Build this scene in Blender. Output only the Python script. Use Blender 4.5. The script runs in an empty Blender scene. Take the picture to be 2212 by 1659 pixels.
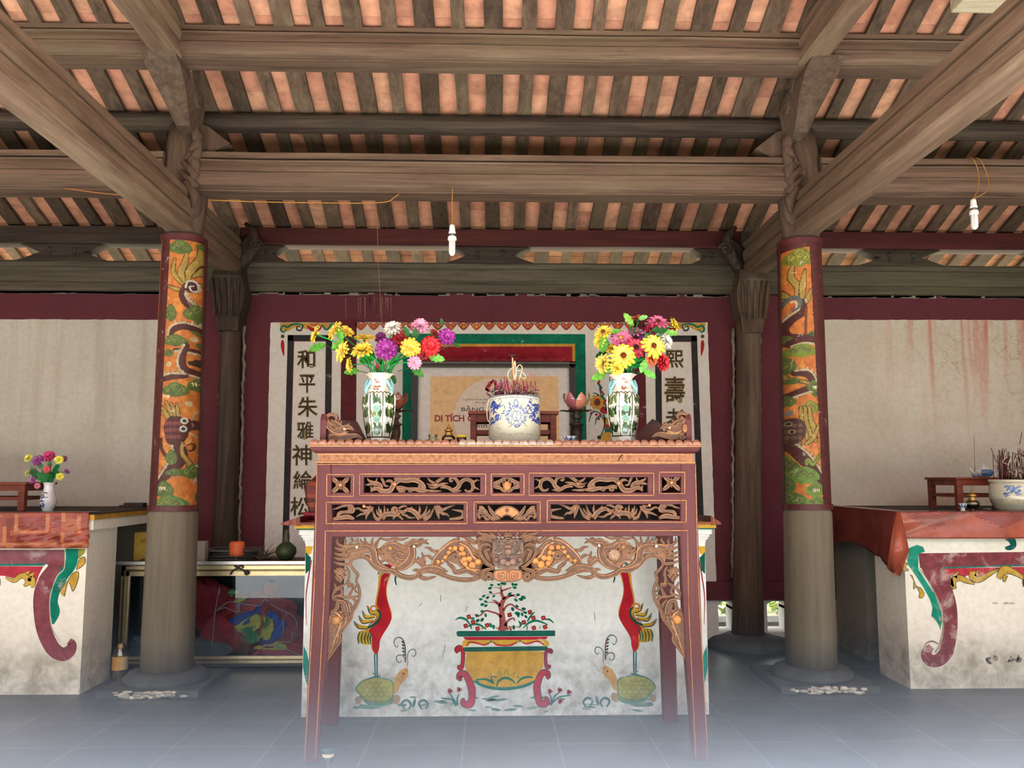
import bpy, math, random
import numpy as np
from mathutils import Vector, Matrix
random.seed(7)
SC = bpy.context.scene
COL = SC.collection
R = math.radians

# ------------------------------------------------------------------ camera
YAW, PIT, FPX, CAMZ = R(1.5), R(6.25), 1839.0, 1.25
cd = bpy.data.cameras.new('camera'); cd.sensor_width = 36.0; cd.lens = FPX/2212*36.0
cd.clip_start = 0.05; cd.clip_end = 200
cam = bpy.data.objects.new('camera', cd); COL.objects.link(cam)
cam.location = (0, 0, CAMZ); cam.rotation_euler = (R(90)+PIT, 0, -YAW)
SC.camera = cam
SC.view_settings.view_transform = 'Standard'; SC.view_settings.look = 'None'
SC.view_settings.exposure = 0.80; SC.view_settings.gamma = 1.0
SC.view_settings.use_curve_mapping = False
SC.cycles.use_denoising = True
SC.cycles.max_bounces = 6; SC.cycles.diffuse_bounces = 3; SC.cycles.glossy_bounces = 3
SC.cycles.transmission_bounces = 6; SC.cycles.transparent_max_bounces = 12
SC.cycles.caustics_reflective = False; SC.cycles.caustics_refractive = False
SC.cycles.volume_bounces = 0; SC.cycles.volume_step_rate = 2.0; SC.cycles.volume_max_steps = 64

# ------------------------------------------------------------------ light: overcast sky + daylight through the open front
wd = bpy.data.worlds.new('sky'); SC.world = wd; wd.use_nodes = True; wt = wd.node_tree; bg = wt.nodes['Background']
tc_ = wt.nodes.new('ShaderNodeTexCoord'); sp_ = wt.nodes.new('ShaderNodeSeparateXYZ'); rp_ = wt.nodes.new('ShaderNodeValToRGB')
wt.links.new(tc_.outputs['Generated'], sp_.inputs[0]); wt.links.new(sp_.outputs[2], rp_.inputs[0]); wt.links.new(rp_.outputs[0], bg.inputs[0])
e_ = rp_.color_ramp.elements; e_[0].position = 0.0; e_[0].color = (.46, .48, .44, 1); e_[1].position = .34; e_[1].color = (.90, .95, 1.0, 1)
k_ = e_.new(.16); k_.color = (.50, .54, .50, 1); k_ = e_.new(.24); k_.color = (.90, .95, 1.0, 1)
bg.inputs[1].default_value = 1.9
sl = bpy.data.lights.new('sun', 'SUN'); sl.energy = 27.0; sl.angle = R(12); sl.color = (1.0, .98, .95)
sun = bpy.data.objects.new('sun', sl); COL.objects.link(sun); sun.location = (0, -6, 12); sun.rotation_euler = (R(24), R(-6), 0)

# ------------------------------------------------------------------ measuring: a pixel of the 2212x1659 photograph -> a point on a real plane
F = Vector((math.sin(YAW)*math.cos(PIT), math.cos(YAW)*math.cos(PIT), math.sin(PIT)))
RT = Vector((math.cos(YAW), -math.sin(YAW), 0)); UP = RT.cross(F)
C0 = Vector((0, 0, CAMZ))
def ray(px, py): return F + RT*((px-1106)/FPX) + UP*((829.5-py)/FPX)
def at(px, py, Y):
    d = ray(px, py); return C0 + d*(Y/d.y)
def onz(px, py, z):
    d = ray(px, py); return C0 + d*((z-CAMZ)/d.z)
def pix(p):
    v = Vector(p)-C0; z = v.dot(F); return (1106+FPX*v.dot(RT)/z, 829.5-FPX*v.dot(UP)/z)
def pxm(Y): return (Y*0.995)/FPX            # metres per photo pixel at depth Y

def lin(c):
    if max(c) > 1.001: c = tuple(v/255 for v in c)
    return tuple(v/12.92 if v <= .04045 else ((v+.055)/1.055)**2.4 for v in c[:3])
def mixc(a, b, t): return tuple(x+(y-x)*t for x, y in zip(a, b))
def jit(c, a=.08):
    k = 1+random.uniform(-a, a); return tuple(min(255, max(0, v*k)) for v in c)

# ------------------------------------------------------------------ mesh builder
WL = {}                                      # world location of every object made here
class M:
    def __init__(s): s.v = []; s.f = []; s.c = []; s.m = []; s.sm = []
    def face(s, pts, col=(200, 200, 200), mi=0, smooth=False):
        b = len(s.v); s.v += [tuple(p) for p in pts]; s.f.append(tuple(range(b, b+len(pts)))); s.c.append(col); s.m.append(mi); s.sm.append(smooth)
    def grid(s, rows, col=(200, 200, 200), mi=0, smooth=True, closed=False, cap=False, flip=False):
        """rows: list of equally long point rings/rows"""
        b = len(s.v); n = len(rows[0])
        for r in rows: s.v += [tuple(p) for p in r]
        for i in range(len(rows)-1):
            for j in range(n if closed else n-1):
                k = (j+1) % n
                q = (b+i*n+j, b+i*n+k, b+(i+1)*n+k, b+(i+1)*n+j)
                s.f.append(q[::-1] if flip else q)
                s.c.append(col(i, j) if callable(col) else col); s.m.append(mi); s.sm.append(smooth)
        if cap:
            for i in (0, len(rows)-1):
                q = tuple(b+i*n+j for j in range(n))
                s.f.append(q[::-1] if (i == 0) != flip else q); s.c.append(col(i, 0) if callable(col) else col); s.m.append(mi); s.sm.append(False)
    def box(s, x0, x1, y0, y1, z0, z1, col=(200, 200, 200), mi=0):
        s.hexa([(x0, y0, z0), (x1, y0, z0), (x1, y1, z0), (x0, y1, z0)], [(x0, y0, z1), (x1, y0, z1), (x1, y1, z1), (x0, y1, z1)], col, mi)
    def hexa(s, a, b, col=(200, 200, 200), mi=0):
        n = len(a); k = len(s.v); s.v += [tuple(p) for p in a]+[tuple(p) for p in b]
        fs = [tuple(range(k+n-1, k-1, -1)), tuple(range(k+n, k+2*n))]+[(k+i, k+(i+1) % n, k+n+(i+1) % n, k+n+i) for i in range(n)]
        for q in fs: s.f.append(q); s.c.append(col); s.m.append(mi); s.sm.append(False)
    def prism_y(s, poly, y0, y1, col=(200, 200, 200), mi=0):     # poly in (x,z)
        s.hexa([(x, y0, z) for x, z in poly], [(x, y1, z) for x, z in poly], col, mi)
    def prism_x(s, poly, x0, x1, col=(200, 200, 200), mi=0):     # poly in (y,z)
        s.hexa([(x0, y, z) for y, z in poly], [(x1, y, z) for y, z in poly], col, mi)
    def lathe(s, cx, cy, prof, n=24, col=(200, 200, 200), mi=0, cap=True, rf=None, smooth=True):
        rows = []
        for r, z in prof:
            rows.append([(cx+r*(rf(2*math.pi*j/n) if rf else 1)*math.cos(2*math.pi*j/n), cy+r*(rf(2*math.pi*j/n) if rf else 1)*math.sin(2*math.pi*j/n), z) for j in range(n)])
        s.grid(rows, col, mi, smooth, True, cap)
    def tube(s, path, rad, n=8, col=(200, 200, 200), mi=0, cap=True):
        P = [Vector(p) for p in path]; m = len(P)
        if not hasattr(rad, '__len__'): rad = [rad]*m
        t0 = (P[1]-P[0]).normalized(); up = Vector((0, 0, 1)) if abs(t0.z) < .9 else Vector((1, 0, 0))
        nrm = t0.cross(up).normalized(); rows = []
        for i in range(m):
            t = (P[min(i+1, m-1)]-P[max(i-1, 0)])
            t = t.normalized() if t.length > 1e-9 else t0
            nrm = (nrm-t*nrm.dot(t)); nrm = nrm.normalized() if nrm.length > 1e-6 else t.orthogonal().normalized()
            bn = t.cross(nrm)
            rows.append([P[i]+(nrm*math.cos(2*math.pi*j/n)+bn*math.sin(2*math.pi*j/n))*rad[i] for j in range(n)])
        s.grid(rows, col, mi, True, True, cap)
    def ball(s, c, rx, ry=None, rz=None, n=12, m=8, col=(200, 200, 200), mi=0):
        ry = ry or rx; rz = rz or rx; rows = []
        for i in range(m+1):
            a = -math.pi/2+math.pi*i/m; k = max(math.cos(a), .02)
            rows.append([(c[0]+rx*k*math.cos(2*math.pi*j/n), c[1]+ry*k*math.sin(2*math.pi*j/n), c[2]+rz*math.sin(a)) for j in range(n)])
        s.grid(rows, col, mi, True, True, True)
    def xform(s, mat, start=0):
        for i in range(start, len(s.v)): s.v[i] = tuple(mat @ Vector(s.v[i]))
    def build(s, name, mats, parent=None, loc=None, **props):
        if not isinstance(mats, (list, tuple)): mats = [mats]
        if parent is not None: org = WL[parent]
        elif loc is not None: org = Vector(loc)
        else:
            a = np.array(s.v); lo, hi = a.min(0), a.max(0); org = Vector(((lo[0]+hi[0])/2, (lo[1]+hi[1])/2, lo[2]))
        me = bpy.data.meshes.new(name)
        me.from_pydata([(x-org.x, y-org.y, z-org.z) for x, y, z in s.v], [], s.f)
        for m in mats: me.materials.append(m)
        me.polygons.foreach_set('material_index', s.m); me.polygons.foreach_set('use_smooth', s.sm)
        ca = me.color_attributes.new('Col', 'FLOAT_COLOR', 'CORNER'); buf = []
        cache = {}
        for f, c in zip(s.f, s.c):
            l = cache.get(c)
            if l is None: l = cache[c] = (*lin(c), 1.0)
            buf.extend(l*len(f))
        ca.data.foreach_set('color', buf)
        me.update()
        o = bpy.data.objects.new(name, me); COL.objects.link(o)
        if parent is not None: o.parent = parent; WL[o] = org
        else: o.location = org; WL[o] = org
        for k, v in props.items(): o[k] = v
        return o
def tag(o, label=None, cat=None, group=None, kind=None):
    if label: o['label'] = label
    if cat: o['category'] = cat
    if group: o['group'] = group
    if kind: o['kind'] = kind
    return o
def thing(name, loc, label, cat, group=None, kind=None):
    o = bpy.data.objects.new(name, None); COL.objects.link(o); o.location = loc; o.empty_display_size = .05; WL[o] = Vector(loc)
    return tag(o, label, cat, group, kind)
def bevel(o, w=.004, seg=2):
    m = o.modifiers.new('bevel', 'BEVEL'); m.width = w; m.segments = seg; m.limit_method = 'ANGLE'; m.angle_limit = R(40); return o

def spl(pts, k=6, closed=False):
    """Catmull-Rom through points of any dimension (tuples)"""
    n = len(pts)
    if n < 3 or k < 2: return [tuple(p) for p in pts]
    out = []
    for i in range(n if closed else n-1):
        g = (lambda j: pts[j % n]) if closed else (lambda j: pts[min(max(j, 0), n-1)])
        p0, p1, p2, p3 = g(i-1), g(i), g(i+1), g(i+2)
        for q in range(k):
            t = q/k
            out.append(tuple(.5*(2*b+(c-a)*t+(2*a-5*b+4*c-d)*t*t+(3*b-a-3*c+d)*t**3) for a, b, c, d in zip(p0, p1, p2, p3)))
    if not closed: out.append(tuple(pts[-1]))
    return out
def crop(ox, oy, s): return lambda pts: [(ox+p[0]/s, oy+p[1]/s) for p in pts]
def outline(pts, w, k=6, smooth=True):
    """left and right edges of a stroke through (x,y) points, w = width or list of widths"""
    n = len(pts)
    ws = [w]*n if not hasattr(w, '__len__') else (list(w) if len(w) == n else list(np.interp(np.linspace(0, 1, n), np.linspace(0, 1, len(w)), w)))
    q = [(p[0], p[1], v) for p, v in zip(pts, ws)]
    if smooth: q = spl(q, k)
    Lp, Rp = [], []
    for i, (x, y, v) in enumerate(q):
        a = q[max(i-1, 0)]; b = q[min(i+1, len(q)-1)]
        dx, dy = b[0]-a[0], b[1]-a[1]; l = math.hypot(dx, dy) or 1
        Lp.append((x-dy/l*v/2, y+dx/l*v/2)); Rp.append((x+dy/l*v/2, y-dx/l*v/2))
    return Lp, Rp, q

class Paint:
    """brush work on a wall plane facing the open front: thin coats of colour in one mesh"""
    def __init__(s, Y, base=.0007, step=.00035): s.Y = Y; s.m = M(); s.base = base; s.step = step
    def P(s, p, l):
        q = at(p[0], p[1], s.Y); return (q.x, s.Y-s.base-s.step*l, q.z)
    def fill(s, pts, col, l=0, smooth=False, k=5):
        if smooth: pts = spl(pts, k, True)
        q = [s.P(p, l) for p in pts]
        ar = sum(q[i][0]*q[(i+1) % len(q)][2]-q[(i+1) % len(q)][0]*q[i][2] for i in range(len(q)))
        s.m.face(q if ar > 0 else q[::-1], col)
    def stroke(s, pts, w, col, l=1, k=5, smooth=True):
        A, B, q = outline(pts, w, k, smooth)
        for i in range(len(A)-1):
            s.m.face([s.P(A[i], l), s.P(B[i], l), s.P(B[i+1], l), s.P(A[i+1], l)][::1], col)
    def dot(s, p, rx, col, l=1, ry=None, rot=0, n=10):
        ry = ry or rx; c, sn = math.cos(rot), math.sin(rot)
        s.fill([(p[0]+rx*math.cos(t)*c-ry*math.sin(t)*sn, p[1]+rx*math.cos(t)*sn+ry*math.sin(t)*c) for t in [2*math.pi*i/n for i in range(n)]], col, l)
    def leaf(s, p, L, W, rot, col, l=1):
        c, sn = math.cos(rot), math.sin(rot)
        s.fill([(p[0]+x*c-y*sn, p[1]+x*sn+y*c) for x, y in [(-L/2, 0), (-L*.25, -W*.42), (L*.1, -W*.5), (L*.35, -W*.3), (L/2, 0), (L*.35, W*.3), (L*.1, W*.5), (-L*.25, W*.42)]], col, l)

class Canvas:
    """painted pattern, rasterised to face colours of a curved surface"""
    def __init__(s, x0, y0, x1, y1, k, col):
        s.x0, s.y0, s.k = x0, y0, k; s.w = int((x1-x0)*k)+1; s.h = int((y1-y0)*k)+1
        s.a = np.zeros((s.h, s.w, 3)); s.a[:] = col
        s.X, s.Y = np.meshgrid(x0+(np.arange(s.w)+.5)/k, y0+(np.arange(s.h)+.5)/k)
    def _win(s, pts, pad):
        xs = [p[0] for p in pts]; ys = [p[1] for p in pts]
        i0 = max(0, int((min(ys)-pad-s.y0)*s.k)); i1 = min(s.h, int((max(ys)+pad-s.y0)*s.k)+2)
        j0 = max(0, int((min(xs)-pad-s.x0)*s.k)); j1 = min(s.w, int((max(xs)+pad-s.x0)*s.k)+2)
        return slice(i0, max(i1, i0)), slice(j0, max(j1, j0))
    def fill(s, pts, col, smooth=False, k=5):
        if smooth: pts = spl(pts, k, True)
        w = s._win(pts, 1); X, Y = s.X[w], s.Y[w]
        if X.size == 0: return
        ins = np.zeros(X.shape, bool); n = len(pts)
        for i in range(n):
            (xa, ya), (xb, yb) = pts[i], pts[(i+1) % n]
            if ya == yb: continue
            c = ((ya > Y) != (yb > Y)) & (X < (xb-xa)*(Y-ya)/(yb-ya)+xa); ins ^= c
        s.a[w][ins] = col
    def stroke(s, pts, wd, col, k=5, smooth=True):
        A, B, q = outline(pts, wd, k, smooth); mw = max(v[2] for v in q)
        w = s._win([(v[0], v[1]) for v in q], mw); X, Y = s.X[w], s.Y[w]
        if X.size == 0: return
        ins = np.zeros(X.shape, bool)
        for a, b in zip(q[:-1], q[1:]):
            dx, dy = b[0]-a[0], b[1]-a[1]; L = dx*dx+dy*dy+1e-9
            t = np.clip(((X-a[0])*dx+(Y-a[1])*dy)/L, 0, 1)
            ins |= (X-a[0]-t*dx)**2+(Y-a[1]-t*dy)**2 < ((a[2]+(b[2]-a[2])*t)/2)**2
        s.a[w][ins] = col
    def dot(s, p, rx, col, ry=None):
        ry = ry or rx; s.fill([(p[0]+rx*math.cos(i*.3927), p[1]+ry*math.sin(i*.3927)) for i in range(16)], col)
    def get(s, px, py):
        j = min(max(int((px-s.x0)*s.k), 0), s.w-1); i = min(max(int((py-s.y0)*s.k), 0), s.h-1)
        return tuple(s.a[i, j])

# ------------------------------------------------------------------ materials
def nt(name):
    m = bpy.data.materials.new(name); m.use_nodes = True; t = m.node_tree; b = t.nodes['Principled BSDF']
    return m, t, b, (lambda ty, **k: _nd(t, ty, k)), t.links.new
def _nd(t, ty, k):
    n = t.nodes.new(ty)
    for a, v in k.items():
        if a.startswith('i_'):
            key = a[2:]; n.inputs[int(key) if key.isdigit() else key.replace('_', ' ')].default_value = v
        else: setattr(n, a, v)
    return n
def ramp(N, stops):
    r = N('ShaderNodeValToRGB'); e = r.color_ramp.elements
    while len(e) < len(stops): e.new(.5)
    for x, (p, c) in zip(e, stops): x.position = p; x.color = (*lin(c), 1) if len(c) == 3 else c
    return r
def coords(t, N, L, scale, kind='Object', rnd=True):
    tc = N('ShaderNodeTexCoord'); mp = N('ShaderNodeMapping'); mp.inputs['Scale'].default_value = scale
    if rnd:
        oi = N('ShaderNodeObjectInfo'); mu = N('ShaderNodeMath', operation='MULTIPLY', i_1=37.0); ad = N('ShaderNodeVectorMath', operation='ADD')
        L(oi.outputs['Random'], mu.inputs[0]); L(tc.outputs[kind], ad.inputs[0]); L(mu.outputs[0], ad.inputs[1]); L(ad.outputs[0], mp.inputs[0])
    else: L(tc.outputs[kind], mp.inputs[0])
    return mp
def noise(N, L, mp, sc, det=6, rough=.6, dist=0.0):
    n = N('ShaderNodeTexNoise'); n.inputs['Scale'].default_value = sc; n.inputs['Detail'].default_value = det
    n.inputs['Roughness'].default_value = rough; n.inputs['Distortion'].default_value = dist
    if mp: L(mp.outputs[0], n.inputs['Vector'])
    return n
def bump(N, L, b, src, s=.3, d=.01):
    n = N('ShaderNodeBump', i_Strength=s, i_Distance=d); L(src, n.inputs['Height']); L(n.outputs[0], b.inputs['Normal']); return n
def mixn(N, L, fac, a, b, mode='MIX'):
    n = N('ShaderNodeMix', data_type='RGBA', blend_type=mode)
    for s, v in ((0, fac), (6, a), (7, b)):
        if hasattr(v, 'is_linked') or hasattr(v, 'links'): L(v, n.inputs[s])
        elif s == 0: n.inputs[0].default_value = v
        else: n.inputs[s].default_value = (*lin(v), 1)
    return n.outputs[2]
def wood(name, dark, mid, light, axis='x', patch=(150, 145, 120), patch_amt=.35, rough=.75, grain=1.0, flake=None, vary=.0, check=.34):
    m, t, b, N, L = nt(name)
    s = {'x': (.5, 9, 9), 'y': (9, .5, 9), 'z': (9, 9, .5)}[axis]
    mp = coords(t, N, L, s); n = noise(N, L, mp, 2.2*grain, 9, .68, .6)
    c = ramp(N, [(.28, dark), (.5, mid), (.72, light)]); L(n.outputs[0], c.inputs[0])
    mp2 = coords(t, N, L, tuple(max(v*.25, .5) for v in s)); n2 = noise(N, L, mp2, 1.3, 6, .6)
    r2 = ramp(N, [(.5, (0, 0, 0)), (.72, (255, 255, 255))]); L(n2.outputs[0], r2.inputs[0])
    mu = N('ShaderNodeMath', operation='MULTIPLY', i_1=patch_amt); L(r2.outputs[0], mu.inputs[0])
    out = mixn(N, L, mu.outputs[0], c.outputs[0], patch)
    # fine dark checks along the grain
    mp3 = coords(t, N, L, tuple(v*2.2 for v in s)); n3 = noise(N, L, mp3, 4, 5, .7)
    r3 = ramp(N, [(.33, (70, 70, 70)), (.45, (255, 255, 255))]); L(n3.outputs[0], r3.inputs[0])
    out = mixn(N, L, check, out, r3.outputs[0], 'MULTIPLY')
    if flake:
        mp4 = coords(t, N, L, (3, 3, 3)); n4 = noise(N, L, mp4, 3.5, 10, .75, .8)
        r4 = ramp(N, [(flake[1], (0, 0, 0)), (flake[1]+.03, (255, 255, 255))]); L(n4.outputs[0], r4.inputs[0])
        out = mixn(N, L, r4.outputs[0], out, flake[0])
    if vary:
        oi = N('ShaderNodeObjectInfo'); mr = N('ShaderNodeMapRange'); mr.inputs[3].default_value = 1-vary; mr.inputs[4].default_value = 1+vary*.6
        L(oi.outputs['Random'], mr.inputs[0]); hs = N('ShaderNodeHueSaturation'); L(mr.outputs[0], hs.inputs['Value']); L(out, hs.inputs['Color']); out = hs.outputs[0]
    L(out, b.inputs['Base Color']); b.inputs['Roughness'].default_value = rough; b.inputs['Specular IOR Level'].default_value = .25
    bump(N, L, b, n.outputs[0], .35, .008); return m
def plaster(name, base, blot, damp=None, damp_z=.45, streak=None, crack=False, rough=.85, scale=1.0, amt=.5, high=None):
    m, t, b, N, L = nt(name)
    mp = coords(t, N, L, (1, 1, 1), rnd=False); n = noise(N, L, mp, 1.6*scale, 8, .62, .3)
    r = ramp(N, [(.42, (0, 0, 0)), (.68, (255, 255, 255))]); L(n.outputs[0], r.inputs[0])
    mu = N('ShaderNodeMath', operation='MULTIPLY', i_1=amt); L(r.outputs[0], mu.inputs[0])
    out = mixn(N, L, mu.outputs[0], base, blot)
    nf = noise(N, L, mp, 30, 4, .6); rf = ramp(N, [(.3, (232, 232, 232)), (.6, (255, 255, 255))]); L(nf.outputs[0], rf.inputs[0])
    out = mixn(N, L, .6, out, rf.outputs[0], 'MULTIPLY')
    geo = N('ShaderNodeNewGeometry'); sx = N('ShaderNodeSeparateXYZ'); L(geo.outputs['Position'], sx.inputs[0])
    if streak:
        mps = coords(t, N, L, (7, 7, .35), rnd=False); ns = noise(N, L, mps, 1.1, 6, .6, .4)
        rs = ramp(N, [(.5, (0, 0, 0)), (.68, (255, 255, 255))]); L(ns.outputs[0], rs.inputs[0])
        g = N('ShaderNodeMapRange'); L(sx.outputs[2], g.inputs[0]); g.inputs[1].default_value = streak[1]; g.inputs[2].default_value = streak[2]
        gx = N('ShaderNodeMapRange'); L(sx.outputs[0], gx.inputs[0]); gx.inputs[1].default_value = streak[3]; gx.inputs[2].default_value = streak[4]
        a = N('ShaderNodeMath', operation='MULTIPLY'); L(rs.outputs[0], a.inputs[0]); L(g.outputs[0], a.inputs[1])
        a2 = N('ShaderNodeMath', operation='MULTIPLY'); L(a.outputs[0], a2.inputs[0]); L(gx.outputs[0], a2.inputs[1])
        a3 = N('ShaderNodeMath', operation='MULTIPLY', i_1=streak[5]); L(a2.outputs[0], a3.inputs[0])
        out = mixn(N, L, a3.outputs[0], out, streak[0])
    if crack:
        vo = N('ShaderNodeTexVoronoi', feature='DISTANCE_TO_EDGE'); vo.inputs['Scale'].default_value = 8.5
        nd = noise(N, L, mp, 6, 3); av = N('ShaderNodeVectorMath', operation='MULTIPLY_ADD'); L(nd.outputs[1], av.inputs[0]); av.inputs[1].default_value = (.12, .12, .12); L(mp.outputs[0], av.inputs[2]); L(av.outputs[0], vo.inputs['Vector'])
        rc = ramp(N, [(0, (255, 255, 255)), (.025, (0, 0, 0))]); L(vo.outputs[0], rc.inputs[0])
        a = N('ShaderNodeMath', operation='MULTIPLY'); L(rc.outputs[0], a.inputs[0]); L(r.outputs[0], a.inputs[1])
        gx2 = N('ShaderNodeMapRange'); L(sx.outputs[0], gx2.inputs[0]); gx2.inputs[1].default_value = 2.9; gx2.inputs[2].default_value = 3.6
        a4 = N('ShaderNodeMath', operation='MULTIPLY'); L(a.outputs[0], a4.inputs[0]); L(gx2.outputs[0], a4.inputs[1])
        a5 = N('ShaderNodeMath', operation='MULTIPLY', i_1=.85); L(a4.outputs[0], a5.inputs[0])
        out = mixn(N, L, a5.outputs[0], out, (150, 105, 90))
    if damp:
        nd2 = noise(N, L, mp, 3.2, 8, .7); g = N('ShaderNodeMapRange'); L(sx.outputs[2], g.inputs[0]); g.inputs[1].default_value = damp_z; g.inputs[2].default_value = 0.0
        ad = N('ShaderNodeMath', operation='MULTIPLY_ADD', i_1=1.3, i_2=-.62); L(nd2.outputs[0], ad.inputs[0])
        sm = N('ShaderNodeMath', operation='ADD'); L(g.outputs[0], sm.inputs[0]); L(ad.outputs[0], sm.inputs[1])
        rd0 = ramp(N, [(.2, (0, 0, 0)), (.75, (225, 225, 225))]); L(sm.outputs[0], rd0.inputs[0]); nm = noise(N, L, mp, 9, 8, .72, .4); rm = ramp(N, [(.3, (90, 90, 90)), (.62, (255, 255, 255))]); L(nm.outputs[0], rm.inputs[0]); rd = N('ShaderNodeMath', operation='MULTIPLY'); L(rd0.outputs[0], rd.inputs[0]); L(rm.outputs[0], rd.inputs[1])
        out = mixn(N, L, rd.outputs[0], out, damp)
    L(out, b.inputs['Base Color']); b.inputs['Roughness'].default_value = rough; b.inputs['Specular IOR Level'].default_value = .2
    bump(N, L, b, n.outputs[0], .15, .01); return m
def colmat(name, rough=.6, spec=.4, wear=.0, wearcol=(225, 225, 220), noise_amt=.15, nsc=25, metallic=0, bumpy=.0, sss=0, coat=0):
    m, t, b, N, L = nt(name)
    at_ = N('ShaderNodeAttribute', attribute_name='Col'); mp = coords(t, N, L, (1, 1, 1), rnd=False); n = noise(N, L, mp, nsc, 6, .65)
    out = at_.outputs[0]
    if noise_amt:
        r = ramp(N, [(.3, tuple(int(255*(1-noise_amt)) for _ in range(3))), (.65, (255, 255, 255))]); L(n.outputs[0], r.inputs[0]); out = mixn(N, L, 1.0, out, r.outputs[0], 'MULTIPLY')
    if wear:
        n2 = noise(N, L, mp, nsc*.5, 9, .72, .5); r2 = ramp(N, [(.62-wear*.25, (0, 0, 0)), (.72-wear*.2, (255, 255, 255))]); L(n2.outputs[0], r2.inputs[0])
        mu = N('ShaderNodeMath', operation='MULTIPLY', i_1=.7); L(r2.outputs[0], mu.inputs[0]); out = mixn(N, L, mu.outputs[0], out, wearcol)
    L(out, b.inputs['Base Color']); b.inputs['Roughness'].default_value = rough; b.inputs['Specular IOR Level'].default_value = spec; b.inputs['Metallic'].default_value = metallic
    if coat: b.inputs['Coat Weight'].default_value = coat
    if bumpy: bump(N, L, b, n.outputs[0], bumpy, .004)
    return m
def glass(name, col, op=.25, rough=.05, gl=(1, 1, 1)):
    """thin clear glass: mostly lets light straight through, with a sharp surface reflection"""
    m, t, b, N, L = nt(name); t.nodes.remove(b); out = t.nodes['Material Output']
    tr = N('ShaderNodeBsdfTransparent'); tr.inputs[0].default_value = (*lin(col), 1); gy = N('ShaderNodeBsdfGlossy'); gy.inputs['Roughness'].default_value = rough; gy.inputs[0].default_value = (*gl, 1)
    fr = N('ShaderNodeFresnel', i_IOR=1.45); ad = N('ShaderNodeMath', operation='MAXIMUM', i_1=op); L(fr.outputs[0], ad.inputs[0])
    mx = N('ShaderNodeMixShader'); L(ad.outputs[0], mx.inputs[0]); L(tr.outputs[0], mx.inputs[1]); L(gy.outputs[0], mx.inputs[2]); L(mx.outputs[0], out.inputs[0]); return m

W_BEAM_X = wood('weathered beam wood x', (72, 57, 48), (98, 79, 67), (120, 99, 85), 'x', (118, 108, 84), .45)
W_BEAM_Y = wood('weathered beam wood y', (84, 67, 54), (108, 88, 73), (132, 110, 92), 'y', (172, 154, 128), .5)
W_POST = wood('old post wood', (58, 46, 39), (84, 68, 57), (106, 88, 75), 'z', (130, 118, 104), .35)
W_COL = wood('grey column wood', (98, 90, 77), (110, 102, 88), (120, 112, 97), 'z', (104, 102, 82), .6, check=.18)
W_DARK = wood('dark sooty wood', (34, 27, 24), (56, 46, 40), (82, 70, 60), 'x', (70, 68, 50), .4)
W_DARKZ = wood('dark sooty wood upright', (36, 28, 24), (60, 48, 40), (88, 72, 62), 'z', (80, 70, 60), .4)
W_PLATE = wood('grey green plate wood', (50, 45, 38), (80, 72, 62), (104, 94, 82), 'x', (92, 92, 66), .5)
W_RED = wood('dark red painted purlin', (50, 20, 20), (70, 29, 30), (88, 42, 40), 'x', (70, 40, 34), .3, rough=.6)
W_RAFT = wood('weathered rafter plank', (60, 46, 38), (92, 75, 62), (118, 100, 85), 'y', (104, 100, 78), .4, flake=((190, 180, 165), .70), vary=.45)
LACQ = wood('dusty maroon lacquer', (78, 36, 41), (90, 45, 49), (100, 55, 58), 'x', (108, 72, 73), .35, rough=.5, grain=.5)
LACQZ = wood('dusty maroon lacquer upright', (78, 36, 41), (90, 45, 49), (100, 55, 58), 'z', (108, 72, 73), .35, rough=.5, grain=.5)
LACQ_D = wood('dark brown lacquer', (48, 22, 20), (72, 34, 30), (92, 48, 42), 'x', (90, 60, 52), .3, rough=.45)
PLANK_RED = wood('reddish stool wood', (84, 34, 26), (122, 56, 42), (142, 74, 56), 'x', (110, 60, 48), .3, rough=.45)
WALLRED = plaster('maroon wall paint', (94, 46, 54), (82, 38, 48), None, amt=.6, streak=None, high=True)
WALLRED2 = plaster('maroon wall paint with lime bloom', (94, 46, 54), (134, 94, 96), None, amt=.38, scale=1.6)
WHITE_L = plaster('aged white plaster', (196, 192, 182), (172, 166, 154), None, amt=.55, scale=.8, streak=((150, 140, 122), .9, 1.9, -4.5, -3.2, .45))
WHITE_C = plaster('white mural plaster', (212, 208, 202), (192, 186, 178), None, amt=.4)
WHITE_R = plaster('stained white plaster', (200, 194, 182), (178, 168, 148), None, amt=.55, streak=((176, 88, 74), 1.4, 2.4, 2.8, 3.4, 1.0), crack=True)
ALTAR_W = plaster('whitewashed altar brick', (240, 241, 240), (230, 230, 228), (126, 124, 116), .62, amt=.3)
ALTAR_S = plaster('whitewashed side altar brick', (240, 236, 224), (222, 214, 198), (126, 118, 98), .42, amt=.45)
CEMENT = plaster('bare grey cement', (150, 146, 136), (120, 116, 106), (92, 92, 90), .3, amt=.6)
STONE = plaster('dark plinth stone', (78, 80, 80), (52, 56, 58), None, amt=.6, scale=4)
PAINT = colmat('wall brush paint', .75, .2, wear=.01, noise_amt=.22, nsc=14)
PAINTW = colmat('worn brush paint', .8, .2, wear=.42, wearcol=(198, 178, 172), noise_amt=.25, nsc=16)
PANELP = colmat('painted column board', .55, .35, wear=.05, noise_amt=.25, nsc=30, bumpy=.25)
GILT = colmat('copper gilt carved wood', .42, .5, wear=.0, noise_amt=.3, nsc=60, bumpy=.2)
GENERIC = colmat('painted small goods', .5, .4, noise_amt=.1)
PETAL = colmat('fabric petals', .6, .25, noise_amt=.08, nsc=60)
PORC = colmat('glazed porcelain', .12, .5, noise_amt=.04, coat=.3)
CLOTHM = colmat('red vinyl cloth', .2, .35, noise_amt=.2, nsc=9)
FABRIC = colmat('folded flag cloth', .7, .2, noise_amt=.2, nsc=18)
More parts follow.
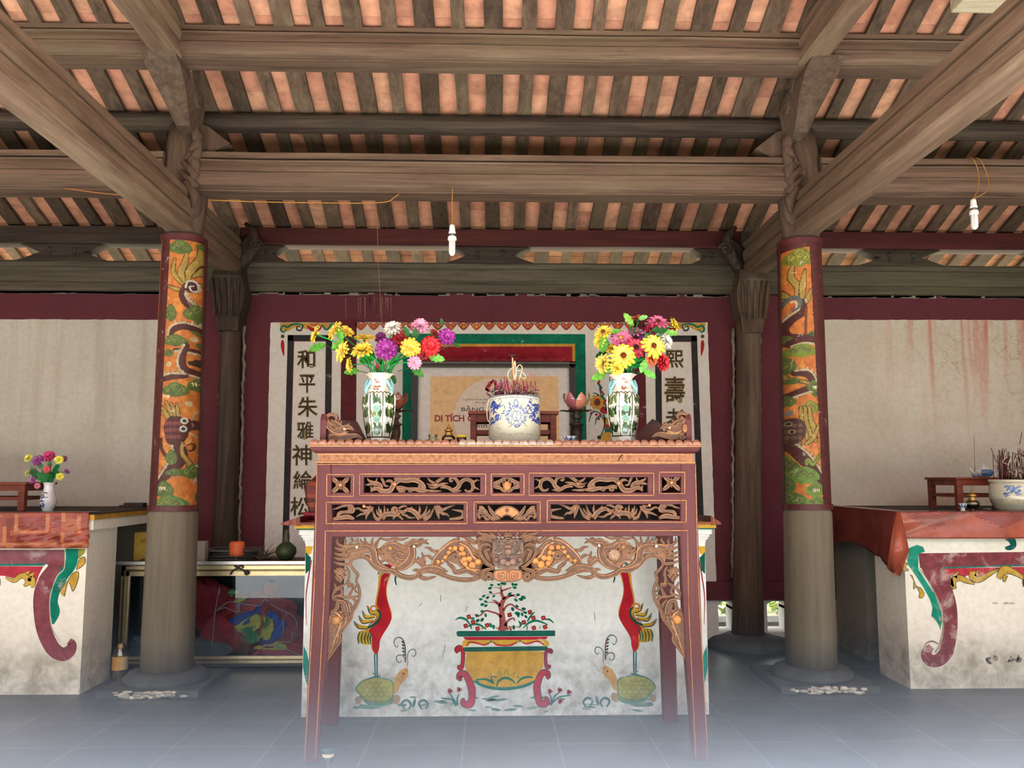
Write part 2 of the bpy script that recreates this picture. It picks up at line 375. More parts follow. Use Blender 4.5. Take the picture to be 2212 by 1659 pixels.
METAL = colmat('gold aluminium', .32, .5, metallic=.85, noise_amt=.1)
STEEL = colmat('brushed aluminium', .35, .5, metallic=.9, noise_amt=.1)
CLEAR = glass('clear lamp glass', (225, 232, 226), .10)
PAINTL = colmat('lightly worn brush paint', .8, .2, wear=.2, wearcol=(198, 178, 172), noise_amt=.25, nsc=12)
PANE = glass('case glass', (226, 232, 238), .035, .015, (.7, .8, .95))
BOTTLEG = glass('bottle plastic', (226, 214, 190), .12)
m_, t_, b_, N_, L_ = nt('white tube glass'); b_.inputs['Base Color'].default_value = (.92, .93, .95, 1); b_.inputs['Roughness'].default_value = .25; TUBEW = m_
# ================================================================== THE HALL
YW, YC, YA, YS, YT, YP = 6.5, 5.35, 4.65, 5.16, 3.91, 6.42
def soff(Y): return 3.62-.39*(Y-5.33)        # underside of the rafters, back slope
# floor -----------------------------------------------------------
m, t, b, N, L = nt('grey floor tile'); mp = coords(t, N, L, (1, 1, 1), rnd=False); mp.inputs['Location'].default_value = (.12, .02, 0)
br = N('ShaderNodeTexBrick', offset=0.0, squash=1.0); br.inputs['Scale'].default_value = 1; br.inputs['Brick Width'].default_value = .45; br.inputs['Row Height'].default_value = .4
br.inputs['Mortar Size'].default_value = .006; br.inputs['Mortar Smooth'].default_value = .3; br.inputs['Bias'].default_value = 0
br.inputs['Color1'].default_value = (*lin((74, 76, 80)), 1); br.inputs['Color2'].default_value = (*lin((86, 86, 88)), 1); br.inputs['Mortar'].default_value = (*lin((108, 110, 114)), 1)
L(mp.outputs[0], br.inputs['Vector']); n = noise(N, L, mp, 4, 8, .65); r = ramp(N, [(.3, (150, 150, 150)), (.65, (255, 255, 255))]); L(n.outputs[0], r.inputs[0])
L(mixn(N, L, .8, br.outputs[0], r.outputs[0], 'MULTIPLY'), b.inputs['Base Color']); b.inputs['Roughness'].default_value = .42; b.inputs['Specular IOR Level'].default_value = .4
bump(N, L, b, n.outputs[0], .12, .01); FLOORM = m
q = M(); q.box(-5.2, 5.2, 2.4, 6.78, -.12, 0); tag(q.build('floor', FLOORM), kind='structure')
q = M(); q.box(-14, 14, -1.3, 2.4, -.3, -.06, (206, 203, 196)); q.box(-14, 14, -12, -1.3, -.3, -.08, (48, 56, 34)); q.box(-14, 14, 6.78, 20, -.5, -.12, (186, 176, 148))
tag(q.build('ground', GENERIC), kind='structure')
# ceiling: rows of terracotta tiles laid over plank rafters -------
m, t, b, N, L = nt('terracotta roof tile'); a_ = N('ShaderNodeAttribute', attribute_name='Col'); mp = coords(t, N, L, (1, 1, 1), rnd=False)
n = noise(N, L, mp, 9, 8, .65); r = ramp(N, [(.28, (165, 160, 158)), (.6, (255, 255, 255))]); L(n.outputs[0], r.inputs[0])
o1 = mixn(N, L, .8, a_.outputs[0], r.outputs[0], 'MULTIPLY'); n2 = noise(N, L, mp, 2.3, 6); r2 = ramp(N, [(.55, (0, 0, 0)), (.75, (110, 110, 110))]); L(n2.outputs[0], r2.inputs[0])
L(mixn(N, L, r2.outputs[0], o1, (208, 166, 130)), b.inputs['Base Color']); b.inputs['Roughness'].default_value = .85; b.inputs['Specular IOR Level'].default_value = .15
bump(N, L, b, n.outputs[0], .25, .008); TILEM = m
RSP = .2035
raf = [(.018+RSP*k, .112 if k % 2 == 0 else .082) for k in range(-24, 25)]
q = M(); rid = 2.9; row = .18
rows = [rid+row*i for i in range(27)]
for i in range(len(rows)-1):
    ya, yb = rows[i], rows[i+1]-.0045
    for k in range(len(raf)-1):
        x0, x1 = raf[k][0], raf[k+1][0]; c = jit(random.choice([(204, 150, 124), (198, 142, 118), (210, 158, 130), (192, 136, 114)]), .05)
        q.hexa([(x0, ya, soff(ya)+.038), (x1, ya, soff(ya)+.038), (x1, yb, soff(yb)+.038), (x0, yb, soff(yb)+.038)], [(x0, ya, soff(ya)+.052), (x1, ya, soff(ya)+.052), (x1, yb, soff(yb)+.052), (x0, yb, soff(yb)+.052)], c)
zr_ = soff(rid)
q.hexa([(-5, rid, zr_+.06), (5, rid, zr_+.06), (5, rid+.02, zr_+.06), (-5, rid+.02, zr_+.06)], [(-5, rid, zr_+.12), (5, rid, zr_+.12), (5, rid+.02, zr_+.12), (-5, rid+.02, zr_+.12)], (200, 130, 100))
q.face([(-5, rid, zr_+.06), (-5, .7, zr_-.86), (5, .7, zr_-.86), (5, rid, zr_+.06)][::-1], (214, 140, 106))
q.face([(-5, rid, zr_+.12), (-5, rows[-1], soff(rows[-1])+.1), (5, rows[-1], soff(rows[-1])+.1), (5, rid, zr_+.12)], (46, 36, 32))
ceil = tag(q.build('ceiling', TILEM, loc=(0, 0, 0)), kind='structure')
for k, (x, w) in enumerate(raf):
    q = M(); ya, yb = rid, rows[-1]-.02; w2 = w/2*random.uniform(.93, 1.08); e = random.uniform(-.008, .008); rr = []
    for i in range(15):
        Y = ya+(yb-ya)*i/14; z = soff(Y); ox = e*math.sin(i*1.3+k); a = w2*random.uniform(.96, 1.04)
        rr.append([(x+ox-a, Y, z), (x+ox+a, Y, z), (x+ox+a, Y, z+.034), (x+ox-a, Y, z+.034)])
    q.grid(rr, (120, 100, 80), 0, False, True, True, True); o = q.build('rafter', W_RAFT, parent=ceil)
# gable side walls beyond the frame keep the side daylight out
for nm, x0, x1 in (('wall_left', -5.1, -4.9), ('wall_right', 4.9, 5.1)):
    q = M(); q.prism_x([(2.5, 0), (6.76, 0), (6.76, soff(6.76)+.03), (2.95, soff(2.95)+.03), (2.5, soff(2.9)-.15)], x0, x1, (210, 205, 195)); tag(q.build(nm, WHITE_L), kind='structure')
# back wall with floor-level vents --------------------------------
q = M()
def wbox(x0, x1, z0, z1, mi): q.box(x0, x1, YW, YW+.25, z0, z1, (200, 190, 180), mi)
ztop = 2.7
vents = [(1.72, 1.845), (2.09, 2.26)]
xs = [-5.0, -2.1, 1.72]
wbox(-5.0, 1.72, 0, .335, 2); wbox(1.845, 2.09, 0, .335, 2); wbox(2.26, 5.0, 0, .335, 2)
for a, c in vents: wbox(a, c, 0, .095, 2); wbox(a, c, .32, .335, 2)
wbox(-5.0, 5.0, .335, ztop, 0)
wall = tag(q.build('wall_back', [WALLRED, WALLRED2, WHITE_C], loc=(0, YW, 0)), kind='structure')
# curved corners of the two vents
q = M()
for a, c in vents:
    for s, xe in ((1, a), (-1, c)):
        q.prism_y([(xe, .322), (xe, .25)]+[(xe+s*(.045-.045*math.cos(f)), .25+.02+.05*math.sin(f)) for f in (0, .4, .8, 1.2, 1.57)]+[(xe+s*.06, .322)], YW+.01, YW+.24, (120, 118, 110))
q.build('vent_moulding', WHITE_C, parent=wall)
# white fields of the wall (thin coats of lime plaster with a ragged brush edge)
def field(name, pts, mat, Y=YW, th=.006, wob=.6):
    P = []
    for i, (x, y) in enumerate(pts):
        x2, y2 = pts[(i+1) % len(pts)]; n = max(2, int(math.hypot(x2-x, y2-y)/14))
        for k in range(n): P.append((x+(x2-x)*k/n+random.uniform(-wob, wob), y+(y2-y)*k/n+random.uniform(-wob, wob)))
    q = M(); W = [at(px, py, Y) for px, py in P]
    q.prism_y([(p.x, p.z) for p in W][::-1], Y-th, Y+.002); return q.build(name, mat, parent=wall)
field('white_plaster_field', [(-500, 688), (346, 691), (330, 1110), (-560, 1110)], WHITE_L)
field('white_plaster_field', [(585, 697), (1528, 697), (1547, 1256), (570, 1256)], WHITE_C)
field('white_plaster_field', [(1768, 691), (2700, 692), (2760, 1110), (1780, 1110)], WHITE_R)
q = M(); q.box(-5, 5, YW-.035, YW+.02, .335, .47, (92, 40, 46)); q.build('skirting_band', WALLRED, parent=wall)
q = M()
for a, b2 in ((520, 1590), (0, 348), (1770, 2212)):
    for i in range(70):
        x = a+(b2-a)*random.random(); p = at(x, 634, YW); w = random.uniform(.02, .09)
        q.box(p.x-w, p.x+w, YW-.012, YW, 2.658-random.uniform(.0, .012), 2.668, jit((128, 122, 110), .15))
q.build('mortar_line', GENERIC, parent=wall)
# long timbers ----------------------------------------------------
def beam_x(name, x0, x1, Y, z0, z1, D, mat, label, cat='beam', prof=None, group=None, bev=.006):
    H = z1-z0
    prof = prof or [(-.5, 0), (.5, 0), (.5, 1), (-.5, 1)]
    q = M(); n = 9; rr = []
    for i in range(n+1):
        x = x0+(x1-x0)*i/n; dz = random.uniform(-.003, .003); rr.append([(x, Y+a*D, z0+c*H+dz) for a, c in prof])
    q.grid(rr, (120, 100, 80), 0, False, True, True)
    o = q.build(name, mat); tag(o, label, cat, group, 'thing'); return bevel(o, bev, 2) if bev else o
MOULD = [(-.2, 0), (.5, 0), (.5, .97), (.42, 1), (-.40, 1), (-.42, .985), (-.42, .84), (-.34, .825), (-.34, .795), (-.5, .775), (-.52, .75), (-.5, .725), (-.44, .71), (-.47, .6), (-.48, .49), (-.44, .48), (-.44, .465), (-.5, .45), (-.5, .3), (-.47, .2), (-.40, .12), (-.30, .085), (-.26, .07), (-.26, .05), (-.30, .04), (-.30, .0)]
ROUND = [(.5*math.sin(f), .5+.5*math.cos(f)) for f in [2*math.pi*i/16 for i in range(16)]]
XL, XR = -1.955, 2.02
bays = ((-4.85, XL-.1), (XL+.1, XR-.1), (XR+.1, 4.85))
bn = ('left bay', 'middle bay', 'right bay')
for (x0, x1), nm in zip(bays, bn):
    dz = {'left bay': .03, 'middle bay': 0, 'right bay': -.02}[nm]
    beam_x('tie_beam', x0, x1, 5.30, 3.04, 3.29, .2, W_BEAM_X, {'left bay': 'moulded brown tie beam left of the left dragon column, behind the diagonal beam', 'middle bay': 'moulded brown tie beam between the two dragon columns, above the hanging bulb', 'right bay': 'moulded greenish tie beam right of the right dragon column, bulb cord over it'}[nm], prof=MOULD, group='moulded tie beams at the column line', bev=0)
    beam_x('purlin', x0-.05, x1+.05, 5.36, 3.475, 3.6, .14, W_DARK, 'round sooty purlin under the rafters just above the moulded tie beam, ' + nm, 'purlin', ROUND, 'round purlins above the tie beams', 0)
    e = .12 if nm == 'middle bay' else 0
    beam_x('upper_beam', {'left bay': x0, 'middle bay': XL+.001, 'right bay': XR+.001}[nm], {'left bay': XL-.001, 'middle bay': XR-.001, 'right bay': x1}[nm], 4.80, 3.66, 3.86, .18, W_BEAM_X, 'thick moulded beam high under the orange tiles, ' + {'left bay': 'left of the left column head', 'middle bay': 'topmost between the two column heads', 'right bay': 'right of the right column head'}[nm], 'beam', MOULD, 'upper moulded beams', 0)
    beam_x('eave_purlin', x0-.06, x1+.06, YW-.02, 3.02, 3.155, .15, W_DARK if nm == 'left bay' else W_RED, {'left bay': 'black squared eave purlin above the left white wall', 'middle bay': 'dark red eave purlin behind the hanging bulb', 'right bay': 'dark red eave purlin above the stained right wall'}[nm], 'purlin', None, 'squared eave purlins')
    beam_x('wall_plate', x0-.1, x1+.1, YW+.06, 2.665, 2.9, .24, W_PLATE, {'left bay': 'grey wall plate timber resting on the left wall', 'middle bay': 'brown wall plate timber above the painted altar wall', 'right bay': 'greenish wall plate timber resting on the right wall'}[nm], 'beam', [(-.5, 0), (.5, 0), (.5, 1), (-.46, 1), (-.5, .93), (-.47, .8), (-.5, .75), (-.5, .35), (-.47, .3), (-.5, .25)], 'wall plates', .004)
# carved spacer blocks in the eave gap
def spacer(x, label, half=.31):
    q = M(); z0, z1 = 2.895, 3.025; zm = (z0+z1)/2; P = []
    for s in (1,):
        P = [(-half*1.12, z0), (half*1.12, z0), (half*.78, z0+.035), (half*.66, zm-.012), (half*.5, zm), (half*.66, zm+.015), (half*.78, z1-.03), (half*1.08, z1), (-half*1.08, z1), (-half*.78, z1-.03), (-half*.66, zm+.015), (-half*.5, zm), (-half*.66, zm-.012), (-half*.78, z0+.035)]
    q.prism_y([(x+a, c) for a, c in P], YW-.06, YW+.06, (40, 38, 34))
    for s in (-1, 1):
        q.ball((x+s*half*.3, YW-.062, zm+.02), .018, .012, .022, 8, 6, (86, 72, 54)); q.ball((x+s*half*.3, YW-.062, zm-.02), .014, .01, .018, 8, 6, (86, 72, 54))
    tag(q.build('carved_spacer', W_DARK), label, 'bracket', 'carved spacers between wall plate and eave purlin', 'thing')
spacer(-3.27, 'black carved spacer block in the eave gap left of the left dragon column')
spacer(0.0, 'carved spacer block in the eave gap behind the hanging bulb, over the middle')
spacer(3.22, 'carved spacer block in the eave gap below the right hanging bulb')
spacer(-1.78, 'carved spacer end in the eave gap beside the left wall post', .2)
spacer(1.78, 'carved spacer end in the eave gap beside the right wall post', .2)
spacer(4.55, 'carved spacer block in the eave gap at the far right edge')
# big transverse beams coming forward from the columns ------------
def beam_y(name, xc, wb, zb, H, y0, y1, mat, label, group, lean=0, taper=.0):
    prof = [(-.5, .05), (-.43, 0), (.43, 0), (.5, .05), (.5, .31), (.38, .33), (.38, .36), (.5, .38), (.53, .56), (.5, .70), (.36, .73), (.36, .77), (.45, .79), (.45, .95), (.34, 1), (-.34, 1), (-.45, .95), (-.45, .79), (-.36, .77), (-.36, .73), (-.5, .70), (-.53, .56), (-.5, .38), (-.38, .36), (-.38, .33), (-.5, .31)]
    q = M(); n = 12; rr = []
    for i in range(n+1):
        Y = y0+(y1-y0)*i/n; k = 1-taper*max(0, (Y-5.0)/1.5); dz = random.uniform(-.004, .004)
        rr.append([(xc+a*wb*k, Y, zb+(1-(1-c))*H*k+dz) for a, c in prof])
    q.grid(rr, (130, 110, 90), 0, False, True, True, True)
    return tag(q.build(name, mat), label, 'beam', group, 'thing')
beam_y('cross_beam', XL+.0, .165, 2.78, .27, 2.2, 6.4, W_BEAM_Y, 'huge pale-bottomed cross beam running diagonally from the top left to the left dragon column', 'lower cross beams')
beam_y('cross_beam', XR+.0, .165, 2.785, .27, 2.2, 6.4, W_BEAM_Y, 'huge weathered cross beam running diagonally from the top right to the right dragon column', 'lower cross beams')
beam_y('upper_cross_beam', XL+.09, .15, 3.66, .24, 2.9, 4.92, W_BEAM_Y, 'short cross beam above the left column head, cut by the upper edge', 'upper cross beams')
beam_y('upper_cross_beam', XR-.13, .15, 3.67, .24, 2.9, 4.92, W_BEAM_Y, 'short cross beam above the right column head, cut by the upper edge', 'upper cross beams')
p = at(2115, 0, 4.3); q = M(); q.box(p.x-.13, p.x+.13, 4.2, 4.36, p.z-.045, p.z+.25); tag(bevel(q.build('beam_end', wood('pale limed wood', (150, 140, 118), (186, 176, 150), (206, 198, 176), 'x')), .01), 'pale limewashed beam end at the top right corner beside the cross beam', 'beam', kind='thing')
# main columns ----------------------------------------------------
def column(xc, xb, label):
    t = thing('timber_column', (xc, YC, 0), label, 'column', 'painted main columns', 'thing')
    q = M(); prof = [(.152, .10), (.153, .3), (.149, .7), (.146, 1.03), (.13, 1.06), (.118, 1.5), (.112, 2.4), (.11, 2.78)]
    def pr(prof):
        rr = []
        for r, z in prof:
            k = (z-.1)/2.7; cx = xb+(xc-xb)*min(1, max(0, k*1.0))
            rr.append([(cx+r*math.cos(2*math.pi*j/32)*(1+.012*math.sin(5*2*math.pi*j/32)), YC+r*math.sin(2*math.pi*j/32), z) for j in range(32)])
        return rr
    q.grid(pr(prof), (130, 116, 98), 0, True, True, True); q.build('shaft', W_COL, parent=t)
    q = M(); q.grid(pr([(.114, 2.78), (.132, 2.95), (.142, 3.2), (.128, 3.35), (.11, 3.5)]), (100, 80, 66), 0, True, True, True)
    q.build('column_head', W_POST, parent=t)
    q = M(); q.lathe(xb, YC, [(.24, .035), (.245, .06), (.22, .09), (.185, .105), (.15, .105)], 28, (96, 98, 98)); q.box(xb-.29, xb+.29, YC-.29, YC+.29, -.01, .04, (110, 108, 104))
    q.build('stone_base', STONE, parent=t)
    q = M()
    for i in range(60):
        a = random.uniform(-.27, .25)*random.uniform(.3, 1)+.02; q.ball((xb+a, YC-.292-random.uniform(0, .012), random.uniform(.004, .038)), random.uniform(.01, .034), .01, random.uniform(.004, .012), 7, 4, jit((176, 170, 158), .18))
    q.build('mortar_patch', GENERIC, parent=t)
    return t
colL = column(XL, -1.945, 'round column with the carved dragon board, left of the altar table')
colR = column(XR, 1.985, 'round column with the carved dragon board, right of the altar table')
# carved board wrapped round the front of each column -------------
def col_board(parent, xb, xt, cv, box, fx0, label, z0, z1, side):
    t = parent; q = M(); nz, na = 640, 120; rr = []
    for i in range(nz+1):
        z = z0+(z1-z0)*i/nz; k = (z-z0)/(z1-z0); r = .140-.012*k; cx = xb+(xt-xb)*k
        rr.append([(cx+r*math.sin(a), YC-r*math.cos(a), z) for a in [R(-98+196*j/na) for j in range(na+1)]])
    cols = {}
    for i in range(nz):
        for j in range(na):
            a = rr[i][j]; bb = rr[i+1][j+1]; px, py = pix(((a[0]+bb[0])/2, YC-.13, (a[2]+bb[2])/2)); cols[(i, j)] = tuple(round(v/6)*6 for v in cv.get(px, py))
    q.grid(rr, lambda i, j: cols[(i, j)], 0, True, False)
    o = q.build('dragon_board', PANELP, parent=t); o['label'] = label
    q = M()                                                         # rim of the board
    for k, e in ((0, -1), (na, 1)):
        ed = [r[k] for r in rr[::40]]
        q.grid([[(p[0], p[1]-.002, p[2]), (p[0]+e*.012, p[1]-.004, p[2]), (p[0]+e*.012, p[1]+.03, p[2]), (p[0], p[1]+.03, p[2])] for p in ed], (70, 30, 28), 0, False, True, True)
    for zz, hh in ((z0, -1), (z1, 1)):
        ring = rr[0] if hh < 0 else rr[-1]
        q.grid([[(p[0], p[1], p[2]), (p[0]+(p[0]-(xb if hh < 0 else xt))*.06, p[1]-.006, p[2]), (p[0]+(p[0]-(xb if hh < 0 else xt))*.06, p[1]-.006, p[2]-hh*.035), (p[0], p[1], p[2]-hh*.035)] for p in ring[::6]], (84, 34, 38), 0, False, True, True)
    q.build('board_rim', GENERIC, parent=o)
OR, GR1, GR2, GR3, YL, MA, CR, BR = (190, 116, 56), (86, 102, 48), (116, 126, 64), (58, 76, 38), (164, 136, 68), (80, 36, 38), (180, 166, 136), (70, 44, 26)
def cloud(cv, x, y, w, h, c1=GR1, c2=GR2):
    for dx, dy, k in ((-.32, .08, .55), (.3, .1, .55), (0, -.12, .7), (.02, .2, .6), (-.12, .05, .7), (.15, 0, .7)): cv.dot((x+dx*w, y+dy*h), w*.5*k, c1, h*.62*k)
    for dx, dy, k in ((-.3, 0, .3), (.26, .02, .3), (-.02, -.18, .38)): cv.dot((x+dx*w, y+dy*h), w*.5*k, c2, h*.6*k)
    for dx, dy in ((-.25, .02), (.22, .05), (0, -.15)): cv.stroke([(x+dx*w-w*.12, y+dy*h), (x+dx*w, y+dy*h-h*.15), (x+dx*w+w*.1, y+dy*h), (x+dx*w, y+dy*h+h*.1)], 1.6, mixc(c1, (30, 40, 20), .5))
def ribbon(cv, pts, w, c=YL, dk=BR):
    cv.stroke(pts, [v+3 for v in w], dk); cv.stroke(pts, w, c)
def dragon_body(cv, pts, w, spine=1):
    cv.stroke(pts, [v+4 for v in w], BR); cv.stroke(pts, w, MA); A, B, q = outline(pts, [v*.9 for v in w]); e = A if spine > 0 else B
    cv.stroke(e, 4.5, CR, smooth=False)
    for i in range(1, len(e)-1, 2):
        n = (e[i][0]-q[i][0], e[i][1]-q[i][1]); l = math.hypot(*n) or 1; cv.fill([(e[i][0]-2, e[i][1]), (e[i][0]+n[0]/l*7, e[i][1]+n[1]/l*7-3), (e[i][0]+3, e[i][1]+2)], CR)
def claw(cv, x, y, s=1):
    for i in range(4): cv.stroke([(x+i*4*s, y), (x+i*4*s+s, y+6)], [3, 1], (226, 214, 176))
# left board: traced in crop (320,490) scale 2.592
cv = Canvas(318, 495, 452, 1125, 2.2, OR); K = crop(320, 490, 2.592)
def kk(p): return K([p])[0]
rng = random.Random(3)
for i in range(160): cv.stroke([(rng.uniform(330, 440), y) for y in [rng.uniform(500, 1110)]*1]+[(rng.uniform(330, 440), rng.uniform(500, 1110))], .01, OR) if False else cv.dot((rng.uniform(325, 445), rng.uniform(500, 1110)), rng.uniform(3, 12), mixc(OR, rng.choice([(190, 96, 40), (226, 150, 70), (176, 110, 44)]), .45), rng.uniform(6, 26))
cl = lambda x, y, w, h, *c: cloud(cv, *kk((x, y)), w/2.592, h/2.592, *c)
for pts, w in (([(150, 180), (140, 250), (175, 300), (205, 330)], [4, 9, 8, 3]), ([(215, 130), (200, 200), (180, 260), (215, 320)], [4, 10, 12, 5]), ([(265, 105), (262, 170), (225, 240), (212, 310)], [4, 10, 13, 5]), ([(300, 130), (280, 210), (240, 270)], [3, 9, 5]), ([(110, 330), (150, 345), (200, 355)], [2, 7, 5]), ([(295, 300), (255, 310), (240, 330)], [3, 6, 4])): ribbon(cv, K(pts), w)
cl(175, 110, 110, 75); cl(285, 90, 60, 40); cl(310, 140, 40, 90)
dragon_body(cv, K([(205, 330), (190, 380), (220, 430), (280, 460)]), [10, 12, 14, 12], -1)
cv.dot(kk((228, 330)), 13, (70, 40, 40)); cv.stroke(K([(205, 335), (215, 300), (250, 300), (258, 340), (235, 355), (222, 330), (240, 322)]), [3, 4, 4, 4, 3, 3, 2], (196, 190, 180))
for p in ((285, 355), (238, 622), (115, 768), (215, 988)): cv.dot(kk(p), 6, (190, 176, 130))
cl(125, 480, 60, 90); cl(255, 475, 110, 90); cl(270, 560, 80, 90)
dragon_body(cv, K([(120, 610), (140, 570), (190, 550), (260, 560)]), [9, 14, 14, 12], -1)
cl(150, 635, 120, 60); cl(280, 650, 60, 60); cl(115, 705, 50, 40); cl(258, 755, 80, 40, (58, 44, 38), (78, 56, 48))
dragon_body(cv, K([(150, 690), (210, 690), (270, 700), (290, 730)]), [5, 8, 8, 6], 1)
dragon_body(cv, K([(205, 660), (180, 740), (200, 800), (290, 830)]), [8, 14, 14, 11], 1)
dragon_body(cv, K([(75, 850), (130, 835), (200, 830)]), [12, 13, 8], -1)
cl(150, 910, 120, 75); cl(255, 880, 80, 75); claw(cv, *kk((230, 870))); claw(cv, *kk((85, 945)))
for pts, w in (([(75, 1010), (110, 1060), (140, 1100)], [6, 10, 6]), ([(100, 980), (130, 1040), (150, 1090)], [5, 9, 6]), ([(130, 990), (150, 1040), (165, 1080)], [4, 8, 6]), ([(160, 990), (165, 1040), (170, 1080)], [3, 7, 5])): ribbon(cv, K(pts), w)
cv.fill(K([(90, 1110), (130, 1060), (200, 1070), (262, 1095), (258, 1130), (220, 1140), (205, 1180), (170, 1230), (110, 1210), (95, 1160)]), MA, True)
for i in range(14): cv.dot(kk((105+(i % 5)*22, 1100+(i//5)*38)), 4.5, (122, 62, 60))
for p in ((195, 1085), (190, 1130)): cv.dot(kk(p), 7, (200, 196, 180)); cv.dot(kk(p), 4, (60, 90, 100)); cv.dot(kk(p), 2, (20, 20, 20))
cv.stroke(K([(225, 1080), (240, 1030), (265, 1010)]), [2.5, 2, 1], CR); cv.stroke(K([(215, 1150), (250, 1190), (258, 1250), (250, 1290), (232, 1270)]), [2.5, 2, 2, 2, 1], CR)
dragon_body(cv, K([(60, 1430), (130, 1350), (170, 1290), (160, 1220)]), [14, 24, 26, 22], -1)
ribbon(cv, K([(185, 1210), (185, 1270), (215, 1330), (190, 1380)]), [5, 7, 7, 5]); cv.stroke(K([(190, 1250), (225, 1250), (230, 1215), (205, 1220)]), [2, 4, 3, 2], BR)
ribbon(cv, K([(70, 1190), (75, 1240), (100, 1280)]), [5, 6, 4], BR)
cl(130, 1290, 55, 80); cl(150, 1375, 90, 40); cl(235, 1370, 100, 80); claw(cv, *kk((235, 1335))); cl(90, 1470, 100, 90); claw(cv, *kk((65, 1460))); cl(120, 1545, 160, 80, (84, 120, 52)); cl(262, 1510, 60, 110)
fr = (84, 34, 38)
cv.fill(K([(85, 10), (330, 10), (330, 72), (118, 72)]), fr); cv.fill(K([(0, 1580), (330, 1580), (330, 1660), (0, 1660)]), fr)
cv.fill(K([(60, 0), (118, 0), (116, 72), (42, 1590), (-20, 1659)]), fr); cv.stroke(K([(118, 72), (43, 1590)]), 2, (58, 30, 24), smooth=False)
cv.fill(K([(306, 40), (350, 40), (330, 1660), (271, 1660)]), fr)
colb = col_board
col_board(colL, -1.948, -1.955, cv, None, 0, 'orange board painted with a maroon dragon, framed in maroon', 1.045, 2.765, -1)
# right board: crop (1660,490) scale 2.592
cv = Canvas(1655, 495, 1805, 1125, 2.2, OR); K = crop(1660, 490, 2.592)
for i in range(160): cv.dot((rng.uniform(1665, 1800), rng.uniform(500, 1110)), rng.uniform(3, 12), mixc(OR, rng.choice([(190, 96, 40), (226, 150, 70), (176, 110, 44)]), .45), rng.uniform(6, 26))
for pts, w in (([(85, 280), (100, 340), (130, 385)], [3, 9, 7]), ([(155, 180), (140, 270), (170, 330), (165, 385)], [3, 10, 12, 6]), ([(205, 240), (195, 320), (190, 390)], [3, 12, 9]), ([(240, 350), (220, 400), (195, 440)], [3, 10, 6]), ([(75, 400), (90, 430), (80, 480)], [5, 8, 5])): ribbon(cv, K(pts), w)
cl(180, 165, 120, 100, (122, 122, 44), (150, 150, 66)); cl(70, 210, 60, 90, (122, 122, 44), (150, 150, 66))
dragon_body(cv, K([(190, 420), (190, 470), (140, 510), (110, 560), (130, 610), (200, 620)]), [12, 16, 16, 16, 15, 10], 1)
cv.stroke(K([(108, 440), (130, 395), (175, 400), (180, 440), (150, 465)]), [5, 8, 8, 6, 4], (84, 98, 96)); cv.stroke(K([(140, 415), (160, 415), (165, 440), (150, 455)]), [3, 3, 3, 2], (200, 196, 180)); cv.dot(kk((150, 450)), 4, (150, 90, 60))
cv.fill(K([(205, 450), (218, 450), (215, 650), (200, 655)]), (110, 60, 30))
cl(105, 625, 90, 60); cl(240, 605, 40, 40); dragon_body(cv, K([(140, 650), (200, 630), (262, 640)]), [12, 17, 14], 1); cl(190, 690, 140, 70, (112, 134, 50)); cl(105, 770, 110, 110)
dragon_body(cv, K([(160, 815), (220, 820), (250, 860), (240, 900), (170, 930), (115, 955)]), [10, 15, 15, 14, 13, 10], -1); ribbon(cv, K([(120, 820), (140, 850), (210, 870), (235, 885)]), [4, 6, 6, 4])
cl(150, 858, 60, 36); cl(250, 890, 60, 60); claw(cv, *kk((85, 885))); claw(cv, *kk((250, 895)), .8); cl(105, 970, 110, 70); cl(235, 1010, 90, 70, (122, 122, 44), (150, 150, 66)); cl(262, 935, 40, 30)
for x in (185, 205, 228): ribbon(cv, K([(x, 1010), (x+8, 1080), (x+25, 1130), (x+35, 1200)]), [5, 9, 10, 5])
ribbon(cv, K([(285, 1100), (250, 1180), (210, 1215)]), [4, 9, 5]); cv.dot(kk((140, 1040)), 6, (128, 128, 120))
cv.fill(K([(85, 1100), (130, 1070), (190, 1080), (212, 1140), (190, 1200), (150, 1240), (100, 1230), (110, 1160)]), (76, 50, 46), True)
for i in range(16): cv.dot(kk((105+(i % 4)*26, 1110+(i//4)*34)), 4.5, (108, 82, 66))
for p in ((138, 1100), (150, 1145)): cv.dot(kk(p), 5, (150, 140, 110)); cv.dot(kk(p), 3, (20, 18, 18))
cv.stroke(K([(120, 1170), (90, 1200), (85, 1260)]), [2, 1.5, 1], CR); cv.stroke(K([(110, 1020), (90, 1060), (110, 1120)]), [1, 2, 2], CR)
dragon_body(cv, K([(150, 1230), (200, 1290), (250, 1350), (310, 1430)]), [18, 26, 22, 16], -1)
cl(115, 1300, 70, 60, (122, 132, 44)); cl(145, 1340, 70, 60); ribbon(cv, K([(215, 1330), (220, 1305), (250, 1330), (290, 1270)]), [6, 8, 7, 3], (120, 140, 60)); cl(200, 1390, 150, 90, (104, 138, 62)); cl(110, 1440, 100, 110, (80, 110, 60)); cl(262, 1470, 90, 80, (110, 140, 50)); claw(cv, *kk((250, 1470))); cl(130, 1530, 170, 90, (84, 116, 50)); cl(270, 1540, 100, 60, (104, 130, 60))
cv.fill(K([(30, 10), (280, 10), (240, 108), (50, 132)]), fr); cv.fill(K([(232, 80), (400, 40), (480, 1700), (310, 1560)]), fr); cv.stroke(K([(234, 110), (309, 1560)]), 2, (58, 30, 24), smooth=False)
cv.fill(K([(60, 1562), (360, 1556), (360, 1680), (40, 1680)]), (150, 44, 56)); cv.fill(K([(30, 60), (52, 130), (86, 1570), (40, 1660)]), (70, 40, 30))
col_board(colR, 2.0, 2.015, cv, None, 0, 'orange board painted with a dark dragon and green clouds, maroon edge', 1.05, 2.77, 1)
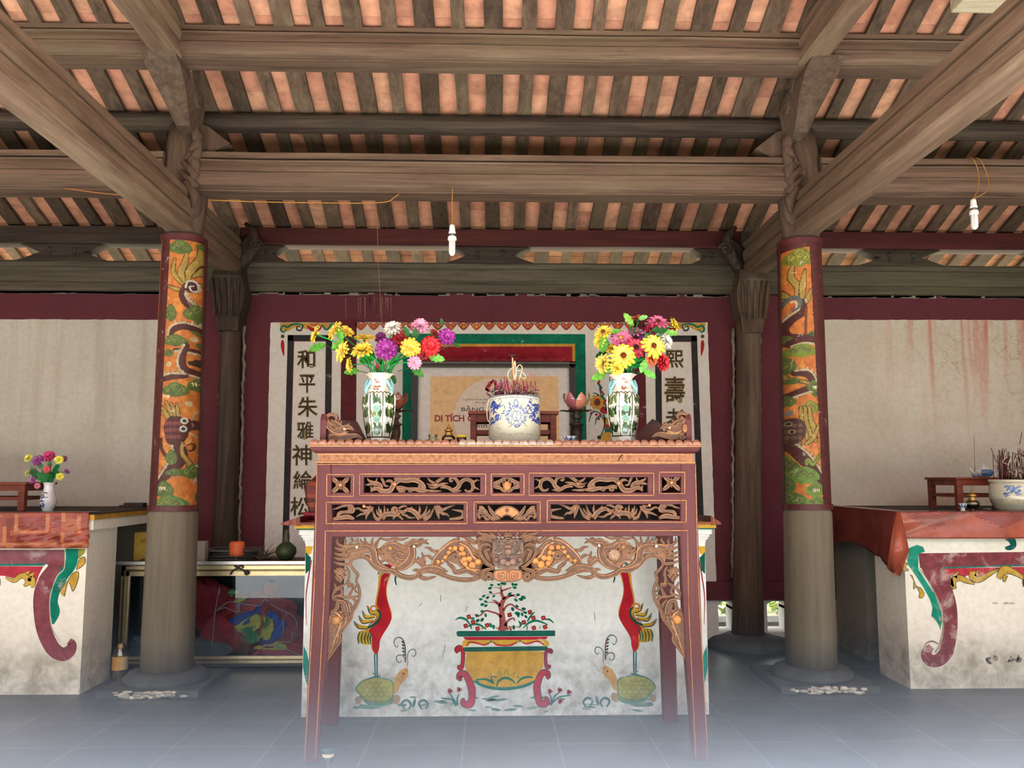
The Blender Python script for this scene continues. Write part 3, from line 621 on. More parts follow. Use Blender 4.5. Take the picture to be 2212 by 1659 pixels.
# carved heads: tusk brackets under the upper cross beams ---------
def spiral(c, r0, turns, n=22, a0=0, s=1): return [(c[0]+s*(r0*(1-.85*i/n))*math.cos(a0+turns*2*math.pi*i/n), c[1]+(r0*(1-.85*i/n))*math.sin(a0+turns*2*math.pi*i/n)) for i in range(n+1)]
def tusk(xc, dx, label):
    t = thing('carved_bracket', (xc, 5.1, 3.2), label, 'bracket', 'carved brackets on the column heads', 'thing')
    q = M(); a = xc+dx
    rings = [(.095, 4.62, 4.96, 3.67), (.1, 4.72, 5.12, 3.62), (.085, 4.86, 5.22, 3.55), (.06, 4.98, 5.26, 3.47), (.042, 5.08, 5.28, 3.40)]
    rr = []
    for w, ya, yb, z in rings: rr.append([(a-w, ya+.02, z), (a-w*.6, ya, z), (a+w*.6, ya, z), (a+w, ya+.02, z), (a+w, yb, z), (a-w, yb, z)])
    q.grid(rr, (140, 115, 92), 0, False, True, True, True); q.build('tusk', W_POST, parent=t)
    q = M()                                                         # gnarled carved scrolls clinging to the head
    s = 1 if xc < 0 else -1
    for (yy, zz, r) in ((4.86, 3.78, .07), (4.98, 3.66, .065), (5.08, 3.56, .055)):
        q.tube([(a+s*.085, y, z) for y, z in spiral((yy, zz), r, 1.6)], [.022]*20+[.012]*3, 7, (120, 98, 80))
    for i in range(7):
        f = i/6; q.tube([(a+s*(.02+.06*math.sin(i)), 5.22-.05*f, 3.48-.4*f), (a+s*.05, 5.2, 3.38-.38*f), (a+s*(.0+.05*math.cos(i*2)), 5.215, 3.28-.36*f)], [.02, .034, .012], 7, (110, 88, 70))
    wd_ = [(a+s*.02, 3.5), (a+s*.1, 3.47), (a+s*.24, 3.36), (a+s*.15, 3.31), (a+s*.02, 3.24)]; q.prism_y(wd_[::-1] if s > 0 else wd_, 5.26, 5.36, (90, 70, 56)); q.ball((a-s*.02, 5.26, 3.18), .09, .06, .14, 12, 8, (104, 80, 66)); q.ball((a, 5.27, 2.98), .075, .06, .13, 12, 8, (100, 78, 64))
    q.build('carved_scroll', W_POST, parent=t)
tusk(XL, .06, 'gnarled carved tusk bracket on the left column head')
tusk(XR, -.07, 'gnarled carved tusk bracket on the right column head')
# wall posts half sunk in the back wall ---------------------------
def wall_post(xc, label, grp, lean):
    t = thing('wall_post', (xc, YP, 0), label, 'post', 'posts sunk in the back wall', 'thing')
    q = M(); rr = []; kf = .84 if xc < 0 else 1
    for z, r in ((.09, .118*kf), (.4, .112*kf), (1.0, .100*kf), (1.8, .094*kf), (2.3, .09*kf), (2.45, .1*kf)):
        rr.append([(xc+lean*(z-1)/1.5+r*math.cos(2*math.pi*j/24), YP+r*math.sin(2*math.pi*j/24), z) for j in range(24)])
    q.grid(rr, (90, 72, 60), 0, True, True, True); q.build('shaft', W_DARKZ if xc < 0 else W_POST, parent=t)
    q = M(); s = 1 if xc < 0 else -1
    x = xc+lean
    q.grid([[(x-w, YP-d, z), (x-w*.4, YP-d-.03, z), (x+w*.4, YP-d-.03, z), (x+w, YP-d, z), (x+w, YP+.08, z), (x-w, YP+.08, z)] for w, d, z in ((.075, .08, 2.34), (.09, .1, 2.45), (.12, .12, 2.55), (.13, .14, 2.66), (.11, .16, 2.74), (.1, .12, 2.82))], (90, 74, 60), 0, False, True, True)
    for i in range(5): q.tube([(x-.08+.04*i, YP-.14, 2.44), (x-.09+.045*i, YP-.16, 2.58), (x-.1+.05*i, YP-.185, 2.72)], [.008, .014, .01], 6, (110, 90, 74))
    q.build('capital', W_DARKZ if xc < 0 else W_POST, parent=t)
    q = M()                                                         # carved arm on the inner side reaching up to the purlin
    for i in range(4):
        q.tube([(x+s*.06, YP-.05, 2.82+.05*i), (x+s*(.13+.02*i), YP-.1, 2.9+.05*i), (x+s*(.2-.01*i), YP-.1, 3.0+.03*i), (x+s*(.17-.02*i), YP-.1, 3.1+.02*i)], [.05, .045, .035, .015], 7, (60, 52, 44))
    q.tube([(x+s*.2+a*s, YP-.13, 2.98+c) for a, c in spiral((0, 0), .05, 1.5)], [.016]*23, 6, (64, 56, 48)); q.box(x-.06, x+.06, YP-.06, YP+.08, 2.8, 3.14, (60, 50, 44))
    q.build('carved_arm', W_DARKZ, parent=t)
    q = M(); q.lathe(xc-lean*.6, YP, [(.3, -.005), (.3, .05), (.27, .07), (.2, .085), (.16, .1), (.12, .1)], 8, (84, 92, 92)); q.build('stone_base', STONE, parent=t)
    for sd in (-1, 1):
        q = M(); rr = []
        for i in range(61):
            z = .5+1.9*i/60; x = xc+lean*(z-1)/1.5+sd*(.1*(.84 if xc < 0 else 1)+random.uniform(-.006, .008)); w_ = random.uniform(.006, .014); rr.append([(x-w_, YW-.03, z), (x, YW-.045, z), (x+w_, YW-.03, z), (x+w_, YW, z), (x-w_, YW, z)])
        q.grid(rr, lambda i, j: jit((140, 128, 114), .15), 0, True, True, True); q.build('plaster_edge', GENERIC, parent=t)
wall_post(-1.95, 'dark wall post sunk in the maroon wall, left of the painted altar wall', 'l', -.012)
wall_post(1.945, 'grey brown wall post on an octagonal stone, between the floor vents at right', 'r', .05)
# outside, seen through the vents and over the wall ---------------
rng = random.Random(11)
def shrub(x, y, label, n=420, w=.7, h=.9):
    q = M()
    for i in range(n):
        c = Vector((x+max(-w*.62, min(w*.62, rng.gauss(0, w*.45))), y+rng.gauss(0, .3), -.1+abs(rng.gauss(.1, h*.5)))); a = rng.uniform(0, 6.28); e = rng.uniform(-.8, .8); l = rng.uniform(.05, .1)
        d = Vector((math.cos(a)*math.cos(e), math.sin(a)*math.cos(e), math.sin(e))); s = d.orthogonal().normalized()*l*.35
        q.face([c-d*l, c+s, c+d*l, c-s], jit(rng.choice([(150, 176, 84), (178, 198, 110), (112, 142, 62), (196, 208, 140)]), .12))
    tag(q.build('garden_shrub', PETAL), label, 'shrub', 'shrubs outside the floor vents')
shrub(2.0, 8.7, 'light green shrub outside, seen through the left floor vent beside the post base')
shrub(3.02, 8.9, 'light green shrub outside, seen through the right floor vent beside the column')
q = M(); q.box(1.0, 4.6, 7.4, 7.7, -.13, .02, (196, 200, 200)); tag(q.build('garden_kerb', CEMENT), 'pale concrete kerb outside, seen through the floor vents', 'kerb')
# ================================================================== WALL PAINTING
DEP = bpy.context.evaluated_depsgraph_get
def glyphs(body, offset=0.0, res=3):
    cu = bpy.data.curves.new('t', 'FONT'); cu.body = body; cu.size = 1; cu.resolution_u = res; cu.offset = offset; cu.align_x = 'CENTER'
    o = bpy.data.objects.new('t', cu); COL.objects.link(o); me = o.evaluated_get(DEP()).to_mesh()
    v = [(p.co.x, p.co.y) for p in me.vertices]; f = [tuple(p.vertices) for p in me.polygons]
    bpy.data.objects.remove(o); bpy.data.curves.remove(cu); return v, f
def write(P, body, cx, cy, w, h, col, l=2, offset=0.0, skew=0.0):
    """letters fitted into a w x h pixel box centred at cx, cy"""
    v, f = glyphs(body, offset)
    if not v: return
    x0, x1 = min(p[0] for p in v), max(p[0] for p in v); y0, y1 = min(p[1] for p in v), max(p[1] for p in v)
    sx = w/max(x1-x0, 1e-6); sy = h/max(y1-y0, 1e-6)
    q = [P.P((cx+((p[0]-(x0+x1)/2)+skew*(p[1]-y0))*sx, cy-(p[1]-(y0+y1)/2)*sy), l) for p in v]
    for t_ in f:
        a, b_, c = q[t_[0]], q[t_[1]], q[t_[2]]
        fl = (b_[0]-a[0])*(c[2]-a[2])-(c[0]-a[0])*(b_[2]-a[2]) > 0
        P.m.face([q[i] for i in (t_ if fl else t_[::-1])], col)
GRN, RED, YEL, BLK, MAR = (0, 112, 86), (176, 34, 48), (196, 152, 60), (48, 46, 48), (104, 38, 46)
P = Paint(YW, .0075)
# maroon bands and the green, yellow and red rectangle behind the certificate
P.fill([(738, 690), (771, 690), (768, 1240), (733, 1240)], (92, 34, 40), 0); P.fill([(1364, 690), (1392, 690), (1402, 1240), (1372, 1240)], (92, 34, 40), 0)
P.fill([(871, 721), (1264, 722), (1270, 1230), (866, 1230)], GRN, 0); P.fill([(892, 743), (1242, 743), (1246, 1230), (888, 1230)], YEL, 1); P.fill([(897, 749), (1236, 749), (1240, 1230), (893, 1230)], (152, 28, 46), 2)
for i in range(24): x = 930+i*12+random.uniform(-4, 4); P.stroke([(x, 779+random.uniform(-2, 1)), (x+random.uniform(8, 22), 776+random.uniform(-3, 2))], [1, 3, 1], (176, 96, 96), 3)
# heart border
for k in range(22):
    x, y, c = 780+27.7*k, 704.5, random.choice([(172, 70, 46), (160, 58, 52), (176, 84, 48)])
    P.fill([(x, 714), (x-9, 707), (x-12.5, 701), (x-9, 697.5), (x-4, 697.5), (x, 700), (x+4, 697.5), (x+9, 697.5), (x+12.5, 701), (x+9, 707)], c, 0, True, 4)
    P.fill([(x, 711), (x-6, 706), (x-9, 701.5), (x-6, 699), (x-2, 701), (x, 704), (x+2, 701), (x+6, 699), (x+9, 701.5), (x+6, 706)], random.choice([(206, 132, 66), (196, 118, 74), (206, 150, 70)]), 1, True, 4)
    P.stroke([(x, 711), (x-5, 707), (x-3, 702.5), (x-6, 702)], [1.5, 2, 1.8, 1.4], c, 2); P.stroke([(x, 711), (x+5, 707), (x+3, 702.5), (x+6, 702)], [1.5, 2, 1.8, 1.4], c, 2)
    P.dot((x+13.8, 699.5), 1.8, (50, 70, 60), 1)
# corner clouds and tassels
def corner(s, x):
    X = lambda pts: [(x+s*a, b_) for a, b_ in pts]
    P.fill(X([(0, 698), (135, 698), (135, 706), (100, 709), (80, 704), (60, 712), (38, 705), (18, 716), (4, 714)])[::s], YEL, 0)
    P.stroke(X([(16, 711), (9, 718), (3, 712), (8, 704), (18, 707), (26, 702), (38, 700), (52, 703)]), [2, 3.5, 4, 4, 4, 4, 4, 3], GRN, 1); P.stroke(X([(52, 703), (46, 714), (38, 712), (39, 705), (45, 708)]), [3, 4, 4, 3, 2], (60, 72, 66), 1)
    P.stroke(X([(60, 704), (70, 712), (84, 711), (92, 704)]), [4, 8, 8, 3], RED, 1); P.stroke(X([(66, 699), (76, 703), (86, 699)]), [3, 5, 3], (206, 96, 60), 2)
    P.stroke(X([(92, 702), (100, 712), (108, 708), (112, 701), (126, 704), (134, 700)]), [3, 4, 4, 4, 4, 2], GRN, 1)
    P.dot(X([(7, 727)])[0], 4.2, (84, 84, 60), 1); P.fill(X([(6, 735), (10, 738), (11, 752), (10, 770), (7, 764), (3, 748), (4, 738)])[::s], RED, 1, True, 3)
corner(1, 604); corner(-1, 1524)
# couplet frames
def frame4(a, b_, c, d, w, col, l):       # corners tl, tr, br, bl
    P.fill([a, b_, (b_[0], b_[1]+w), (a[0], a[1]+w)], col, l); P.fill([a, (a[0]+w, a[1]), (d[0]+w, d[1]), d], col, l); P.fill([(b_[0]-w, b_[1]), b_, c, (c[0]-w, c[1])], col, l)
frame4((622, 724), (718, 724), (712, 1230), (609, 1230), 12.5, BLK, 1); frame4((634, 736), (706, 736), (700, 1230), (621, 1230), 2, (120, 40, 50), 0)
frame4((1414, 725), (1505, 725), (1524, 1230), (1420, 1230), 12.5, BLK, 1); frame4((1426, 737), (1494, 737), (1512, 1230), (1431, 1230), 2, (120, 40, 50), 0)
INK, INK2 = (70, 58, 38), (150, 128, 82)
for ch, x, y, w, h in (('和', 662, 776, 37, 37), ('平', 664, 829, 33, 37), ('朱', 665, 879, 41, 41), ('雅', 660, 930, 36, 36), ('神', 653, 983, 40, 42), ('綸', 654, 1037, 38, 38), ('松', 648, 1094, 38, 38), ('熙', 1456, 776, 38, 36), ('壽', 1457, 842, 42, 54), ('老', 1457, 905, 38, 42)):
    write(P, ch, x, y, w+4, h+4, INK2, 1, .02); write(P, ch, x, y, w, h, INK, 2, .008)
# flower vases painted left and right of the certificate
def wall_vase(X):
    T, Rr = (34, 106, 100), (150, 40, 48)
    P.stroke(X([(1296, 945), (1306, 915), (1300, 870), (1294, 828)]), 2.5, T, 1)
    for i in range(9): P.leaf(X([(1293+i*2.2, 826+i*7)])[0], 12, 5, (.9 if i % 2 else 2.2), T if i % 3 else Rr, 2)
    P.dot(X([(1290, 869)])[0], 14, (196, 150, 60), 2)
    for i in range(9): P.dot(X([(1290+13*math.cos(i*.7), 869+13*math.sin(i*.7))])[0], 4.4, (200, 156, 64), 1)
    P.dot(X([(1290, 869)])[0], 7.5, Rr, 3, 8.5); P.dot(X([(1290, 869)])[0], 4, (60, 70, 50), 4)
    P.fill(X([(1296, 884), (1304, 878), (1314, 882), (1318, 892), (1308, 894), (1298, 892)]), Rr, 2, True)
    for pts in ([(1310, 905), (1290, 890), (1278, 893), (1272, 912)], [(1310, 908), (1296, 900), (1288, 905), (1286, 918)], [(1300, 875), (1290, 852), (1280, 850)], [(1312, 880), (1320, 850), (1316, 815)]): P.stroke(X(pts), [1.5, 3, 3, 1.5], T, 1)
    for a, b_ in ((1277, 893), (1288, 896), (1296, 897), (1293, 905), (1305, 872), (1308, 866)): P.dot(X([(a, b_)])[0], 3, Rr, 3)
    P.fill(X([(1300, 903), (1330, 903), (1326, 912), (1322, 930), (1334, 946), (1336, 962), (1292, 962), (1296, 944), (1307, 930), (1304, 914)]), (190, 146, 64), 1)
    P.fill(X([(1306, 917), (1322, 917), (1321, 924), (1306, 924)]), Rr, 2); P.fill(X([(1305, 925), (1323, 925), (1321, 934), (1307, 934)]), T, 2); P.dot(X([(1294, 945)])[0], 4.5, (60, 54, 50), 2)
wall_vase(lambda p: p); wall_vase(lambda p: [(2134-a, b_) for a, b_ in p])
# drips of lime over the maroon paint
for i in range(16):
    x = 795+random.gauss(22, 26); P.stroke([(x, 642), (x+random.uniform(-1, 1), 642+random.uniform(20, 52))], [2, .8], (134, 92, 90), -18, smooth=False)
P.m.build('wall_mural', PAINT, parent=wall)

# ================================================================== BRICK ALTARS
# central altar ----------------------------------------------------
x0, x1 = at(657, 1300, YA).x, at(1526, 1300, YA).x
altar = thing('brick_altar', ((x0+x1)/2, YA, 0), 'white brick altar painted with two red cranes and a potted tree, behind the carved table', 'altar', kind='thing')
q = M(); q.box(x0, x1, YA, 6.44, -.005, .90); q.build('body', ALTAR_W, parent=altar)
q = M()
for z0, z1, e in ((.90, .915, .004), (.915, .93, .012), (.93, .945, .02), (.945, .972, .03)): q.box(x0-e, x1+e, YA-e, 6.44, z0, z1, (232, 230, 224), 0)
q.build('cornice', ALTAR_W, parent=altar)
q = M(); q.box(x0-.042, x1+.042, YA-.042, 6.44, .972, .979, GRN); q.box(x0-.05, x1+.05, YA-.05, 6.44, .979, 1.0, (216, 170, 62)); q.build('painted_edge', PAINT, parent=altar)
P = Paint(YA, .0006)
DG, G2, RD, YE, TK = (0, 96, 76), (0, 128, 98), (196, 26, 44), (226, 178, 52), (178, 92, 90)
K = crop(970, 1240, 5.35)                                    # tree in a tray ----
tk = lambda pts, w, c=TK, l=1: P.stroke(K(pts), [v/5.35 for v in w], c, l)
tk([(640, 655), (620, 560), (610, 440), (600, 370), (625, 310), (650, 280), (700, 255), (760, 240)], [110, 80, 60, 60, 50, 40, 28, 14])
tk([(640, 290), (612, 240), (605, 200), (600, 150), (620, 120)], [40, 34, 26, 12, 6]); tk([(605, 195), (650, 180), (720, 155)], [20, 20, 12]); tk([(600, 170), (560, 155), (500, 148)], [14, 10, 5], (206, 140, 134))
tk([(590, 370), (545, 320), (500, 300)], [40, 24, 10]); tk([(560, 345), (500, 325), (430, 335)], [14, 12, 6], (206, 140, 134)); tk([(605, 500), (560, 460), (500, 440), (420, 425), (370, 470), (310, 500)], [40, 24, 20, 18, 18, 10], (168, 80, 80))
tk([(630, 420), (665, 370), (720, 350), (780, 395), (860, 430)], [30, 22, 20, 18, 12]); tk([(650, 600), (680, 540), (740, 510), (760, 540)], [40, 24, 20, 16]); tk([(700, 255), (740, 250), (790, 275)], [18, 14, 6]); tk([(600, 215), (540, 225), (420, 240)], [14, 10, 4], (206, 140, 134)); tk([(575, 650), (600, 560), (590, 520)], [30, 16, 6], (150, 66, 68), 2); tk([(720, 650), (690, 600)], [30, 10])
for x, y, a, s in ((492, 127, 0, 1), (473, 163, -.3, 1.1), (575, 122, .3, 1), (640, 112, 0, 1.1), (735, 118, 1.3, 1), (770, 122, .1, 1), (758, 156, .1, 1.1), (480, 210, .3, .9), (400, 255, -.5, 1), (445, 272, -.6, 1), (365, 292, 0, 1), (517, 255, -.6, .9), (700, 232, -.7, 1.2), (797, 240, -.1, 1.1), (858, 270, .4, 1.4), (830, 292, .3, 1.2), (773, 300, .6, 1.1), (423, 318, .2, 1), (385, 352, -.2, 1.2), (425, 366, -.5, 1), (382, 430, -.2, 1), (320, 476, .1, 1), (422, 475, 1.4, 1.1), (272, 514, -.1, 1.1), (330, 538, -.5, 1.2), (383, 528, -.9, 1.2), (785, 372, .5, 1), (735, 405, 1, 1.2), (862, 402, .1, 1.2), (880, 445, .4, 1.1), (888, 492, .8, 1), (790, 455, .2, 1.5), (845, 465, 1.3, 1.1), (800, 480, 1.4, 1), (515, 610, 1.5, 1.2), (748, 615, 1.5, 1.2), (480, 590, 1.2, 1.3), (610, 108, 0, .9)):
    P.leaf(K([(x, y)])[0], 9*s, 5.5*s, a, DG if random.random() < .55 else G2, 2)
for pts, w in (([(70, 530), (130, 505), (200, 530), (245, 590)], [6, 26, 24, 14]), ([(190, 620), (280, 580), (360, 590), (430, 640)], [10, 24, 24, 14]), ([(855, 625), (930, 560), (1020, 540), (1140, 585)], [10, 26, 26, 12]), ([(1110, 525), (1160, 525), (1210, 565)], [14, 22, 10]), ([(905, 550), (940, 490), (990, 435)], [16, 22, 10]), ([(800, 540), (830, 580), (810, 620)], [8, 30, 10]), ([(250, 600), (262, 635)], [20, 14]), ([(905, 600), (900, 650)], [14, 8]), ([(1060, 600), (1040, 635)], [8, 6])): P.stroke(K(pts), [v/5.35 for v in w], G2, 2)
for x, y in ((228, 494), (278, 556), (193, 598), (330, 630), (440, 592), (700, 472), (935, 440), (975, 506), (1090, 506), (865, 558), (980, 622), (1110, 612)):
    for i in range(4): P.dot(K([(x+15*math.cos(.5+i*1.57), y+15*math.sin(.5+i*1.57))])[0], 2.9, (190, 40, 52), 3)
    P.dot(K([(x, y)])[0], 1.4, (240, 170, 110), 4)
for x, y in ((555, 625), (715, 612), (790, 610), (385, 630)): P.dot(K([(x, y)])[0], 3, (222, 150, 60), 2, 2)
Bx = lambda a, b_, c, d, col, l: P.fill(K([(a, b_), (c, b_), (c, d), (a, d)]), col, l)
P.fill(K([(85, 672), (100, 658), (1225, 652), (1225, 716), (110, 722), (92, 710)]), DG, 3); P.stroke(K([(120, 690), (600, 684), (1200, 680)]), 3.5, (0, 112, 90), 4)
P.fill(K([(162, 726), (1145, 722), (1120, 752), (1000, 758), (190, 764)]), RD, 3); P.fill(K([(150, 800), (165, 766), (400, 764), (1120, 758), (1160, 790), (1160, 830), (150, 838)]), YE, 2)
P.fill(K([(215, 836), (250, 800), (420, 826), (485, 785), (560, 832), (720, 832), (820, 782), (900, 806), (1030, 780), (1100, 832)]), (236, 234, 228), 3)
for pts in ([(205, 826), (230, 790), (300, 790), (400, 818), (470, 796)], [(510, 780), (560, 818), (700, 824), (790, 780)], [(840, 785), (900, 805), (1020, 776), (1100, 820)]): P.stroke(K(pts), [2, 3.2, 3.2, 2.6], RD, 4)
P.dot(K([(485, 780)])[0], 2.6, G2, 5); P.dot(K([(820, 773)])[0], 2.4, G2, 5)
P.fill(K([(175, 845), (1130, 832), (1142, 855), (1125, 884), (190, 898), (172, 870)]), DG, 4)
P.fill(K([(245, 898), (1045, 890), (1085, 950), (1095, 1030), (1060, 1130), (1000, 1220), (900, 1290), (700, 1320), (500, 1310), (350, 1270), (250, 1200), (195, 1100), (185, 1010), (205, 940)]), (214, 164, 62), 1, True, 3)
P.stroke(K([(285, 1235), (370, 1280), (480, 1312), (640, 1326), (820, 1305), (930, 1270), (990, 1235)]), [4, 6, 6.5, 7, 6.5, 6, 4], (40, 122, 106), 3)
for pts, w in (([(310, 1220), (420, 1215), (480, 1240), (525, 1270)], 5), ([(480, 1190), (500, 1230), (515, 1250)], 4), ([(485, 1180), (550, 1190)], 3.5), ([(555, 1300), (570, 1240), (640, 1200), (720, 1220), (765, 1265)], 5.5), ([(785, 1265), (830, 1215), (900, 1190), (970, 1195)], 5), ([(310, 1225), (350, 1250)], 4)): P.stroke(K(pts), [2.5, w, w, 2.5], (30, 116, 88), 3)
for pts in ([(565, 1165), (580, 1115), (610, 1170)], [(635, 1160), (655, 1090), (690, 1170)], [(715, 1175), (750, 1135), (745, 1200)], [(765, 1205), (800, 1180), (815, 1205)]): P.stroke(K(pts), [1.5, 2.6, 1.5], (82, 132, 62), 3, smooth=False)
def scroll_leg(pts, w, l, c=(186, 52, 74), dk=(36, 70, 74)): P.stroke(K(pts), [v/5.35+2.6 for v in w], dk, l); P.stroke(K(pts), [v/5.35 for v in w], c, l+1)
scroll_leg([(150, 1200), (120, 1200), (130, 1155), (180, 1150), (230, 1230), (262, 1330), (265, 1430), (240, 1500), (180, 1500), (160, 1460), (185, 1445)], [40, 60, 60, 60, 70, 74, 70, 80, 70, 44, 20], 5)
scroll_leg([(1120, 1195), (1140, 1180), (1130, 1140), (1080, 1140), (1040, 1210), (1015, 1310), (1030, 1420), (1060, 1490), (1120, 1490), (1130, 1440), (1100, 1430)], [40, 60, 60, 60, 66, 72, 72, 80, 66, 40, 20], 5)
scroll_leg([(110, 905), (90, 870), (125, 845), (158, 890), (160, 980), (150, 1070), (120, 1085), (112, 1050)], [40, 46, 40, 34, 30, 34, 40, 16], 5, RD, (60, 30, 40))
scroll_leg([(1165, 915), (1175, 890), (1140, 880), (1118, 920), (1116, 1000), (1128, 1070), (1155, 1070), (1160, 1045)], [30, 44, 30, 26, 24, 32, 34, 14], 5)
for pts in ([(95, 1520), (95, 1440), (115, 1380)], [(90, 1500), (40, 1430), (0, 1350)], [(80, 1530), (30, 1450), (-40, 1440), (-90, 1430)], [(1180, 1520), (1180, 1440), (1160, 1385)], [(1190, 1500), (1220, 1410), (1290, 1360)], [(1200, 1480), (1280, 1420), (1410, 1400)]): P.stroke(K(pts), [3.5, 3.5, 2], (58, 122, 120), 2)
for x, y in ((115, 1335), (10, 1350), (1165, 1355), (1280, 1340), (1285, 1470), (1385, 1365)):
    for i in range(3): P.dot(K([(x+14*math.cos(i*2.1), y+14*math.sin(i*2.1))])[0], 3.6, (186, 82, 96), 3)
def crane(X, mirror=1):
    """red crane standing on a tortoise; points in crop (740,1200) scale 4.61"""
    s = 4.61
    st = lambda pts, w, c, l=2: P.stroke(X(pts), [v/s for v in w] if hasattr(w, '__len__') else w/s, c, l)
    fl = lambda pts, c, l=1, sm=True: P.fill(X(pts)[::mirror], c, l, sm, 4)
    fl([(372, 180), (480, 160), (455, 260), (440, 340), (448, 440), (492, 620), (380, 830), (362, 940), (335, 990), (285, 920), (280, 800), (230, 740), (330, 640), (325, 480), (350, 330)], (226, 170, 70), 0)
    fl([(392, 200), (470, 165), (446, 250), (432, 360), (448, 450), (478, 560), (486, 630), (455, 700), (400, 790), (370, 860), (366, 920), (335, 985), (296, 920), (292, 820), (262, 745), (330, 690), (372, 620), (362, 530), (340, 490), (352, 400), (372, 300)], RD, 1)
    st([(352, 190), (372, 150), (400, 110), (440, 90)], [10, 24, 26, 20], (90, 130, 126)); st([(440, 120), (500, 80), (550, 50)], [50, 36, 14], RD); st([(530, 200), (525, 250), (538, 295)], [18, 16, 10], DG); st([(430, 180), (415, 184)], [14, 10], (80, 40, 30))
    st([(440, -60), (470, 0), (480, 50)], [50, 24, 12], DG)
    for pts in ([(255, 505), (280, 560), (345, 575)], [(205, 555), (235, 610), (330, 600)], [(170, 605), (210, 660), (310, 640)], [(120, 660), (170, 710), (260, 715)]): st(pts, [6, 42, 16], YE, 3); st([(a-6, b_+16) for a, b_ in pts], [6, 10, 8], (40, 60, 50), 4); st([(a-10, b_-6) for a, b_ in pts[:2]], [14, 8], (110, 130, 140), 4)
    st([(250, 715), (310, 690), (360, 640), (375, 580), (345, 535)], [24, 26, 26, 22, 16], (20, 84, 66), 4); st([(262, 690), (320, 650), (350, 595)], [8, 10, 8], (190, 60, 50), 5); st([(335, 545), (290, 550), (285, 515), (320, 502), (352, 530)], [10, 18, 18, 16, 8], (216, 140, 66), 5)
    fl([(165, 760), (220, 745), (270, 770), (288, 800), (288, 880), (215, 885), (160, 860), (145, 820)], YE, 2)
    for x in (155, 190, 222, 252, 276): st([(x+18, 760), (x-2, 820), (x+8, 880)], [8, 14, 8], DG, 3)
    st([(318, 980), (322, 1100), (325, 1205)], 13, (44, 112, 116), 2); st([(345, 975), (345, 1100), (345, 1200)], 13, (44, 112, 116), 2); st([(335, 985), (336, 1190)], 6, (170, 196, 200), 1)
    st([(250, 1230), (335, 1205), (380, 1200)], [8, 18, 8], (60, 124, 122), 5); st([(300, 1170), (318, 1180)], 8, (60, 80, 80), 3)
    SH, SH2, SK = (170, 168, 96), (124, 146, 96), (206, 160, 98)
    fl([(125, 1325), (200, 1240), (320, 1210), (430, 1225), (505, 1265), (505, 1400), (480, 1480), (320, 1500), (230, 1470), (170, 1390)], SH2, 2); fl([(145, 1325), (210, 1252), (320, 1222), (425, 1235), (495, 1272), (495, 1390), (440, 1440), (320, 1450), (230, 1430), (180, 1380)], SH, 3)
    for r_ in range(5):
        for c in range(6):
            x, y = 185+c*58+(r_ % 2)*28, 1262+r_*42
            if ((x-325)/165)**2+((y-1345)/100)**2 < .95: st([(x-28, y-8), (x-14, y+16), (x+12, y+17), (x+28, y-6)], 6, (128, 134, 76), 4)
    st([(130, 1325), (200, 1245), (320, 1215), (430, 1228), (505, 1265), (505, 1420)], 10, (100, 154, 140), 4); st([(170, 1400), (300, 1480), (440, 1480), (500, 1420)], [10, 26, 26, 10], (108, 152, 136), 4)
    fl([(508, 1370), (510, 1270), (545, 1180), (600, 1130), (640, 1118), (655, 1160), (640, 1220), (580, 1280), (550, 1350)], SK, 2); P.dot(X([(607, 1175)])[0], 2.6, (140, 106, 70), 3); P.dot(X([(607, 1175)])[0], 1.3, (60, 50, 40), 4); st([(628, 1130), (640, 1150), (655, 1150)], 5, (170, 110, 70), 3)
    fl([(505, 1400), (560, 1390), (575, 1440), (540, 1480), (500, 1470)], (176, 150, 120), 1); fl([(125, 1420), (180, 1400), (190, 1460), (140, 1480)], (176, 150, 120), 1); fl([(165, 1520), (180, 1480), (300, 1500), (400, 1510), (300, 1530)], (116, 152, 136), 1)
    gy = (104, 104, 112)
    st([(555, 890), (545, 910), (525, 900), (512, 860), (530, 825), (570, 815), (605, 845), (622, 900), (628, 980), (628, 1065)], [6, 8, 8, 9, 10, 12, 12, 10, 9, 8], gy, 2); st([(600, 850), (618, 900), (626, 1000), (624, 1065)], [6, 8, 8, 6], (150, 40, 62), 3)
    for i in range(5): P.leaf(X([(598+i*3, 860+i*32)])[0], 7, 4, .6*mirror if mirror > 0 else 2.5, DG, 3)
    st([(625, 1050), (610, 1010), (570, 990), (538, 1010), (545, 1055), (575, 1062), (585, 1045)], [8, 9, 10, 10, 9, 8, 6], gy, 2); st([(640, 1110), (650, 1060), (645, 1000), (670, 945), (715, 935), (730, 975), (710, 1005), (690, 990)], [4, 6, 7, 9, 10, 10, 8, 6], gy, 2)
    for x in (620, 790): st([(x, 1530), (x-30, 1470), (x+20, 1440), (x+60, 1480), (x+40, 1530)], [14, 22, 24, 22, 12], (88, 122, 124), 2)
    st([(700, 1510), (715, 1460), (722, 1420)], [20, 30, 10], (88, 122, 124), 2)
crane(crop(740, 1200, 4.61))
def mir(pts):   # right crane stands mirrored, nudged to its own place
    o = []
    for a, b_ in pts:
        x, y = 740+a/4.61, 1200+b_/4.61; o.append((2182-x+(y-1300)*.012, y-5))
    return o
crane(mir, -1)
for i in range(34):
    x = random.uniform(735, 1450); y = random.uniform(1505, 1540); P.leaf((x, y), random.uniform(14, 40), random.uniform(3, 7), random.uniform(-.2, .2), mixc((70, 130, 118), (150, 160, 150), random.uniform(.3, .8)), 0)
for pts in ([(1010, 1310), (1005, 1322)], [(905, 1310), (912, 1302)], [(956, 1420), (962, 1392)], [(952, 1285), (952, 1300)], [(1285, 1340), (1284, 1322)]): P.stroke(pts, 1.2, (120, 120, 116), 1, smooth=False)
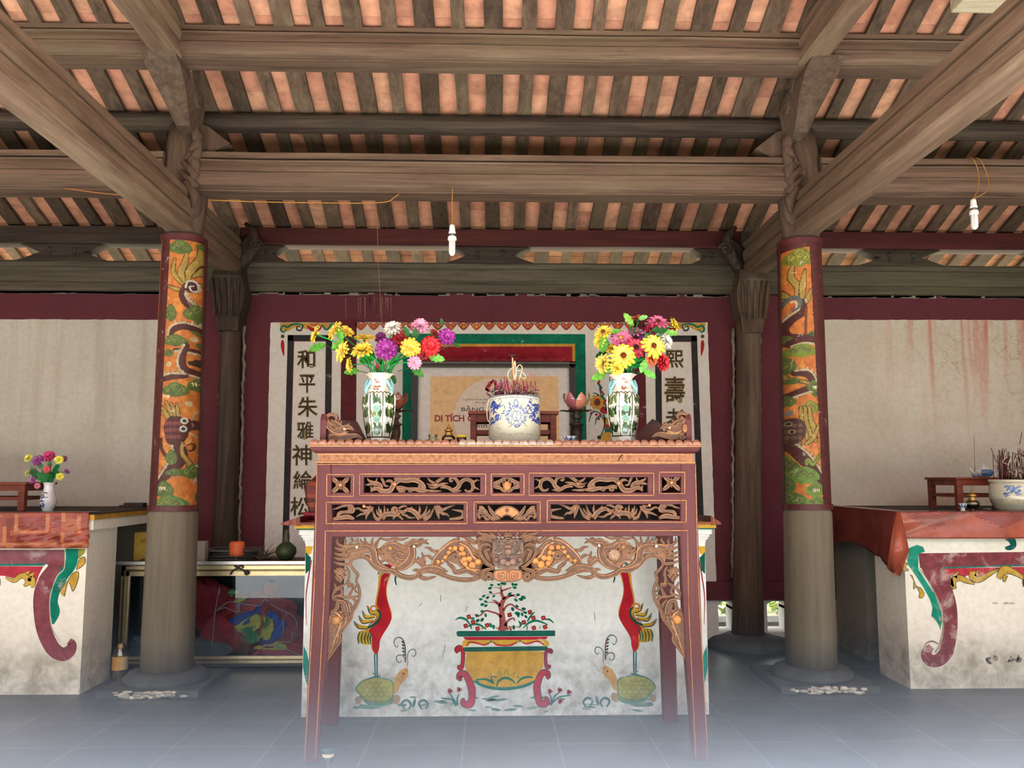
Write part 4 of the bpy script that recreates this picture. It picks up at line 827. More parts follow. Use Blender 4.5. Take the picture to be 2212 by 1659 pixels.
# leafy side strips left and right of the table legs
for sx, (xa, xb) in ((1, (660, 672)), (-1, (1523, 1512))):
    P.fill([(xa, 1180), (xb+sx*4, 1180), (xb, 1196), (xa, 1200)], YE, 1); P.fill([(xa, 1192), (xa+sx*12, 1205), (xa+sx*8, 1232), (xa, 1240)], DG, 2)
    P.stroke([(xa+sx*13, 1210), (xa+sx*6, 1250), (xa+sx*1, 1290), (xa+sx*2, 1350)], [2, 2.5, 2, 1], (150, 40, 52), 2); P.fill([(xa-sx*4, 1395), (xa+sx*3, 1410), (xa+sx*12, 1450), (xa+sx*8, 1490), (xa, 1470), (xa-sx*6, 1440)], (36, 140, 128), 2)
P.m.build('front_mural', PAINT, parent=altar)
# vinyl cloth laid over the central altar, its ends sticking out
q = M(); xa, xb = x0-.02, x1+.02
for i in range(26):
    for j in range(7):
        u0, u1 = xa+(xb-xa)*i/26, xa+(xb-xa)*(i+1)/26; v0, v1 = 4.585+.12*j, 4.585+.12*(j+1)
        q.box(u0, u1, v0, v1, 1.0, 1.012, (150, 74, 48) if (i+j) % 2 else (126, 56, 44))
for s, xe in ((-1, xa), (1, xb)):
    L_ = .1 if s < 0 else .055
    for j in range(5):
        f0, f1 = j/5, (j+1)/5; c = (156, 78, 50) if j % 2 else (128, 58, 46)
        q.hexa([(xe+s*L_*f0, 4.59, .995+.004*f0), (xe+s*L_*f1, 4.59, .995+.004*f1), (xe+s*L_*f1, 5.2, 1.0), (xe+s*L_*f0, 5.2, 1.0)][::s], [(xe+s*L_*f0, 4.59, 1.044-.036*f0), (xe+s*L_*f1, 4.59, 1.044-.036*f1), (xe+s*L_*f1, 5.2, 1.03-.02*f1), (xe+s*L_*f0, 5.2, 1.03-.02*f0)][::s], c)
tag(q.build('altar_cloth', CLOTHM), 'orange brown checked vinyl cloth on the white brick altar behind the carved table', 'cloth', kind='thing')

# side altars ------------------------------------------------------
def side_altar(s, xi, label):
    t = thing('side_altar', (xi+s*1.2, YS, 0), label, 'altar', 'side altars', 'thing')
    xo = s*4.85; a, c = min(xi, xo), max(xi, xo)
    q = M(); q.box(a, c, YS, 5.56, -.004, .94); q.build('front_wall', ALTAR_S, parent=t)
    q = M(); q.box(a+(.1 if s > 0 else 0), c-(.1 if s < 0 else 0), 5.95 if s > 0 else 6.3, YW-.04, -.004, .94); q.build('rear_pier', CEMENT, parent=t)
    q = M(); e = .035
    q.box(a-e*(s > 0), c+e*(s < 0), YS-.012, YW-.04, .94, 1.0, (214, 206, 190), 0); q.box(a-e*1.3*(s > 0), c+e*1.3*(s < 0), YS-.03, YW-.04, 1.0, 1.03, (196, 146, 58), 1)
    q.box(a-e*1.4*(s > 0), c+e*1.4*(s < 0), YS-.034, YW-.04, 1.03, 1.036, (70, 60, 52), 2)
    q.build('top_slab', [ALTAR_S, PAINT, W_DARK], parent=t)
    return t
XSL, XSR = at(182, 1300, YS).x, at(1958, 1300, YS).x
altL = side_altar(-1, XSL, 'whitewashed brick side altar with painted scroll leg, at the left edge')
altR = side_altar(1, XSR, 'whitewashed brick side altar with flaking painted scroll leg, at the right edge')
MP, TE = (140, 74, 84), (0, 132, 108)
P = Paint(YS, .0006); K = crop(0, 1080, 4.365)
w = lambda pts, ww, c, l=1: P.stroke(K(pts), [v/4.365 for v in ww] if hasattr(ww, '__len__') else ww/4.365, c, l)
P.fill(K([(-1900, 470), (612, 470), (612, 640), (560, 640), (430, 605), (-1900, 600)]), (146, 88, 98), 1)
w([(545, 560), (510, 660), (440, 760), (395, 900), (395, 1080), (425, 1250), (500, 1400), (590, 1455), (660, 1420), (680, 1360), (650, 1330)], [130, 140, 150, 155, 150, 145, 140, 130, 110, 84, 60], MP, 2)
w([(680, 460), (670, 600), (590, 720), (525, 850), (505, 960), (520, 1060), (500, 1170)], [120, 110, 100, 90, 80, 90, 20], TE, 3)
w([(612, 470), (608, 640), (540, 720), (485, 870), (470, 1000), (490, 1200), (570, 1340)], 9, (206, 200, 180), 4)
P.fill(K([(735, 460), (805, 460), (800, 500), (735, 560)]), (150, 150, 66), 2)
for pts in ([(720, 660), (750, 560), (800, 540), (800, 600), (740, 650)], [(640, 760), (690, 690), (740, 680), (735, 760), (690, 860), (665, 800), (650, 780)], [(565, 860), (620, 780), (640, 770), (625, 830), (610, 910)]): P.fill(K(pts), (214, 168, 66), 2, True); P.stroke(K(pts), 1.6, (70, 90, 70), 3)
w([(-1900, 612), (0, 612), (425, 608)], 22, (44, 126, 112), 3)
P.fill(K([(-1900, 625), (410, 625), (370, 700), (330, 810), (290, 740), (120, 735), (40, 715), (-1900, 720)]), (196, 60, 76), 0)
for dx in (0, -330, -660): 
    for pts, ww in (([(55+dx, 730), (130+dx, 760), (190+dx, 720), (245+dx, 720), (265+dx, 780), (225+dx, 810)], [10, 34, 40, 50, 44, 14]), ([(265+dx, 760), (300+dx, 740), (310+dx, 800), (290+dx, 815)], [20, 50, 40, 20]), ([(250+dx, 700), (280+dx, 670)], [40, 8]), ([(285+dx, 720), (325+dx, 685)], [40, 8])): w(pts, [v+10 for v in ww], (70, 90, 60), 4); w(pts, ww, (214, 176, 76), 5)
P.m.build('front_mural', PAINTL, parent=altL)
P = Paint(YS, .0006); K = crop(1900, 1080, 3.949)
w = lambda pts, ww, c, l=1: P.stroke(K(pts), [v/3.949 for v in ww] if hasattr(ww, '__len__') else ww/3.949, c, l)
P.fill(K([(330, 455), (2600, 425), (2600, 540), (525, 580), (345, 580)]), (134, 66, 74), 2)
w([(430, 520), (480, 640), (540, 760), (590, 900), (605, 1060), (590, 1200), (560, 1310), (490, 1370), (420, 1360), (400, 1300), (440, 1250)], [190, 170, 150, 130, 120, 120, 120, 110, 100, 90, 60], (140, 72, 80), 3)
w([(430, 1370), (380, 1310), (390, 1230), (450, 1205), (500, 1230)], [8, 10, 12, 14, 10], (140, 120, 110), 4); w([(335, 580), (420, 700), (500, 860), (535, 1010), (540, 1110), (510, 1240), (470, 1300)], [6, 8, 9, 9, 16, 18, 14], (168, 156, 132), 5)
P.fill(K([(230, 470), (250, 410), (320, 382), (370, 400), (388, 440), (330, 460), (330, 590), (400, 700), (470, 800), (505, 900), (535, 1010), (520, 1110), (490, 1040), (440, 990), (450, 920), (430, 850), (370, 740), (290, 620), (240, 550)]), (30, 158, 132), 3)
for pts in ([(190, 480), (225, 450), (225, 510)], [(190, 570), (210, 535), (240, 545), (220, 570), (250, 600), (215, 608)], [(258, 640), (280, 650), (310, 730), (350, 750), (380, 800), (360, 835), (335, 830), (340, 790), (310, 740), (290, 760), (290, 700)]): P.fill(K(pts), (208, 166, 66), 2, True); P.stroke(K(pts), 1.6, (70, 120, 100), 3)
w([(1080, 315), (1125, 340), (1140, 390), (1100, 410), (1070, 405)], [50, 60, 50, 40, 20], (20, 104, 96), 2)
w([(525, 580), (800, 570), (1232, 556), (2400, 530)], 14, (50, 122, 112), 4)
P.fill(K([(530, 585), (2400, 545), (2400, 640), (1232, 640), (1160, 620), (1010, 600), (900, 660), (760, 640), (640, 700), (610, 750), (580, 700)]), (198, 60, 74), 1)
for dx in (0, 620, 1240):
    for pts, ww in (([(640+dx, 760), (625+dx, 690), (680+dx, 665), (740+dx, 690), (810+dx, 715)], [20, 50, 44, 34, 10]), ([(620+dx, 740), (610+dx, 640)], [30, 10]), ([(640+dx, 660), (665+dx, 610)], [40, 8]), ([(790+dx, 610), (800+dx, 660), (850+dx, 680), (920+dx, 640), (1010+dx, 592)], [50, 60, 40, 34, 8]), ([(820+dx, 650), (835+dx, 600)], [36, 8]), ([(1010+dx, 670), (1060+dx, 600), (1130+dx, 610), (1230+dx, 665)], [30, 70, 44, 24]), ([(1070+dx, 640), (1060+dx, 700)], [40, 10])): w(pts, [v+12 for v in ww], (74, 84, 60), 5); w(pts, ww, (208, 170, 72), 6)
for i in range(9): P.dot(K([(random.uniform(900, 1190), random.uniform(1330, 1390))])[0], random.uniform(2, 6), (112, 108, 98), 1, random.uniform(2, 8), random.uniform(0, 3))
for x, y in ((985, 880), (1080, 880), (1130, 882)): P.dot(K([(x, y)])[0], 7, (206, 200, 184), 1, 2.4)
P.m.build('front_mural', PAINTW, parent=altR)
# vinyl tablecloths -------------------------------------------------
q = M(); xr = at(190, 1150, YS-.04).x; z1, z0 = 1.043, at(100, 1184, YS-.04).z; nx, nz = 110, 26
CV = Canvas(-420, 1100, 200, 1195, 1.6, (150, 72, 56))
for dx in (0, -230):
    KK = lambda pts: crop(0, 1080, 4.365)([(a+dx*4.365, b_) for a, b_ in pts])
    CV.stroke(KK([(0, 410), (530, 410)]), 7, (186, 112, 76), smooth=False)
    for pts, ww in (([(10, 140), (10, 400)], 8), ([(135, 140), (135, 300)], 7), ([(130, 290), (440, 290)], 6), ([(445, 140), (445, 290)], 7), ([(580, 140), (580, 420)], 12), ([(715, 140), (715, 300)], 7), ([(60, 440), (120, 440)], 6), ([(600, 410), (820, 410)], 7)): CV.stroke(KK(pts), ww, (188, 112, 74), smooth=False)
    for pts in ([(40, 160), (110, 160), (110, 360), (40, 360)], [(160, 150), (420, 150), (420, 270), (160, 270)], [(160, 320), (400, 320), (400, 380), (160, 380)], [(480, 150), (560, 150), (560, 260), (480, 260)]): CV.fill(KK(pts), (134, 54, 48))
    CV.dot(KK([(108, 308)])[0], 7, (170, 96, 68)); CV.dot(KK([(530, 350)])[0], 10, (128, 56, 46)); CV.dot(KK([(640, 240)])[0], 18, (168, 92, 64))
rr = []
for j in range(nz+1):
    f = j/nz; rr.append([])
    for i in range(nx+1):
        x = -4.84+(xr+4.84)*i/nx; wv = .010*math.sin(x*9)+.006*math.sin(x*23+1)
        crk = (.016*math.sin(34*x+9*f)*math.sin(21*f+12*x) if x > -2.78 else 0)*f
        rr[-1].append((x+.012*f*(i/nx), YS-.04-.01*f-wv*f-crk, z1+(z0-z1)*f))
def cf(i, j):
    p = rr[i][j]; c = CV.get(*pix((p[0], YS-.04, p[2]))); return tuple(round(v/4)*4 for v in c)
top = [(p[0], YS+.02, z1) for p in rr[0]]
q.grid(rr, cf, 0, True, False); q.grid([[(p[0], YS+.12, z1) for p in rr[0]], top, rr[0]], (104, 58, 46), 0, True)
o = q.build('vinyl_tablecloth', CLOTHM); sd = o.modifiers.new('thick', 'SOLIDIFY'); sd.thickness = .0015; tag(o, 'shiny red brown vinyl tablecloth with printed panels hanging over the left side altar', 'tablecloth', kind='thing')
q = M(); xl = XSR-.052; z1 = 1.043; Yf = YS-.04; nx = 90; rr = []
for j in range(19):
    f = j/18; r_ = []
    for i in range(nx+1):
        x = xl+(4.84-xl)*i/nx; u = i/nx; zb = at(1990, 1163, Yf).z
        dr = z1-zb; k = max(0, 1-(x-xl)/.12); z = z1-f*dr*(1-.0*k)
        y = Yf-.012*f-.010*f*math.sin(x*6+2*f)-.006*f*math.sin(x*17)-.012*math.sin(6*f+(x-xl)*8)*max(0, 1-(x-xl)*1.2)*f
        r_.append((x+.05*f*k, y, z))
    rr.append(r_)
def cr(i, j):
    x = rr[i][j][0]; f = i/18; v = ((x-xl)/.42) % 1; d = abs(v-.5)*2
    if f < .62*(1-d) and f < .62: return (134, 58, 54) if (int(v*12)+int(f*16)) % 2 else (146, 70, 58)
    return (168, 86, 66) if f < .93 else (140, 62, 52)
q.grid(rr, cr, 0, True, False); q.grid([[(p[0], Yf+.16, z1) for p in rr[0]], [(p[0], Yf+.02, z1) for p in rr[0]], rr[0]], (112, 58, 48), 0, True)
rr2 = []                                                      # side flap falling over the altar's end, its shade put into a darker colour
for j in range(15):
    f = j/14; r_ = []
    for i in range(31):
        y = Yf+(YW-.1-Yf)*i/30; dr = .255+.03*math.sin(i*.3)+.09*max(0, 1-i/4); r_.append((xl-.012*f-.012*f*math.sin(y*11)-.05*f*max(0, 1-i/5), y-.02*f*max(0, 1-i/4), z1-dr*f))
    rr2.append(r_)
q.grid(rr2, (126, 58, 50), 0, True, False, flip=True); q.grid([[(xl+.14, p[1], z1) for p in rr2[0]], rr2[0]], (110, 54, 46), 0, True)
q.grid([[(xl-.001, Yf+.001, z1), (xl+.004, Yf-.002, z1)], [(xl-.05, Yf-.015, .88), (xl+.03, Yf-.02, .9)], [(xl-.085, Yf-.02, z1-.33), (xl-.02, Yf-.045, z1-.375)], [(xl-.06, Yf-.03, z1-.36), (xl+.045, Yf-.03, z1-.24)]], (170, 88, 66), 0, True)
q.grid([[(xl, Yf-.003, z1), (xl+.02, Yf-.004, z1)], [(xl-.04, Yf-.03, .85), (xl+.045, Yf-.022, .87)], [(xl-.06, Yf-.04, z1-.355), (xl+.05, Yf-.03, z1-.235)]], (164, 82, 62), 0, True)
o = q.build('vinyl_tablecloth', CLOTHM); sd = o.modifiers.new('thick', 'SOLIDIFY'); sd.thickness = .0015; tag(o, 'red vinyl tablecloth with a folded corner hanging over the right side altar', 'tablecloth', kind='thing')
# ================================================================== CARVED ALTAR TABLE
table = thing('altar_table', (.079, YT+.33, 0), 'tall maroon altar table with gilded openwork dragon carvings, in the centre', 'table', kind='thing')
GO, GOL, GOD, GRB = (168, 110, 70), (204, 150, 104), (108, 66, 42), (192, 132, 74)
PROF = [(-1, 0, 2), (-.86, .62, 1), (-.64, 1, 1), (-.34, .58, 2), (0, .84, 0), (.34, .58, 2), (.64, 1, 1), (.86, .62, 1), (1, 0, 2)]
def relief(q, pts, w, Y=YT, d=.022, h=.014, cols=(GO, GOL, GOD), k=4, jt=True):
    """a carved tendril: grooved, gilt ridge along a line of photo pixels lying in the plane Y"""
    A, B, s = outline(pts, w, k); n = len(A); wm = max(v[2] for v in s); h = min(h, wm*pxm(Y)*.45)
    rr = []
    for i in range(n):
        a, b_ = at(*A[i], Y), at(*B[i], Y); u = i/(n-1); e = min(1, 4*u+.25, 4*(1-u)+.25)
        row = [Vector((a.x+(b_.x-a.x)*(t+1)/2, Y-h*z*e, a.z+(b_.z-a.z)*(t+1)/2)) for t, z, _ in PROF]
        row += [Vector((b_.x, Y+d*.5, b_.z)), Vector((a.x, Y+d*.5, a.z))]; rr.append(row)
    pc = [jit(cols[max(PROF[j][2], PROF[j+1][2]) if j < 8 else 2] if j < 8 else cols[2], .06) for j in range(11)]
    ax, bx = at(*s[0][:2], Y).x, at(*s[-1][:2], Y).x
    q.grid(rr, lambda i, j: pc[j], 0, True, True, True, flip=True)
def knob(q, p, r, Y=YT, col=GRB, ry=None, dep=None):
    c = at(*p, Y); k = pxm(Y); q.ball((c.x, Y-.004, c.z), r*k, dep or r*k*.55, (ry or r)*k, 12, 7, jit(col, .06))
def curl(q, p, r, turns=1.6, a0=0, s=1, w=(5, 4, 3), Y=YT): relief(q, spiral(p, r, turns, 16, a0, s), list(w), Y, k=2)
def px_box(q, xa, ya, xb, yb, Y0, Y1, col=(130, 62, 62)):
    a = at(xa, yb, YT); b_ = at(xb, ya, YT); q.box(a.x, b_.x, Y0, Y1, a.z, b_.z, col)
def px_poly(q, pts, Y0, Y1, col=(130, 62, 62)): q.prism_y([(p.x, p.z) for p in [at(a, b_, YT) for a, b_ in pts]][::-1], Y0, Y1, col)
TD = .66                                                     # depth of the table
YB_ = YT+TD
# legs, stiles, rails -----------------------------------------------
def leg(pts, y0, y1): q = M(); px_poly(q, pts, y0, y1); return bevel(q.build('leg', LACQZ, parent=table), .005)
leg([(684, 1000), (715, 1000), (718, 1160), (708, 1400), (686, 1648), (656, 1649), (668, 1400)], YT, YT+.06)
leg([(1503, 998), (1472, 998), (1469, 1160), (1480, 1400), (1500, 1644), (1531, 1645), (1518, 1400)], YT, YT+.06)
def rleg(px, py):
    p = onz(px, py, 0); q = M(); s = 1 if p.x > 0 else -1
    q.hexa([(p.x-.035, YB_-.065, 0), (p.x+.035, YB_-.065, 0), (p.x+.035, YB_, 0), (p.x-.035, YB_, 0)], [(p.x-s*.012-.042, YB_-.065, 1.31), (p.x-s*.012+.042, YB_-.065, 1.31), (p.x-s*.012+.042, YB_, 1.31), (p.x-s*.012-.042, YB_, 1.31)]); bevel(q.build('leg', LACQZ, parent=table), .005)
rleg(719, 1557); rleg(1447, 1557)
q = M()
px_box(q, 715, 1000, 1472, 1031, YT+.0008, YT+.05); px_box(q, 715, 1064, 1472, 1090, YT+.0008, YT+.05); px_box(q, 716, 1124, 1471, 1160, YT+.0008, YT+.05)
for xa, xb in ((756, 786), (1037, 1066), (1123, 1154), (1400, 1430)): px_box(q, xa, 1028, xb, 1068, YT+.0016, YT+.05)
for xa, xb in ((1001, 1031), (1159, 1190)): px_box(q, xa, 1086, xb, 1128, YT+.0016, YT+.05)
bevel(q.build('front_frame', LACQ, parent=table), .004)
q = M(); zt, zb = at(1095, 1000, YT).z, at(1095, 1160, YT).z; xl_, xr_ = at(690, 1080, YT).x, at(1498, 1080, YT).x
q.box(xl_-.005, xl_+.03, YT+.05, YB_, zb, zt); q.box(xr_-.03, xr_+.005, YT+.05, YB_, zb, zt); q.box(xl_, xr_, YB_-.03, YB_, zb+.01, zt); q.box(xl_, xr_, YT+.05, YB_, zt-.03, zt)
bevel(q.build('side_panel', LACQ, parent=table), .004)
q = M(); q.box(xl_+.03, xr_-.03, YB_-.05, YB_-.03, zb+.01, zt-.03, (30, 18, 16)); q.build('shade_backing', GENERIC, parent=table)  # near-black sheet paints the shade inside the table
# gilt beading round the openings ------------------------------------
q = M()
def bead(xa, ya, xb, yb):
    for a, b_ in (((xa, ya), (xb, ya)), ((xb, ya), (xb, yb)), ((xb, yb), (xa, yb)), ((xa, yb), (xa, ya))):
        n = 7; P_ = [at(a[0]+(b_[0]-a[0])*i/n, a[1]+(b_[1]-a[1])*i/n, YT) for i in range(n+1)]
        q.tube([(p.x, YT-.001, p.z) for p in P_], .0026, 5, jit((200, 140, 92), .1))
PAN = [(706, 1025, 764, 1072), (777, 1024, 1049, 1070), (1061, 1024, 1132, 1069), (1143, 1022, 1412, 1070), (1424, 1020, 1479, 1066), (705, 1085, 1009, 1131), (1024, 1084, 1167, 1129), (1182, 1081, 1482, 1128)]
for b_ in PAN: bead(*b_)
for a, b_ in (((703, 1147), (1485, 1146)), ((703, 1147), (700, 1300)), ((700, 1300), (681, 1640)), ((1485, 1146), (1487, 1300)), ((1487, 1300), (1503, 1640)), ((685, 1003), (1502, 1001)), ((685, 1003), (680, 1250)), ((680, 1250), (658, 1645)), ((1502, 1001), (1508, 1250)), ((1508, 1250), (1529, 1640))):
    q.tube([(p.x, YT-.001, p.z) for p in [at(a[0]+(b_[0]-a[0])*i/8, a[1]+(b_[1]-a[1])*i/8, YT) for i in range(9)]], .0026, 5, jit((196, 136, 90), .1))
q.build('gilt_beading', GILT, parent=table)
# top: cavetto, gilt lines and lotus petal edge -----------------------
q = M(); z = lambda y: at(1095, y, YT).z
xa, xb = at(672, 960, YT).x, at(1510, 960, YT).x
prof = [(0, z(960)), (-.004, z(963)), (.002, z(966)), (.002, z(970)), (.008, z(975)), (.022, z(979)), (.03, z(980))]
rr = []
for o_, zz in prof: rr.append([(xa+o_, YT-.03+o_, zz), (xb-o_, YT-.03+o_, zz), (xb-o_, YB_+.03-o_, zz), (xa+o_, YB_+.03-o_, zz)])
q.grid(rr, (128, 60, 60), 0, False, True, True, True); bevel(q.build('table_top', LACQ, parent=table), .003)
q = M()
for y, off in ((964, -.004), (981, .03), (998.5, .022)):
    q.tube([(xa+off+(xb-xa-2*off)*i/20, YT-.032+max(off, 0)+(.0 if y < 990 else .004), z(y)) for i in range(21)], .0042, 6, (212, 152, 104))
q.build('gilt_line', GILT, parent=table)
q = M(); n = 45
for i in range(n):
    xc = xa+(xb-xa)*(i+.5)/n; hw = (xb-xa)/n*.53; c = jit((172, 118, 96) if not 16 < i < 28 else (186, 160, 146), .06)
    rr = []
    for u in range(7):
        a = -math.pi/2+math.pi*u/6; x = xc+hw*math.sin(a); zz = z(961)+(z(949.5)-z(961))*math.cos(a)**.8
        rr.append([(x, YT-.036-.006*math.cos(a), z(962)), (x, YT-.038-.006*math.cos(a), z(962)+(zz-z(962))*.55), (x, YT-.028, zz), (x, YT-.018, zz), (x, YT-.018, z(962))])
    q.grid(rr, c, 0, True, False); q.tube([(xc+hw*.55*math.sin(a), YT-.0445+.005*abs(math.sin(a)), z(961)+(z(954)-z(961))*math.cos(a)) for a in [-1.4+.4*v for v in range(8)]], .0013, 4, mixc(c, (110, 70, 50), .5))
q.build('petal_edge', GILT, parent=table)
q = M(); px_box(q, 688, 983, 1497, 997, YT-.004, YT+.06, (172, 108, 72)); zA, zB = z(984), z(996); k = 0; x = at(690, 990, YT).x; xe = at(1495, 990, YT).x
while x < xe-.045:
    for v in range(3):
        d0 = v*.010
        q.tube([(x+d0, YT-.006, zB+.002), (x+.022-.0+d0*.0, YT-.006, zA-.002-v*.008)] if False else [(x+.002+d0, YT-.0055, zB+.002), (x+.024, YT-.0055, zA-.002-d0*.9)], .0022, 4, jit(GOL, .08))
        q.tube([(x+.024+.0, YT-.0055, zA-.002-d0*.9) if False else (x+.026+d0, YT-.0055, zA-.002), (x+.046, YT-.0055, zB+.002+d0*.9)], .0022, 4, jit(GOL, .08))
    x += .048
p0, p1 = at(1344, 982, YT), at(1335, 997, YT); q.tube([(p0.x, YT-.007, p0.z), ((p0.x+p1.x)/2-.004, YT-.007, (p0.z+p1.z)/2), (p1.x, YT-.007, p1.z)], .0022, 4, (50, 30, 26))
q.build('fretwork_band', GILT, parent=table)
# openwork panels ------------------------------------------------------
K = crop(680, 1010, 5.267); MX = 1094.5
YPn = YT+.012
def panel(name, strokes, curls, mirror, knobs=()):
    q = M(); f = (lambda pts: [(2*MX-a, b_-2) for a, b_ in K(pts)]) if mirror else K
    for pts, w in strokes: relief(q, f(pts), [v/5.267 for v in w], YPn)
    for c, r, tn, a0 in curls: curl(q, f([c])[0], r/5.267, tn, a0 if not mirror else math.pi-a0, -1 if mirror else 1, (6, 5, 3.5), YPn)
    for c, r in knobs: knob(q, f([c])[0], r/5.267, YPn-.01)
    q.build(name, GILT, parent=table)
ros = []
for c in ((735.5, 1048), (1450.5, 1042.5)):
    q = M()
    for i in range(4):
        a = math.pi/4+i*math.pi/2; relief(q, [(c[0]+r*1.08*math.cos(a), c[1]+r*.95*math.sin(a)) for r in (2, 9, 17, 25)], [5, 9, 10, 4], YPn)
        a = i*math.pi/2; relief(q, [(c[0]+r*math.cos(a), c[1]+r*math.sin(a)) for r in (2, 6, 11)], [5, 5, 1.5], YPn-.004)
    knob(q, c, 4, YPn-.012); q.build('rosette_panel', GILT, parent=table)
dr = [([(640, 275), (700, 235), (760, 265), (850, 265), (895, 205), (960, 145), (1040, 150), (1130, 140), (1200, 170), (1245, 225), (1220, 268)], [14, 40, 56, 62, 56, 50, 54, 56, 54, 44, 24]), ([(900, 130), (1000, 118), (1120, 125), (1200, 112)], [30, 26, 28, 24]), ([(925, 235), (980, 225), (1060, 240), (1140, 245), (1215, 262), (1300, 262)], [44, 40, 32, 44, 52, 20]),
      ([(1060, 245), (1080, 275), (1120, 262)], [16, 18, 10]), ([(570, 198), (620, 192), (680, 178), (745, 200), (765, 250)], [8, 30, 52, 46, 30]), ([(598, 118), (618, 150), (675, 165)], [10, 26, 24]), ([(712, 115), (700, 150), (690, 175)], [6, 20, 20]), ([(755, 112), (775, 150), (800, 205), (840, 210)], [26, 30, 26, 10]), ([(800, 165), (840, 150), (880, 165), (885, 215)], [8, 30, 34, 24]), ([(640, 215), (645, 250), (632, 278)], [22, 20, 8]), ([(690, 205), (660, 245), (700, 262)], [20, 16, 12]),
      ([(1280, 108), (1312, 150), (1370, 180)], [8, 26, 30]), ([(1268, 180), (1330, 200), (1400, 190)], [8, 24, 36]), ([(1380, 170), (1430, 135), (1480, 108)], [36, 36, 20]), ([(1285, 205), (1330, 232), (1390, 220)], [6, 22, 22]), ([(1300, 265), (1370, 268), (1440, 266)], [30, 26, 12]), ([(1360, 230), (1440, 190), (1520, 178)], [30, 34, 8]), ([(1430, 215), (1510, 225), (1590, 268), (1670, 262)], [44, 40, 40, 8]), ([(1560, 262), (1625, 230), (1660, 170), (1720, 135), (1785, 160), (1800, 220), (1775, 268), (1725, 268), (1712, 245)], [40, 52, 48, 44, 46, 42, 34, 26, 18]), ([(1640, 220), (1620, 150), (1580, 115), (1540, 125), (1545, 155), (1575, 150)], [30, 36, 34, 30, 26, 14]), ([(1760, 145), (1820, 158), (1840, 142), (1875, 150)], [30, 22, 16, 6]), ([(1795, 205), (1835, 235), (1878, 252)], [26, 22, 6]), ([(1690, 135), (1730, 125), (1760, 108)], [16, 16, 6])]
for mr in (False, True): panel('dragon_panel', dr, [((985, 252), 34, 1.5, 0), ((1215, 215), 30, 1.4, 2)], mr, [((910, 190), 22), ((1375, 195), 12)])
ph = [([(195, 588), (290, 572), (380, 560), (450, 588)], [30, 50, 58, 28]), ([(260, 570), (280, 520), (350, 505), (430, 500), (425, 450), (380, 432), (310, 440), (260, 462), (195, 478)], [30, 40, 36, 44, 50, 34, 28, 22, 8]), ([(430, 490), (490, 462), (550, 490), (620, 490), (650, 440)], [10, 26, 32, 50, 50]), ([(468, 562), (530, 530), (590, 520), (640, 480)], [8, 24, 28, 30]), ([(582, 592), (590, 545), (625, 500)], [8, 24, 26]), ([(540, 432), (590, 450), (640, 450)], [10, 26, 30]),
      ([(765, 592), (790, 545), (850, 525), (920, 530), (960, 500)], [60, 60, 60, 66, 50]), ([(750, 592), (690, 570), (650, 460)], [44, 34, 6]), ([(755, 560), (715, 520), (700, 470)], [34, 26, 6]), ([(765, 540), (735, 490), (728, 436)], [30, 24, 6]), ([(790, 530), (795, 480), (790, 432)], [26, 22, 6]), ([(830, 520), (830, 480), (820, 465)], [22, 20, 6]), ([(760, 520), (750, 490), (760, 470)], [22, 20, 6]),
      ([(960, 500), (1010, 505), (1045, 482), (1060, 492)], [40, 36, 30, 8]), ([(950, 470), (1000, 440), (1050, 440)], [20, 26, 12]), ([(1040, 475), (1110, 490), (1165, 535), (1200, 590)], [44, 56, 60, 62]), ([(1230, 592), (1300, 560), (1365, 440)], [44, 36, 6]), ([(1210, 560), (1255, 510), (1280, 428)], [34, 26, 6]), ([(1180, 530), (1195, 480), (1188, 430)], [30, 26, 6]), ([(1110, 490), (1105, 460), (1090, 445)], [22, 20, 6]), ([(1240, 570), (1300, 500), (1310, 470)], [26, 20, 6]), ([(930, 545), (900, 570), (892, 595)], [24, 20, 10]), ([(950, 545), (985, 575), (1005, 602)], [30, 22, 10]), ([(985, 530), (1040, 545), (1080, 570), (1150, 568)], [20, 26, 22, 8]),
      ([(1375, 428), (1395, 500), (1415, 590)], [40, 44, 10]), ([(1385, 440), (1450, 520), (1500, 530), (1530, 562)], [40, 36, 24, 8]), ([(1400, 440), (1450, 480), (1520, 450), (1592, 428)], [40, 36, 24, 6]), ([(1530, 588), (1620, 578), (1680, 560), (1685, 505), (1630, 490), (1560, 478)], [24, 34, 40, 36, 24, 8])]
for mr in (False, True): panel('phoenix_panel', ph, [((912, 480), 42, 1.7, 0), ((405, 470), 26, 1.3, 0)], mr, [((1030, 482), 10), ((560, 440), 18)])
q = M()                                                       # scroll knot
c = (1095, 1046)
for s in (-1, 1):
    relief(q, [(c[0]+s*a, c[1]+b_) for a, b_ in ((0, -16), (9, -10), (18, -5), (27, -1), (24, 6), (14, 8), (8, 14), (0, 16))], [6, 8, 8, 8, 8, 7, 6, 5], YPn); curl(q, (c[0]+s*20, c[1]), 6, 1.5, 0, s, (4, 3, 2), YPn); curl(q, (c[0]+s*7, c[1]-5), 6, 1.3, 1, s, (4, 3, 2), YPn-.004)
knob(q, (c[0], c[1]+4), 9, YPn, GRB, 10); q.build('scroll_panel', GILT, parent=table)
q = M()                                                       # fan and scrolls
fc = (1095, 1126)
px = lambda r, a: (fc[0]+r*1.0*math.cos(a), fc[1]-r*math.sin(a))
px_poly(q, [px(33, R(34+112*i/12)) for i in range(13)]+[px(13, R(146-112*i/12)) for i in range(13)], YPn-.008, YPn+.01, (208, 134, 76))
relief(q, [px(32, R(34+112*i/12)) for i in range(13)], 3.5, YPn-.008, k=1); relief(q, [px(14, R(34+112*i/12)) for i in range(13)], 3, YPn-.008, k=1)
